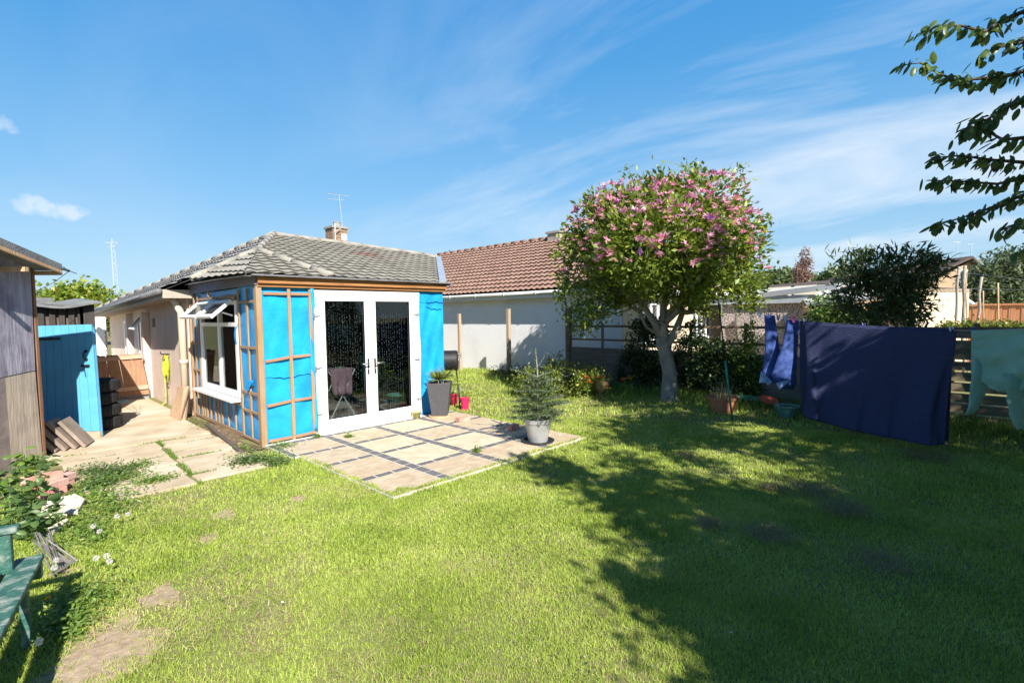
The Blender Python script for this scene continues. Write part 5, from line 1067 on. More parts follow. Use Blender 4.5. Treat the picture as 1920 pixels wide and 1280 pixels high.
# keep only those not buried inside another lump
def buried(p):
    for c, r in lumps:
        if sum(((p[i] - c[i]) / r[i]) ** 2 for i in range(3)) < .93: return True
    return False
cand = [p for p in cand if not buried(p)]; random.shuffle(cand); print('blossom candidates', len(cand))
rot = [(random.gauss(0, .5), random.gauss(0, .5), random.uniform(0, 6.28)) for _ in cand]
for k, p in enumerate(cand[:100]):
    o = bases[k % 4] if k < 4 else bases[random.choice((0, 0, 0, 1, 1, 1, 2, 2, 2, 3))].copy()
    if k >= 4: COL.objects.link(o)
    o.name = 'blossom'; o.parent = mg; o.location = V3(p) - mg.location; o.rotation_euler = rot[k]; s_ = random.uniform(.65, 1.1); o.scale = (s_, s_, s_)
acc = []
for p in cand[100:560]:
    v, t = blossom_arrays(8, .078, .030); R_ = np.array(Matrix.Rotation(random.uniform(0, 6.28), 3, 'Z') @ Matrix.Rotation(random.gauss(0, .5), 3, 'X')); acc.append((v @ R_.T + p, t))
if acc: v, t = cat(acc); o = tri_mesh('further_blossoms', v, t, M['petal'], mg); o['kind'] = 'stuff'

# ---------------------------------------------------------------- ivy and shrubs along the fence
def bush(name, label, cat_, lumps_, n, per, L, W, spread, m_, trunkbase=None, shell=.6, barkm='bark_dark', group=None, outward=.6, big=False, tb=None, tilt=.9, tip=.004, bh=None):
    c = tb or Vector((lumps_[0][0][0], lumps_[0][0][1], 0)); t = thing(name, label, cat_, c, group)
    p, d = lump_points(lumps_, n, shell); 
    ok = p[:, 2] > .02; p, d = p[ok], d[ok]
    v, tt = clusters(p, d, per, L, W, spread, outward=outward, big=big, tilt=tilt); tri_mesh('foliage' if name not in ('tree',) else 'crown', v, tt, m_, t)
    h0 = bh or max(.1, lumps_[0][0][2] - lumps_[0][1][2] * .6); grow([Vector((c.x, c.y, -.02)), Vector((c.x, c.y, h0 * .5)), Vector((c.x, c.y, h0))], [tip * 7, tip * 6, tip * 5], p[::max(1, len(p) // 60)], M[barkm], t, name='trunk' if name == 'tree' else 'stems', tip=tip, rmax=tip * 6)
    return t
def XFp(px, py, off=0): return onX(px, py, XF - .12 + off)
def lp(px, py, rpx, rpy, thick=.22, off=0):
    c = XFp(px, py, off); dd = (c - Vector(EYE)).dot(Vector(-R3[:, 2])); return (tuple(c), (thick, rpx / FPX * dd * 1.25, rpy / FPX * dd))
bush('ivy', 'dark ivy mound smothering the fence just left of the magnolia trunk', 'ivy', [lp(1212, 650, 34, 60), lp(1225, 620, 22, 22), lp(1190, 690, 30, 36), lp(1225, 700, 30, 40)], 420, 16, .06, .05, .06, M['leaf_ivy'], shell=.7, group='climbers on the boundary fence')
bush('ivy', 'ivy draped over the fence between the magnolia trunk and the green line prop', 'ivy', [lp(1300, 680, 36, 50), lp(1298, 625, 16, 24), lp(1335, 700, 34, 40), lp(1345, 660, 22, 20)], 420, 16, .06, .05, .06, M['leaf_ivy'], shell=.7, group='climbers on the boundary fence')
bush('climber', 'light green climber scrambling up the trellis beside the jeans', 'climber', [lp(1405, 640, 10, 34, .12), lp(1400, 685, 24, 26, .15), lp(1385, 660, 18, 12, .12), lp(1412, 720, 12, 24, .12)], 200, 12, .06, .045, .05, M['leaf_vine'], shell=.4, group='climbers on the boundary fence')
bush('ivy', 'thin dark ivy spreading over the fence boards below the jeans and prop', 'ivy', [lp(1375, 720, 30, 28, .16)], 130, 12, .055, .045, .05, M['leaf_ivy'], group='climbers on the boundary fence')
s_ = gnd(1060, 742); bush('shrub', 'yellow green leafy shrub at the foot of the tall dark fence post', 'shrub', [((s_.x, s_.y, .32), (.55, .55, .34)), ((s_.x - .4, s_.y + .5, .25), (.45, .45, .3)), ((s_.x + .45, s_.y - .35, .28), (.35, .35, .3)), ((s_.x - .1, s_.y + .1, .62), (.25, .25, .2))], 300, 14, .075, .04, .07, M['leaf_yellow'], tip=.004)
s_ = gnd(975, 712); bush('shrub', 'low dark green plants in the shade beside the further lone post', 'shrub', [((s_.x, s_.y, .1), (.5, .9, .16))], 120, 12, .07, .03, .08, M['leaf_ivy'], tip=.003)
# flowers in the bed
fl_ = [(1101, 709, 'petal_orange', 'orange wallflower rising beside the yellow green shrub'), (1126, 706, 'petal_orange', 'orange flower above the stone urn by the fence'), (1170, 711, 'petal_orange', 'orange red flower against the dark fence'), (1139, 727, 'petal_yellow', 'yellow flower in front of the stone urn'), (1182, 709, 'petal_yellow', 'small yellow flower against the dark fence, right of the orange red one')]
for (x, y, mm_, lb) in fl_:
    p = at(x, y, 9.9); t = thing('flower', lb, 'flower', (p.x, p.y, 0), 'garden flowers below the dark fence'); a = []
    for k in range(4):
        v, tt = blossom_arrays(7, .045, .03); a.append((v + np.array(p) + RNG.normal(size=3) * .03, tt))
    v, tt = cat(a); tri_mesh('petals', v, tt, M[mm_], t); q = MB(); q.tube([(p.x, p.y, 0), p], .005, n=5); q.build('stem', M['leaf_weed'], t)
    P = np.array(p) * [1, 1, 0] + np.stack([np.zeros(24), np.zeros(24), RNG.uniform(.05, p.z - .06, 24)], 1); D = RNG.normal(size=(24, 3)); v, tt = leaves(P, D, .10, .025); tri_mesh('leaves', v, tt, M['leaf_weed'], t)
u_ = gnd(1128, 742); ur = thing('stone_urn', 'weathered grey brown stone urn in the flower bed by the fence', 'urn', u_); q = MB(); q.lathe(u_, [(0, 0), (.12, 0), (.12, .03), (.08, .06), (.13, .14), (.17, .26), (.18, .33), (.15, .33), (.13, .26), (0, .24)], n=24); q.build('bowl', M['brick_old'], ur, smooth=False); 
P = np.tile([[u_.x, u_.y, .28]], (50, 1)) + RNG.normal(size=(50, 3)) * [.07, .07, .02]; D = RNG.normal(size=(50, 3)); D[:, 2] += 1; v, tt = leaves(P, D, .12, .03); tri_mesh('plant', v, tt, M['leaf_weed2'], ur)
# terracotta pot with dead stems, teal pot, tray, saucer
tp = gnd(1355, 772); t = thing('terracotta_pot', 'wide terracotta bowl of dry stems beside the green line prop', 'flower pot', tp); q = MB(); q.lathe(tp, [(0, 0), (.17, 0), (.235, .22), (.255, .225), (.26, .27), (.235, .27), (.22, .23), (0, .21)], n=36); q.build('pot', M['pot_clay'], t, bevel=.003)
n = 70; P = np.tile([[tp.x, tp.y, .22]], (n, 1)) + RNG.normal(size=(n, 3)) * [.08, .08, .0]; v1, t1 = blades(P, RNG.uniform(.12, .34, n), .006, lean=.35); tri_mesh('dry_stems', v1, t1, M['dry'], t)
P = np.tile([[tp.x, tp.y, .24]], (60, 1)) + RNG.normal(size=(60, 3)) * [.09, .09, .02]; v1, t1 = leaves(P, RNG.normal(size=(60, 3)) + [0, 0, .6], .06, .03); tri_mesh('new_leaves', v1, t1, M['leaf_weed'], t)
tp = gnd(1475, 786); t = thing('teal_bowl_pot', 'teal glazed bowl pot full of soil on the grass in front of the jeans', 'flower pot', tp); q = MB(); q.lathe(tp + Vector((0, 0, .04)), [(0, 0), (.10, 0), (.165, .15), (.185, .16), (.185, .185), (.165, .185), (.15, .15), (0, .14)], n=36); q.build('pot', M['teal_pot'], t, smooth=False, bevel=.003); q = MB(); q.lathe(tp + Vector((0, 0, .04)), [(.152, .155), (.1, .17), (0, .165)], n=20); q.build('soil', M['soil'], t)
a, b = gnd(1378, 748, .12), gnd(1447, 754, .12); q = MB(); q.obox(a, b - a, Vector((.16, .1, 0)), Vector((0, 0, .05))); q.obox(a + Vector((.02, .012, .051)), (b - a) * .96, Vector((.13, .08, 0)), Vector((0, 0, .012))); tr_ = q.build('plant_tray', M['green_plastic'], bevel=.006); tag(tr_, 'long sea green plastic trough between the terracotta bowl and the teal pot', 'planter trough')
sp = gnd(1441, 752, .17); q = MB(); q.lathe(sp, [(0, 0), (.12, 0), (.15, .03), (.14, .032), (.115, .012), (0, .012)], n=28, axis=(-.25, -.3, 1)); o = q.build('orange_saucer', M['orange_plastic'], smooth=True); tag(o, 'orange plant saucer tipped on the green trough', 'saucer')
# ---------------------------------------------------------------- washing line
pb_ = gnd(1373, 786); ptop = at(1347, 566, (pb_ - Vector(EYE)).dot(Vector(-R3[:, 2])) - .05)
t = thing('line_prop', 'slim dark green clothes prop leaning up into the magnolia', 'clothes prop', pb_); q = MB(); q.tube([pb_, pb_.lerp(ptop, .5)], .016); q.build('lower_pole', M['green_plastic'], t, smooth=True); q = MB(); q.tube([pb_.lerp(ptop, .5), ptop], .012); q.build('upper_pole', M['black'], t, smooth=True)
LN = [(1347, 570, 8.25), (1400, 585, 7.7), (1443, 592, 7.25), (1487, 598, 7.0), (1508, 602, 6.9), (1618, 611, 6.45), (1783, 619, 5.65), (1823, 620, 5.45), (1925, 616, 4.9), (2100, 600, 4.1)]
def lpt(px):
    for (a, b) in zip(LN[:-1], LN[1:]):
        if a[0] <= px <= b[0]: f = (px - a[0]) / (b[0] - a[0]); return at(px, a[1] + (b[1] - a[1]) * f, a[2] + (b[2] - a[2]) * f)
q = MB(); q.tube([at(*p) for p in LN], .0035, n=5); o = q.build('washing_line', M['line']); tag(o, 'pale washing line sagging across the lawn from the prop', 'washing line')
pegs = [(1424, (0.45, 0.5, 0.7), 'pale blue empty peg, first on the line from the prop'), (1443, (0.55, 0.08, 0.4), 'purple pink peg holding the first trouser leg'), (1459, (0.0, 0.25, 0.33), 'dark teal peg between the two trouser legs'), (1473, (0.5, 0.6, 0.85), 'pale blue peg beside the second trouser leg'), (1487, (0.85, 0.1, 0.4), 'bright pink peg on the second trouser leg'), (1509, (0.8, 0.8, 0.85), 'white peg at the first corner of the navy sheet'), (1619, (0.35, 0.4, 0.75), 'blue peg midway along the navy sheet'), (1783, (0.65, 0.7, 0.85), 'pale peg at the corner of the navy sheet nearest the sweatshirt'), (1825, (0.05, 0.08, 0.3), 'dark blue peg at the hem of the teal sweatshirt')]
for (px, c_, lb) in pegs:
    p = lpt(px); q = MB(); r_ = Vector((.70, -.71, 0)); tl_ = random.uniform(-.01, .01)
    q.obox(p + Vector((0, 0, -.045)) - r_ * .009 - Vector((.008, .008, 0)), r_ * .009, Vector((.012, .012, 0)), Vector((tl_ - .012, .01, .085))); q.obox(p + Vector((0, 0, -.045)) + r_ * .001 - Vector((.008, .008, 0)), r_ * .009, Vector((.012, .012, 0)), Vector((tl_ + .012, -.01, .085)))
    o = q.build('clothes_peg', mat('peg', c_, None, rough=.4)); tag(o, lb, 'clothes peg', 'pegs on the washing line')
# navy sheet
def sheet(TLp, TRp, BLp, BRp, sag=0, ripple=.05, k=9, seed=0, nu=70, nv=50, back=0.0):
    vd = Vector((-.717, -.695, 0))
    def fn(u, v):
        t = TLp.lerp(TRp, u); b = BLp.lerp(BRp, u) + Vector((0, 0, -sag * math.sin(math.pi * u))); p = t.lerp(b, v)
        uu = u + .05 * math.sin(u * 11 + seed) + .03 * math.sin(v * 4 + u * 5); am = .55 + .45 * math.sin(u * 7.3 + seed * 2 + 1)
        w = ((math.sin(uu * k + seed) * .6 + math.sin(uu * k * 1.7 + 1 + seed) * .3 * math.sin(u * 5)) * am * v ** 1.3 + .25 * math.sin(u * 3 + v * 4 + seed) * v + .06 * math.sin(u * 60 + v * 9) * v) * ripple
        return p + vd * (w + back) + Vector((0, 0, -.012 * math.sin(math.pi * u) * (1 - v)))
    return fn
t = thing('navy_sheet', 'large navy blue bed sheet pegged over the washing line', 'bed sheet', (7.5, 1.3, 0))
q = MB(); q.grid(sheet(at(1506, 604, 6.9), at(1791, 620, 5.62), at(1509, 782, 6.85), at(1779, 836, 5.62), sag=.05, back=.02, k=24, ripple=.15), 90, 50); q.build('front_layer', M['navy'], t, smooth=True, solid=.006)
q = MB(); q.grid(sheet(at(1503, 603, 6.9), at(1794, 619, 5.62), at(1506, 776, 7.0), at(1783, 828, 5.75), sag=-.02, seed=3, back=-.05, k=17, ripple=.04), 90, 50); q.build('back_layer', M['navy'], t, smooth=True, solid=.006)
q = MB(); f1_, f2_ = sheet(at(1506, 604, 6.9), at(1791, 620, 5.62), at(1509, 782, 6.85), at(1779, 836, 5.62), back=.02), sheet(at(1503, 603, 6.9), at(1794, 619, 5.62), at(1506, 776, 7), at(1783, 828, 5.75), back=-.05)
q.grid(lambda u, v: f1_(u, 0).lerp(f2_(u, 0), v) + Vector((0, 0, .012 * math.sin(math.pi * v))), 60, 6); q.build('fold', M['navy'], t, smooth=True, solid=.006)
# jeans
def loft(secs, n=20):
    """secs: (px, py, depth, half width px, thickness m)"""
    mb = MB(); o = 0; rt = Vector(R3[:, 0]); rt.z = 0; rt.normalize(); fw = Vector((.717, .695, 0)); N_ = len(secs)
    for i, (x, y, d, hw, th) in enumerate(secs):
        c = at(x, y, d); w = hw / FPX * d
        for k in range(n):
            a = 2 * math.pi * k / n; wr = 1 + .10 * math.sin(3 * a + i * 1.3) + .05 * math.sin(5 * a + i)
            mb.v.append(c + rt * math.cos(a) * w * wr + fw * math.sin(a) * th * wr)
    for i in range(N_ - 1):
        for k in range(n): k2 = (k + 1) % n; mb.f.append((i * n + k, i * n + k2, (i + 1) * n + k2, (i + 1) * n + k))
    mb.f.append(tuple(range(n))); mb.f.append(tuple((N_ - 1) * n + k for k in range(n))); return mb
t = thing('jeans', 'blue jeans pegged upside down by the leg hems', 'jeans', at(1465, 760, 7.1)); 
loft([(1443, 591, 7.2, 9, .015), (1444, 605, 7.2, 10, .025), (1446, 640, 7.2, 12, .04), (1449, 670, 7.2, 15, .045), (1451, 692, 7.2, 19, .05), (1449, 708, 7.2, 23, .05), (1450, 718, 7.2, 16, .03)]).build('left_leg', M['denim'], t, smooth=True)
loft([(1486, 600, 7.05, 11, .015), (1485, 612, 7.05, 12, .025), (1480, 645, 7.05, 14, .04), (1475, 675, 7.05, 18, .045), (1471, 700, 7.08, 23, .05), (1474, 718, 7.08, 20, .05), (1478, 729, 7.08, 10, .03)]).build('right_leg', M['denim'], t, smooth=True)
q = MB(); 
for tri in (((1428, 696), (1443, 716), (1424, 718)), ((1456, 718), (1482, 712), (1462, 730)), ((1432, 700), (1440, 722), (1448, 716))):
    pp = [at(x, y, 7.0) for x, y in tri]; q.prism(pp, (.012, .012, 0))
q.build('pocket_lining', M['denim_pale'], t)
# teal sweatshirt
t = thing('teal_sweatshirt', 'teal long sleeved sweatshirt pegged upside down by its hem', 'sweatshirt', at(1880, 740, 5.2))
def body(u, v, back):
    x = 1821 + (2010 - 1821) * u; top_ = 619 - 4 * u; bot = 699 + 38 * math.sin(math.pi * min(1, u * 1.3)) ** .8; y = top_ + (bot - top_) * v; dd = 5.45 - .95 * u
    w = (.05 * math.sin(math.pi * v) * math.sin(math.pi * u) + .018 * math.sin(u * 25 + v * 6) * v + .015 * math.sin(v * 14 + u * 9)) * back; return at(x, y, dd - w)
q = MB(); q.grid(lambda u, v: body(u, v, 1), 50, 24); q.grid(lambda u, v: body(u, v, -1), 50, 24); q.build('body', M['teal_cloth'], t, smooth=True, solid=.005)
loft([(1836, 672, 5.38, 10, .02), (1840, 695, 5.36, 19, .03), (1839, 708, 5.34, 19, .022), (1838, 722, 5.36, 18, .03), (1835, 735, 5.35, 15, .018), (1832, 745, 5.36, 14, .026), (1828, 756, 5.35, 11, .016), (1824, 766, 5.36, 10, .022), (1819, 776, 5.36, 8, .016)]).build('sleeve', M['teal_cloth'], t, smooth=True)
loft([(1915, 700, 5.0, 34, .02), (1908, 725, 5.0, 26, .032), (1909, 738, 5.0, 22, .02), (1908, 750, 5.0, 21, .03), (1910, 763, 5.0, 17, .018), (1909, 777, 5.0, 16, .026), (1912, 800, 5.0, 9, .02), (1913, 806, 5.0, 6, .014)]).build('sleeve', M['teal_cloth'], t, smooth=True)
#@@BEYOND
random.seed(23); RNG = np.random.default_rng(43)
# ================================================================ BEYOND THE FENCE
gar = thing('pebbledash_garage', 'flat roofed pebbledash garage with grey fascia beyond the trellis', 'garage', (15, 4.9, 0)); XG = 15.0
ya, yb_ = onX(1354, 600, XG).y, onX(1503, 600, XG).y; zg = onX(1440, 569, XG).z
q = MB(); q.box(XG, XG + 5, yb_, ya, 0, zg); q.build('wall', M['pebble'], gar)
q = MB()
for k in range(1, 5): yy = ya + (yb_ - ya) * k / 5; q.box(XG - .01, XG - .001, yy - .02, yy + .02, 0, zg - .02)
q.build('panel_joints', M['ridge'], gar)
q = MB(); q.box(XG - .12, XG + 5.2, yb_ - .15, ya + .35, zg, zg + .20); q.build('fascia', mat('grey blue fascia', (0.40, 0.44, 0.48), None, rough=.6), gar)
q = MB()
q.add([(XG - .2, ya + .4, zg + .22), (XG - .2, yb_ - .6, zg + .34), (XG + 6, yb_ - .6, zg + .75), (XG + 6, ya + .4, zg + .62)], [(0, 1, 2, 3)]); q.build('roof', M['corrug'], gar, solid=.05)
p = MB(); a, b = onX(1430, 553, XG - .4), onX(1572, 536, XG - 1.0); p.bar(a, b, .1, .13); o = p.build('gutter', M['white'], gar)
# long low roof with tan panels behind the garage
lr = thing('low_tiled_roof_building', 'long low outbuilding with brown ribbed roof and tan roof panels behind the garage', 'outbuilding', (24, 6, 0)); D1 = 26
q = MB(); A, B, C, D = at(1395, 541, 27), at(1556, 528, 24), at(1560, 560, 20), at(1380, 560, 22); q.add([A, B, C, D], [(0, 1, 2, 3)]); q.build('roof', M['corrug'], lr, solid=.05)
q = MB()
def lp4(u, v): return D.lerp(C, u).lerp(A.lerp(B, u), v) + Vector((0, 0, .06))
for u0, u1 in ((.32, .58), (.62, .86)): q.add([lp4(u0, .15), lp4(u1, .15), lp4(u1, .78), lp4(u0, .78)], [(0, 1, 2, 3)])
q.build('roof_panels', M['sheet_tan'], lr); q = MB(); q.add([lp4(0, .8), lp4(1, .8), lp4(1, 1.02), lp4(0, 1.02)], [(0, 1, 2, 3)]); q.build('ridge_tiles', M['roof_dark'], lr); q = MB(); q.prism([C, D, Vector((D.x, D.y, 0)), Vector((C.x, C.y, 0))], (.2, .2, 0)); q.build('wall', M['brick_tan'], lr)
# lean-to / carport right of the garage
ct = thing('carport', 'pale roofed open carport beside the garage, half hidden by the dark shrub', 'carport', at(1560, 600, 15)); q = MB(); a, b, c, d = at(1505, 560, 14), at(1640, 545, 13), at(1640, 560, 10.5), at(1512, 572, 11.5)
q.add([a, b, c, d], [(0, 1, 2, 3)]); q.build('roof', M['corrug'], ct, solid=.05); q = MB()
for k in range(5): f = k / 4; q.bar(d.lerp(c, f) + Vector((0, 0, -.08)), a.lerp(b, f) + Vector((0, 0, -.08)), .06, .1)
q.build('rafters', M['new_wood'], ct); q = MB()
for pp in (d, c): q = MB(); q.box(pp.x - .05, pp.x + .05, pp.y - .05, pp.y + .05, 0, pp.z - .05); q.build('post', M['rail_dark'], ct)
# white garden store
ws = thing('white_outhouse', 'small white painted outhouse with a dark window behind the dark shrub', 'outhouse', at(1700, 620, 14)); q = MB(); a = at(1650, 545, 15); b = at(1716, 548, 14); rt = (b - a); rt.z = 0; bk2 = Vector((-rt.y, rt.x, 0)).normalized() * 2; bk2 = bk2 if bk2.dot(Vector((1, 1, 0))) > 0 else -bk2
q.prism([Vector((a.x, a.y, 0)), Vector((b.x, b.y, 0)), Vector((b.x, b.y, a.z)), Vector((a.x, a.y, a.z))], bk2); q.build('wall', M['cream'], ws); q = MB(); q.prism([a.lerp(b, .35) - Vector((0, 0, .25)) - bk2 * .01, a.lerp(b, .75) - Vector((0, 0, .25)) - bk2 * .01, a.lerp(b, .75) - Vector((0, 0, 1.0)) - bk2 * .01, a.lerp(b, .35) - Vector((0, 0, 1.0)) - bk2 * .01], bk2 * .004); q.build('window', M['pane_dark'], ws)
q = MB(); q.prism([a - bk2 * .05 + Vector((0, 0, .0)), b - bk2 * .05 + Vector((0, 0, .0)), b - bk2 * .05 + Vector((0, 0, .1)), a - bk2 * .05 + Vector((0, 0, .1))], bk2 * 1.1); q.build('roof', M['roof_dark'], ws)
# orange fence with concrete post
of = thing('orange_fence', 'bright orange brown close boarded fence with a pale concrete post in the next garden', 'fence', at(1820, 600, 15)); a, b = at(1722, 574, 15.5), at(1960, 564, 13.5); dr2 = (b - a); dr2.z = 0; Lf = dr2.length; dr2.normalize(); nf = Vector((-dr2.y, dr2.x, 0)); nk = int(Lf / .125)
q = MB()
for k in range(nk): p0 = Vector((a.x, a.y, .1)) + dr2 * (k * .125) + nf * (.012 * (k % 2)); q.obox(p0, dr2 * .118, nf * .015, Vector((0, 0, a.z - .12 + random.uniform(-.01, .01))))
q.build('boards', M['fence_orange'], of); q = MB(); q.bar(Vector((a.x, a.y, a.z + .01)), Vector((b.x, b.y, a.z + .01)), .07, .05); q.build('capping', M['fence_orange'], of)
p = Vector((a.x, a.y, 0)) + dr2 * (Lf * .36) - nf * .1; pq = at(1808, 500, (p - Vector(EYE)).dot(Vector(-R3[:, 2]))); q = MB(); q.box(p.x - .07, p.x + .07, p.y - .07, p.y + .07, 0, a.z + .12); q.build('concrete_post', M['conc_post'], of, bevel=.01)
# bean poles and old line post
for (x0, y0, x1_, y1_, r_, lb) in ((1808, 640, 1808, 498, .035, 'thick pale upright pole above the concrete fence post'), (1817, 640, 1812, 505, .014, 'thin crooked stake beside the thick pale pole'), (1829, 580, 1840, 519, .03, 'slanting pale pole right of the thick upright one'), (1875, 610, 1871, 530, .018, 'thin wavy stake in front of the orange fence, furthest right'), (1846, 600, 1845, 545, .014, 'short thin stake between the slanting pole and the wavy stake'), (1790, 580, 1797, 500, .03, 'forked grey branch left of the thick pale pole')):
    q = MB(); a_ = at(x0, y0, 12.6); b_ = at(x1_, y1_, 12.6); a_.z = 0; pts_ = [a_.lerp(b_, k / 6) + Vector((random.gauss(0, .012), random.gauss(0, .012), 0)) for k in range(7)]; q.tube(pts_, r_, n=8); o = q.build('garden_pole', M['conc_post'] if r_ > .02 else M['cork'], smooth=True); tag(o, lb, 'pole', 'poles and stakes by the orange fence')
q = MB(); q.tube([at(1812, 512, 12.6), at(1870, 518, 12), at(1930, 526, 11.5)], .008, n=4); q.tube([at(1797, 541, 12.6), at(1930, 543, 11.5)], .006, n=4); o = q.build('wire_line', M['line']); tag(o, 'pair of pale wires strung from the thick pole over the orange fence', 'wire')
# greenhouse
gh = thing('greenhouse', 'small greenhouse with green glass and white glazing bars behind the orange fence', 'greenhouse', at(1770, 580, 20)); dg = 20
ap, al_, ar_ = at(1792, 547, dg), at(1728, 572, dg - 1), at(1808, 571, dg - 1); al2, apl = at(1730, 572, dg - 1), at(1742, 549, dg)
q = MB(); q.add([al2, ar_, ap, apl], [(0, 1, 2, 3)]); q.build('glass_roof', M['green_glass'], gh, solid=.03); q = MB()
for f in (0, .25, .5, .75, 1): q.bar(al2.lerp(ar_, f) + Vector((-.05, -.05, .03)), apl.lerp(ap, f * .98 + .01) + Vector((-.05, -.05, .03)), .06, .06)
q.bar(apl, ap, .07, .07); q.bar(al2, ar_, .07, .07); q.bar(ap, at(1826, 570, dg), .08, .08); q.build('glazing_bars', M['white'], gh)
q = MB(); q.prism([Vector((al2.x, al2.y, 0)), Vector((ar_.x, ar_.y, 0)), ar_, al2], (.1, .1, 0)); q.prism([Vector((ar_.x, ar_.y, 0)), Vector((at(1826, 570, dg).x, at(1826, 570, dg).y, 0)), at(1826, 571, dg), ap, ar_], (.1, .1, 0)); q.build('walls', M['green_glass'], gh)
# house with gable on the right
dh = 34; h2 = thing('gabled_house', 'sandy brick house with dark roof and white window rising beyond the gardens at right', 'house', at(1800, 600, dh))
gb = [(1775, 640), (1840, 640), (1846, 512), (1823, 487), (1750, 530), (1750, 640)]
q = MB(); P_ = [at(x, y, dh) for x, y in gb]; dpt2 = Vector((6, 6, 0)); q.prism(P_, dpt2); q.build('wall', M['brick_tan'], h2)
q = MB(); s0, s1, s2 = at(1735, 525, dh - .5), at(1824, 484, dh - .5), at(1849, 507, dh - .5); up_ = Vector((0, 0, .16)); q.prism([s0, s1, s1 + up_, s0 + up_], dpt2 * 1.1); q.prism([s1, s2, s2 + up_, s1 + up_], dpt2 * 1.1); q.build('roof', M['roof_dark'], h2)
q = MB(); q.prism([at(x, y, dh - .1) for x, y in ((1800, 505), (1826, 505), (1826, 530), (1800, 530))], (.08, .08, 0)); w = q.build('window', M['white'], h2); q = MB(); q.prism([at(x, y, dh - .2) for x, y in ((1804, 508), (1812, 508), (1812, 526), (1804, 526))], (.05, .05, 0)); q.prism([at(x, y, dh - .2) for x, y in ((1814, 508), (1823, 508), (1823, 526), (1814, 526))], (.05, .05, 0)); q.build('pane', M['pane_dark'], w)
for (x, y0, y1, lb) in ((1795, 490, 454, 'thin aerial mast on the gabled house roof, taller one'), (1821, 490, 458, 'thin aerial mast on the gabled house ridge, shorter one')):
    q = MB(); q.tube([at(x, y0, dh + 1), at(x, y1, dh + 1)], .02, n=5); q.tube([at(x - 7, y1, dh + 1), at(x + 6, y1, dh + 1)], .015, n=4); o = q.build('house_aerial', M['mast']); tag(o, lb, 'aerial', 'aerials on the gabled house')
# dark gabled bungalow roof behind the buddleia
h3 = thing('dark_roofed_bungalow', 'bungalow with dark brown roof hidden behind the dark shrub', 'house', at(1660, 600, 28)); q = MB(); q.prism([at(x, y, 28) for x, y in ((1590, 560), (1735, 560), (1720, 505), (1650, 510))], (3, 3, 0)); q.build('roof', M['roof_dark'], h3); q = MB(); q.prism([at(x, y, 28) for x, y in ((1600, 640), (1725, 640), (1725, 560.5), (1600, 560.5))], (3, 3, 0)); q.build('wall', M['brick_tan'], h3)
# trees beyond
def ltree(label, px, py, rx, ry, d, m_, n=260, per=16, L=.16, W=.08, spread=.18, extra=(), name='tree', cat_='tree', group='trees beyond the gardens', shell=.5, tip=.012, outward=.5):
    ls = []
    for (x, y, a, b_) in [(px, py, rx, ry)] + list(extra): c = at(x, y, d); ls.append((tuple(c), (a / FPX * d, a / FPX * d, b_ / FPX * d)))
    return bush(name, label, cat_, ls, n, per, L, W, spread, m_, shell=shell, group=group, tip=tip, outward=outward)
ltree('bright yellow green tree behind the dark outbuilding', 140, 585, 44, 36, 34, M['leaf_bright'], n=520, per=22, L=.32, W=.20, spread=.35, extra=((95, 580, 30, 30), (185, 590, 28, 34), (120, 560, 24, 18), (160, 556, 26, 16), (80, 565, 14, 16)), tip=.02)
ltree('small dark tree behind the bungalow roof beside the lattice mast', 232, 575, 10, 14, 60, M['leaf_far'], n=70, per=14, L=.5, W=.25, spread=.4, tip=.02)
ltree('grey green leafy tree in the right background beyond the poles', 1885, 525, 45, 38, 22, M['leaf_greyg'], n=420, per=20, L=.22, W=.10, spread=.25, extra=((1850, 540, 30, 30), (1925, 515, 40, 35), (1885, 490, 20, 14)), tip=.014)
ltree('slender copper leaved poplar, the taller of two, above the low tiled roofs', 1508, 500, 9, 38, 55, M['leaf_copper'], n=170, per=8, L=.3, W=.16, spread=.18, extra=((1508, 520, 11, 16),), tip=.02, shell=.2)
ltree('slender copper leaved poplar, the shorter of two, above the low tiled roofs', 1497, 515, 6, 20, 55, M['leaf_copper'], n=90, per=8, L=.3, W=.16, spread=.18, tip=.02, shell=.2)
for k, (x, y, r, lb) in enumerate(((1440, 531, 16, 'first rounded tree on the far hill beside the magnolia'), (1460, 528, 15, 'middle rounded tree on the far hill'), (1480, 530, 14, 'far hill tree closest to the poplars'), (1562, 527, 12, 'far hill tree just right of the low tiled roof'))):
    ltree(lb, x, y, r, 8, 150, M['leaf_far'], n=110, per=12, L=1.6, W=1.1, spread=1.2, tip=.05)
hw = []
for k in range(60): hw.append((tuple(at(1380 + k * 10, 540 - random.uniform(0, 8), 190 + random.uniform(0, 30))), (5, 5, 2.6)))
p, d = lump_points(hw, 1500, .6); v, tt = clusters(p, d, 8, 2.2, 1.5, 1.4); o = tri_mesh('hill_woodland', v, tt, M['leaf_far']); struct(o, 'stuff', 'woodland along the crest of the far hill'); o['category'] = 'woodland'
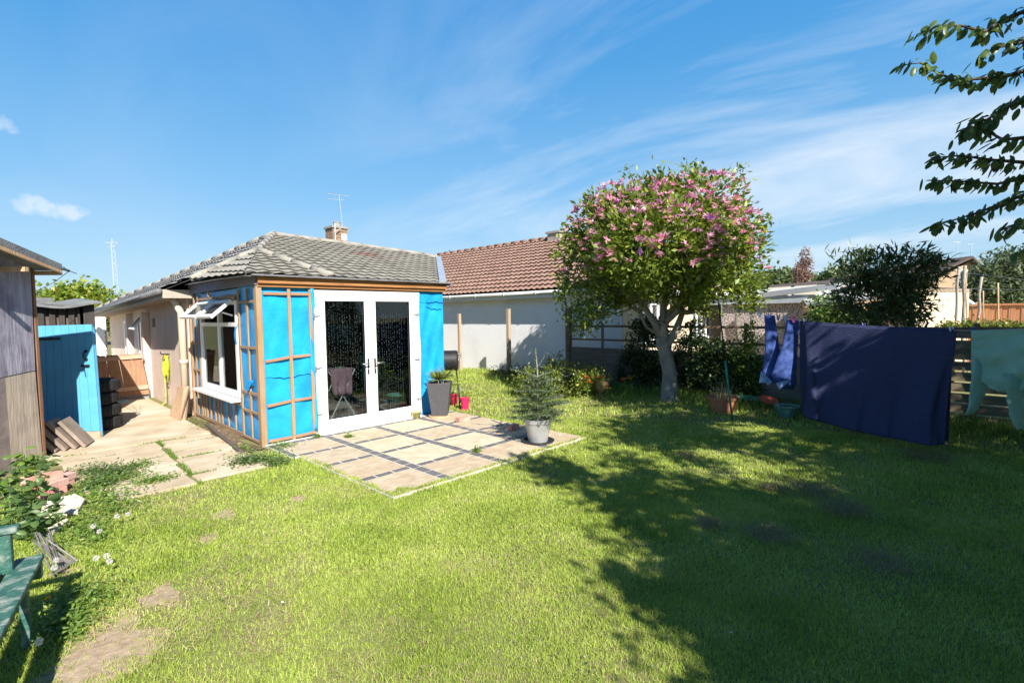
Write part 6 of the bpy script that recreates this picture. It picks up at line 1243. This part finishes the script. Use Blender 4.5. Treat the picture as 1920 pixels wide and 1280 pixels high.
# buddleia like shrub
def dl(px, py, rx, ry, d, dd=0): c = at(px, py, d + dd); return (tuple(c), (rx / FPX * d, rx / FPX * d, ry / FPX * d))
ls = [dl(1655, 515, 62, 42, 8.6), dl(1600, 510, 34, 30, 8.7), dl(1700, 500, 52, 34, 8.5), dl(1640, 560, 70, 34, 8.6, .2), dl(1735, 500, 28, 26, 8.5), dl(1700, 575, 48, 32, 8.5), dl(1660, 595, 60, 22, 8.4), dl(1560, 490, 14, 14, 8.6), dl(1750, 475, 12, 12, 8.5), dl(1600, 478, 16, 12, 8.6)]
ls = [l for l in ls]
bd_ = at(1665, 640, 8.7); bush('large_shrub', 'big dark shrub with long narrow leaves towering behind the navy sheet', 'shrub', ls, 330, 15, .17, .036, .07, M['leaf_bud'], tb=Vector((bd_.x + .3, bd_.y, 0)), shell=.3, tilt=.8, outward=.8, tip=.006, bh=1.1)
ls = [dl(1570, 590, 40, 22, 11), dl(1545, 585, 26, 26, 11.5), dl(1600, 600, 26, 14, 10.5)]
bush('shrub', 'sunlit yellow green shrub in front of the carport', 'shrub', ls, 240, 14, .09, .05, .09, M['leaf_vine'], shell=.5)
ls = [dl(1790 + 36 * k, 616, 26, 7, 11.0 - .25 * k) for k in range(5)]
bush('hedge', 'low yellow green vine leaves growing at the foot of the orange fence', 'hedge', ls, 260, 12, .07, .055, .06, M['leaf_yellow'], shell=.3)
# lattice mast
p = at(222, 600, 60); lm = thing('lattice_mast', 'tall pale lattice radio mast beyond the bungalow roof', 'mast', p); b_ = at(221, 600, 60); b_.z = 0; t_p = at(210, 455, 60); q = MB(); w0 = .35
cs_ = [(1, 0), (-.5, .87), (-.5, -.87)]
for (a, c) in cs_: q.tube([b_ + Vector((a * w0, c * w0, 0)), t_p + Vector((a * .2, c * .2, 0))], .016, n=4)
for k in range(16):
    f0, f1 = k / 16, (k + 1) / 16
    for j in range(3):
        a0, c0_ = cs_[j]; a1, c1_ = cs_[(j + 1) % 3]; w_a = w0 + (.2 - w0) * f0; w_b = w0 + (.2 - w0) * f1; q.tube([b_.lerp(t_p, f0) + Vector((a0 * w_a, c0_ * w_a, 0)), b_.lerp(t_p, f1) + Vector((a1 * w_b, c1_ * w_b, 0))], .007, n=4)
q.build('lattice', M['mast'], lm); q = MB(); rt_ = Vector(R3[:, 0]); q.tube([t_p - rt_ * .8, t_p + rt_ * .8], .05, n=4); q.tube([t_p - rt_ * .4 - Vector((0, 0, .5)), t_p + rt_ * .4 - Vector((0, 0, .5))], .04, n=4); q.tube([t_p, t_p + Vector((0, 0, .5))], .04, n=4); q.build('antennas', M['mast'], lm)
#@@CHERRY
random.seed(24); RNG = np.random.default_rng(44)
# ---------------------------------------------------------------- cherry tree at the right, its branches reaching into view
cherry = thing('cherry_tree', 'cherry tree whose drooping leafy branches reach in from the right edge', 'tree', (7.0, -2.6, 0))
fork = Vector((6.9, -2.5, 2.3)); q = MB(); q.tube([(7.0, -2.6, -.05), (7.0, -2.6, .3), (6.95, -2.55, 1.3), fork], [.22, .17, .15, .14], n=14)
BR_ = [([(2150, -60), (1990, -5), (1920, 22), (1880, 38), (1845, 60), (1800, 48), (1755, 50), (1718, 66)], 4.3),
       ([(2150, 20), (1990, 60), (1925, 78), (1890, 85), (1860, 92), (1838, 112)], 4.2),
       ([(2180, 120), (2000, 125), (1925, 132), (1880, 145), (1830, 148), (1795, 152), (1760, 138), (1725, 118), (1695, 122)], 4.5),
       ([(2180, 150), (2000, 160), (1920, 185), (1880, 205), (1850, 225), (1820, 230), (1800, 255)], 4.0),
       ([(2180, 260), (2000, 262), (1925, 258), (1880, 262), (1840, 240), (1805, 245)], 4.0),
       ([(2180, 300), (2000, 300), (1925, 305), (1860, 300), (1800, 292), (1745, 296)], 4.4),
       ([(2180, 330), (2000, 335), (1925, 332), (1870, 345), (1800, 340), (1740, 338)], 4.4),
       ([(2180, 380), (2000, 378), (1920, 365), (1870, 385), (1830, 400), (1790, 412), (1752, 424)], 4.6),
       ([(2180, 430), (2000, 430), (1925, 415), (1890, 425), (1868, 438)], 4.2),
       ([(2180, 460), (2000, 470), (1930, 462), (1910, 478)], 4.2)]
Lc, Ld, Lu = [], [], []
for pts_, d in BR_:
    P = [at(x, y, d * (1 - .00012 * (x - 1900)) if x > 1920 else d + random.uniform(-.04, .04)) for x, y in pts_]
    root_ = fork + Vector((random.uniform(-.3, .3), .2, random.uniform(.1, .9))); q.tube([fork, root_], [.08, .05], n=8); P2 = [root_] + P; n_ = len(P2)
    q.tube(P2, [.035 - .031 * (k / (n_ - 1)) ** .7 for k in range(n_)], n=6)
    for a, b in zip(P[:-1], P[1:]):
        L_ = (b - a).length; nn = int(L_ / .0125)
        for k in range(nn):
            f = random.random(); sd2 = Vector((random.gauss(0, 1), random.gauss(0, 1), 0)).normalized(); c = a.lerp(b, f) + sd2 * random.uniform(0, .07) + Vector((0, 0, random.uniform(-.035, .05)))
            Lc.append(tuple(c)); Ld.append(tuple(sd2 * random.uniform(.3, .9) + (b - a).normalized() * random.uniform(.1, .8) + Vector((0, 0, -random.uniform(-.05, 1.3))))); Lu.append((sd2.x * .6, sd2.y * .6, 1))
n = len(Lc); v1 = leaves(np.array(Lc), np.array(Ld), RNG.uniform(.06, .125, n), RNG.uniform(.036, .06, n), big=True, up=np.array(Lu) + RNG.normal(size=(n, 3)) * .2, fold=.18, curl=.3)
# the rest of the crown, out of frame, that shades the lawn
cl_ = [((8.2, -3.2, 4.6), (2.4, 2.2, 1.5)), ((6.0, -3.4, 4.8), (2.0, 1.9, 1.4)), ((9.8, -2.4, 4.0), (1.6, 1.6, 1.3)), ((7.2, -2.2, 5.7), (1.7, 1.4, .9)), ((7.6, -1.7, 3.6), (1.3, .9, .9)), ((5.2, -1.6, 5.6), (1.4, 1.0, .8)), ((4.4, -2.6, 5.2), (1.3, 1.2, 1.0))]
cc_, _ = lump_points(cl_, 42, .2); sub_ = [(tuple(c), (random.uniform(.35, .75),) * 2 + (random.uniform(.25, .45),)) for c in cc_]; p, d = lump_points(sub_, 1700, .3)
pj = (p - EYE) @ R3; vis = (-pj[:, 2] > 0) & (np.abs(pj[:, 0]) < 1.045 * -pj[:, 2]) & (np.abs(pj[:, 1]) < .72 * -pj[:, 2]); p, d = p[~vis], d[~vis]
v2 = clusters(p, d, 24, .15, .08, .16); v, t_ = cat([v1, v2]); tri_mesh('crown', v, t_, M['leaf_cherry'], cherry); q.build('trunk', M['bark_dark'], cherry, smooth=True)
grow([fork + Vector((0, 0, -.3)), fork], [.13, .12], p[::14], M['bark_dark'], cherry, name='limbs', tip=.012, rmax=.07)
def clumpy(lumps_, n, k=16, r0=.42, r1=.85):
    c, _ = lump_points(lumps_, k, .25); sub = [(tuple(c[i]), (random.uniform(r0, r1),) * 2 + (random.uniform(r0, r1) * .6,)) for i in range(k)]
    return lump_points(sub, n, .3)
def shade_tree(label, lumps_, n, base, per=20):
    p, d = clumpy(lumps_, n, 44); t = thing('tree', label, 'tree', base, 'garden trees behind the viewpoint')
    v, tt = clusters(p, d, per, .16, .085, .18); tri_mesh('crown', v, tt, M['leaf_cherry'], t); h_ = lumps_[0][0][2] - lumps_[0][1][2] * .7
    grow([Vector(base), Vector(base) + Vector((0, 0, h_ * .5)), Vector(base) + Vector((0, 0, h_))], [.2, .16, .13], p[::12], M['bark_dark'], t, tip=.012, rmax=.07)
# the big garden tree behind the viewpoint: leaf clumps high up on its limbs throw the dappled shade over the lawn
blobs = [(150, 70), (300, 60), (450, 60), (600, 40), (60, 165), (180, 185), (290, 205), (400, 215), (350, 130), (520, 200), (650, 160), (800, 80), (950, 60), (1080, 60), (130, 265), (230, 275), (320, 285), (480, 265), (600, 300), (700, 250), (800, 230), (430, 315), (440, 390), (520, 370), (620, 360), (700, 330), (780, 300), (900, 330), (860, 390), (760, 410),
         (350, 480), (440, 470), (520, 450), (620, 480), (720, 500), (820, 500), (940, 450), (380, 570), (450, 610), (540, 650), (620, 690), (700, 690), (760, 740), (780, 790), (860, 830), (940, 860), (1010, 880), (1060, 930), (1100, 980), (760, 600), (850, 620), (940, 560), (850, 720), (940, 760), (1010, 650), (1020, 780), (1000, 370), (1060, 300), (1100, 420), (1150, 250), (1250, 160), (1350, 120)]
for yy in range(470, 1060, 75):
    for xx in range(1080, 1960, 110): blobs.append((xx + random.uniform(-25, 25), yy + random.uniform(-20, 20)))
for yy in range(140, 440, 62):
    for xx in range(1260, 1960, 105):
        if (xx, yy) not in ((1470, 264), (1785, 326)): blobs.append((xx + random.uniform(-25, 25), yy + random.uniform(-15, 15)))
sub_ = []
for (bx_, by2) in blobs:
    if by2 > 690 and bx_ < 1100: bx_ += 45
    if bx_ < 1400 and by2 < 640 and random.random() < .2: continue
    g2 = gnd(1000 + bx_ / 2.087, 800 + by2 / 2.087); z = random.uniform(3.5, 4.4)
    while z < 7.5:
        c = Vector((g2.x - SUN_H[0] / math.tan(rad(SUN_EL)) * z, g2.y - SUN_H[1] / math.tan(rad(SUN_EL)) * z, z)); q3 = np.array(c - Vector(EYE)) @ R3
        if -q3[2] < .3 or q3[0] > 1.13 * -q3[2] + .45 or q3[1] > .80 * -q3[2] + .45: break
        z += .25
    rr = random.uniform(.24, .36) * (1.25 if bx_ > 1080 else 1.0); sub_.append((tuple(c), (rr, rr, .2)))
t = thing('tree', 'large leafy garden tree behind the viewpoint that shades the lawn', 'tree', (3.6, -5.2, 0))
p, d = lump_points(sub_, 12 * len(sub_), .1); v, tt = clusters(p, d, 17, .14, .075, .09); tri_mesh('crown', v, tt, M['leaf_cherry'], t)
grow([Vector((3.6, -5.2, 0)), Vector((3.6, -5.1, 1.6)), Vector((3.6, -5.0, 3.0))], [.24, .2, .16], [l[0] for l in sub_], M['bark_dark'], t, tip=.012, rmax=.09)
bush('hedge', 'unseen tall hedge added behind the viewpoint on the right to darken the near lawn', 'hedge', [((2.1 + .9 * k, -2.6 - .10 * k, 1.65), (.8, .7, 1.75)) for k in range(-1, 9)], 2100, 18, .09, .055, .13, M['leaf_ivy'], shell=.5, tb=Vector((5.2, -3.0, 0)), tip=.006)  # added out of view: blocks sun and sky so the near right lawn goes dark
#@@GRASS
random.seed(25); RNG = np.random.default_rng(45)
# ================================================================ GRASS AND WEEDS
def inside_blocked(P):
    x, y = P[:, 0], P[:, 1]; b = (x > 2.44) & (x < 5.49) & (y > 4.02) & (y < 6.95)
    # grass laps unevenly over the front corner of the patio
    b &= ~((x - 2.44) ** 2 / .10 + (y - 3.94) ** 2 / .05 < 1 + .3 * np.sin(x * 31 + y * 23)) & ~((x < 2.53 + .02 * np.sin(y * 19)) & (y < 6.0))
    b |= (x > 2.0) & (x < 5.5) & (y > 6.7); b |= (x > 2.3) & (x < 7.4) & (y > 9.9); b |= (x > XN)
    b |= (x > .62) & (x < 2.14) & (y > 5.85) ; b |= (x < 2.14) & (y > 6.9 + .0 * x) ; b |= (x < .62) & (y > 6.35)
    return b
_c1, _c2, _c3 = gnd(98, 928), gnd(118, 955), gnd(80, 1110)
MASK = [(_c1.x, _c1.y + .08, .20), (_c2.x, _c2.y, .15), (_c2.x - .12, _c2.y - .02, .13), (_c2.x + .1, _c2.y + .02, .1)]
def unmasked(P):
    k = np.ones(len(P), bool)
    for (mx_, my_, mr_) in MASK: k &= (P[:, 0] - mx_) ** 2 + (P[:, 1] - my_) ** 2 > mr_ ** 2
    return k
def vnoise(x, y, s=1.0, seed=0):
    return (np.sin(x * 1.7 * s + seed) * np.cos(y * 2.3 * s + seed * 2) + np.sin(x * 3.9 * s + y * 2.1 * s + seed) * .6 + np.sin(x * 7.7 * s - y * 6.3 * s + seed * 3) * .4) / 2
def scatter(n, rmin, rmax):
    a = RNG.uniform(rad(-8), rad(98), n); r = np.sqrt(RNG.uniform(rmin ** 2, rmax ** 2, n)); return np.stack([r * np.cos(a), r * np.sin(a), np.zeros(n)], 1)
parts = []
for (r0, r1, n, h, w) in ((1.2, 3.4, 230000, .034, .0026), (3.4, 5.5, 270000, .036, .0038), (5.5, 8.2, 200000, .042, .006), (8.2, 15.5, 140000, .055, .011)):
    P = scatter(n, r0, r1); P = P[~inside_blocked(P)]; P = P[unmasked(P)]; x, y = P[:, 0], P[:, 1]; nz = vnoise(x, y, 1.0, 1) + .5 * vnoise(x, y, 3.1, 4)
    # worn, dry strip on the left
    worn = np.exp(-((x - (.95 + .1 * (y - 3))) ** 2) / .22) * (y < 5.9); keep = RNG.uniform(size=len(P)) > np.clip(.12 - .22 * nz, 0, .6) + .36 * worn
    for c_, rr in SOIL: keep &= RNG.uniform(size=len(x)) < np.clip((np.sqrt((x - c_.x) ** 2 / .64 + (y - c_.y) ** 2) / rr + .25 * np.sin(x * 23) * np.sin(y * 31)) * 1.1 - .25, .12, 1)
    P = P[keep]; nz = nz[keep]; hh = h * RNG.uniform(.5, 1.25, len(P)) * (1 + .35 * nz); edge = np.clip((P[:, 0] - 8.0) / 1.6, 0, 1); hh = hh * (1 + 1.8 * edge * RNG.uniform(0, 1, len(P)))
    P[:, 2] = np.where((P[:, 0] > 2.49) & (P[:, 0] < 5.51) & (P[:, 1] > 3.97) & (P[:, 1] < 6.9), .026, 0.0)
    parts.append(blades(P, hh, w * RNG.uniform(.7, 1.3, len(P)), lean=.95))
for (a0, a1) in ((-50, -8), (98, 140)):
    n = 60000; a = RNG.uniform(rad(a0), rad(a1), n); q_ = np.sqrt(RNG.uniform(.5, 60, n)); P = np.stack([q_ * np.cos(a), q_ * np.sin(a), np.zeros(n)], 1); P = P[~inside_blocked(P)]
    hd = (P[:, 0] - Cs.x) * nW.x + (P[:, 1] - Cs.y) * nW.y; P = P[(hd > .02) | (P[:, 1] < 5)]; parts.append(blades(P, .045 * RNG.uniform(.5, 1.2, len(P)), .007, lean=.9))
v, t_ = cat(parts); o = tri_mesh('lawn_grass', v, t_, M['grass']); struct(o, 'stuff', 'short bright green lawn grass with dry patches'); o['category'] = 'grass'
# thatch: dry clippings in patches
P = scatter(46000, 1.5, 8); P = P[~inside_blocked(P)]; P = P[unmasked(P)]; x, y = P[:, 0], P[:, 1]; sel = (vnoise(x, y, 1.3, 9) + .6 * np.exp(-((x - 1.0) ** 2) / .3) > .55); P = P[sel]; P[:, 2] = .012
v, t_ = blades(P, .045, .0028, lean=2.4); o = tri_mesh('dry_clippings', v, t_, M['dry']); struct(o, 'stuff', 'dry straw coloured grass clippings lying in the lawn'); o['category'] = 'dry grass'
P = scatter(16000, 1.6, 8.5); P = P[~inside_blocked(P)]; P = P[unmasked(P)]; x, y = P[:, 0], P[:, 1]; P = P[(vnoise(x, y, 2.2, 17) + .4 * vnoise(x, y, 6, 3)) > .78]; P[:, 2] = RNG.uniform(.018, .034, len(P)); D = RNG.normal(size=(len(P), 3)); D[:, 2] *= .25
v, t_ = leaves(P, D, RNG.uniform(.012, .024, len(P)), RNG.uniform(.010, .018, len(P)), curl=.1); o = tri_mesh('clover', v, t_, M['leaf_weed2']); struct(o, 'stuff', 'darker clover patches mixed into the lawn'); o['category'] = 'clover'
ps = []
for (px, py, rr) in ((1525, 925, .22), (1440, 1010, .18), (1580, 960, .25), (1450, 920, .14), (1650, 1060, .2), (1330, 990, .1), (1290, 860, .15), (1740, 860, .3)):
    c = gnd(px, py); n = int(1900 * rr); a_ = RNG.uniform(0, 6.28, n); q_ = rr * np.sqrt(RNG.uniform(0, 1, n)) * RNG.uniform(.5, 1.2, n); P = np.stack([c.x + q_ * np.cos(a_), c.y + q_ * np.sin(a_), RNG.uniform(.015, .05, n)], 1); ps.append(blades(P, RNG.uniform(.03, .08, n), .0032, lean=2.6))
v, t_ = cat(ps); o = tri_mesh('dead_grass_clumps', v, t_, leafmat('dead grass', (0.16, 0.12, 0.06), (0.34, 0.28, 0.16), None, trans=0.2)); struct(o, 'stuff', 'clumps of raked dead grass lying on the shaded lawn'); o['category'] = 'dry grass'
# tall rough grass along fence
ps = []
n = 9000; y = RNG.uniform(-2, 9.2, n); x = XF - .1 - np.abs(RNG.normal(0, .45, n)); P = np.stack([x, y, np.zeros(n)], 1); ps.append(blades(P, RNG.uniform(.08, .30, n), .009, lean=.45))
v, t_ = cat(ps); o = tri_mesh('rough_grass', v, t_, M['leaf_weed']); struct(o, 'stuff', 'long rough grass growing along the boundary fence'); o['category'] = 'grass'
# moss and grass in the path joints
ps = []
for (xa, xb, yl) in ((.5, 1.4, (6.33, 6.82, 7.30, 7.86, 8.26)), (1.4, 2.1, (6.22, 6.66, 7.08, 7.42, 7.90, 8.26))):
    for i, yy in enumerate(yl):
        n = 520; x = RNG.uniform(xa, xb, n); m_ = np.sin(x * 6 + i * 2.3 + xa * 4) + RNG.normal(0, .35, n) > .25; x = x[m_]; P = np.stack([x, yy + RNG.normal(0, .016, len(x)), np.full(len(x), .005)], 1); ps.append(blades(P, RNG.uniform(.015, .05, len(x)), .006, lean=.8))
n = 1500; y = RNG.uniform(5.8, 8.3, n); m_ = np.sin(y * 7) + RNG.normal(0, .3, n) > -.35; y = y[m_]; P = np.stack([1.38 + .05 * (y - 5.75) + RNG.normal(0, .014, len(y)), y, np.full(len(y), .005)], 1); n = len(y); ps.append(blades(P, RNG.uniform(.02, .06, n), .006, lean=.6))
v, t_ = cat(ps); o = tri_mesh('joint_moss', v, t_, M['leaf_weed']); struct(o, 'stuff', 'moss and grass growing in the joints of the path'); o['category'] = 'moss'
# weeds border on the left
def weeds(name, label, boxes, n, L, W, h, m_, up=.5):
    a = []
    for (cx0, cy0, rx, ry) in boxes:
        k = n; P = np.stack([cx0 + RNG.normal(0, rx, k), cy0 + RNG.normal(0, ry, k), np.abs(RNG.normal(0, h, k)) + .01], 1); P = P[unmasked(P)]; k = len(P); D = RNG.normal(size=(k, 3)); D[:, 2] = np.abs(D[:, 2]) * up; a.append(leaves(P, D, RNG.uniform(.6, 1.2, k) * L, RNG.uniform(.7, 1.2, k) * W, curl=.3))
    v, t = cat(a); o = tri_mesh(name, v, t, m_); struct(o, 'stuff', label); o['category'] = 'weeds'; return o
bxs = []
for (px, py, rx, ry) in ((190, 905, .12, .14), (230, 900, .12, .10), (165, 925, .12, .16), (200, 960, .16, .2), (150, 1000, .14, .18), (250, 880, .1, .08), (180, 1010, .16, .2), (150, 1130, .10, .14), (210, 940, .14, .2), (290, 905, .1, .06), (120, 1180, .06, .1)): g2 = gnd(px, py); bxs.append((g2.x, g2.y, rx, ry))
weeds('border_weeds', 'low leafy weeds spreading over the left border between bricks and lawn', bxs, 560, .038, .016, .03, M['leaf_weed'])
bxs = [(gnd(px, py).x, gnd(px, py).y, .09, .10) for px, py in ((205, 895), (185, 915), (225, 890), (170, 890), (480, 868), (520, 872), (460, 870))]
weeds('border_weeds', 'greyer leafy weeds along the path edge and extension corner', bxs, 320, .05, .016, .05, M['leaf_weed2'])
bxs = [(EX0 + .1 + .0 * k, 6.62 - .02 * k, .10, .07) for k in range(2)] + [(3.08, 6.8, .03, .03), (3.36, 6.45, .03, .03), (4.05, 4.55, .03, .03), (2.15, 6.9, .06, .12), (2.2, 9.2, .06, .3)]
weeds('paving_weeds', 'small weeds in the patio joints and at the foot of the battens', bxs, 150, .04, .015, .035, M['leaf_weed'])
# upright nettle like plants by the shed and bench
k_ = 0
for (px, py, hgt, lb) in ((30, 985, .5, 'tall leafy nettle by the bench armrest'), (8, 960, .55, 'leafy bramble at the left edge by the shed'), (60, 955, .42, 'leafy bramble in front of the plywood shed'), (45, 925, .45, 'dark leaved bramble at the shed foot'), (75, 1000, .34, 'nettle between the bench and the white slab'), (85, 905, .30, 'small sprouting plant at the shed corner'), (62, 905, .42, 'slender plant rising against the pale plywood'), (20, 1010, .42, 'broad leaved weed over the bench armrest'), (55, 1018, .28, 'low weed beside the metal rods')):
    b0 = gnd(px, py); t = thing('weed_plant', lb, 'weed', b0, 'weeds beside the shed and bench'); q = MB(); C_, D_ = [], []
    for s2 in range(5):
        e = b0 + Vector((random.gauss(0, .09), random.gauss(0, .09), hgt * random.uniform(.6, 1))); m1 = b0.lerp(e, .5) + Vector((random.gauss(0, .02), random.gauss(0, .02), .02)); q.tube([b0, m1, e], [.004, .003, .002], n=4, cap=False)
        for j in range(13):
            f = random.uniform(.2, 1); c = b0.lerp(m1, f * 2) if f < .5 else m1.lerp(e, f * 2 - 1); C_.append(tuple(c)); D_.append((random.gauss(0, 1), random.gauss(0, 1), random.uniform(-.2, .5)))
    q.build('stems', M['leaf_weed'], t); n = len(C_); v, tt = leaves(np.array(C_), np.array(D_), RNG.uniform(.05, .10, n), RNG.uniform(.03, .055, n), big=True, curl=.35); tri_mesh('leaves', v, tt, M['leaf_weed2'] if k_ % 3 else M['leaf_weed'], t); k_ += 1
# dandelion clocks and one flower
def dandelion(px, py, h, lb):
    b0 = gnd(px, py, 0); top_ = gnd(px, py, 0) ; top_ = onplane(px, py, b0, (.717, .695, 0)); 
    b1 = gnd(px + 4, py + 24); tp_ = Vector((b1.x, b1.y, h)); t = thing('dandelion_clock', lb, 'dandelion clock', b1, 'dandelion clocks in the left border'); q = MB(); q.tube([b1, tp_], .0018, n=4); q.build('stem', M['leaf_weed'], t)
    D = unit(RNG.normal(size=(110, 3))); v, tt = leaves(np.array(tp_) + D * .004, D, .018, .005, fold=0, curl=0); tri_mesh('seed_head', v, tt, M['fluff'], t)
for (px, py, lb) in ((172, 988, 'dandelion clock nearest the white slab'), (184, 998, 'dandelion clock just below the one nearest the white slab'), (217, 968, 'dandelion clock among grass, highest in the border'), (237, 964, 'faint dandelion clock beside the highest one'), (178, 1052, 'left one of three dandelion clocks in a close group'), (198, 1047, 'top one of three dandelion clocks in a close group'), (203, 1058, 'right one of three dandelion clocks in a close group'), (100, 1070, 'large dandelion clock beside the end of the bench'), (72, 1218, 'dandelion clock in the bench shadow'), (104, 1056, 'dandelion clock behind the large one by the bench')): dandelion(px, py, .11, lb)
b0 = gnd(92, 1150); t = thing('dandelion_flower', 'single bright yellow dandelion flower beside the bench shadow', 'flower', b0); q = MB(); q.tube([b0, b0 + Vector((0, 0, .09))], .002, n=4); q.build('stem', M['leaf_weed'], t); D = RNG.normal(size=(70, 3)); D[:, 2] = np.abs(D[:, 2]) * .6; v, tt = leaves(np.tile([[b0.x, b0.y, .09]], (70, 1)), D, .017, .005, fold=0, curl=0); tri_mesh('petals', v, tt, M['petal_yellow'], t)
# a white plastic scrap on the patio and petals on the lawn
P = scatter(80, 2, 9); P = P[~inside_blocked(P)]; P = P[unmasked(P)]; P[:, 2] = .035; v, tt = leaves(P, RNG.normal(size=(len(P), 3)) * [1, 1, .2], .022, .012); o = tri_mesh('fallen_petals', v, tt, M['fluff']); struct(o, 'stuff', 'pale fallen petals scattered on the lawn'); o['category'] = 'petals'
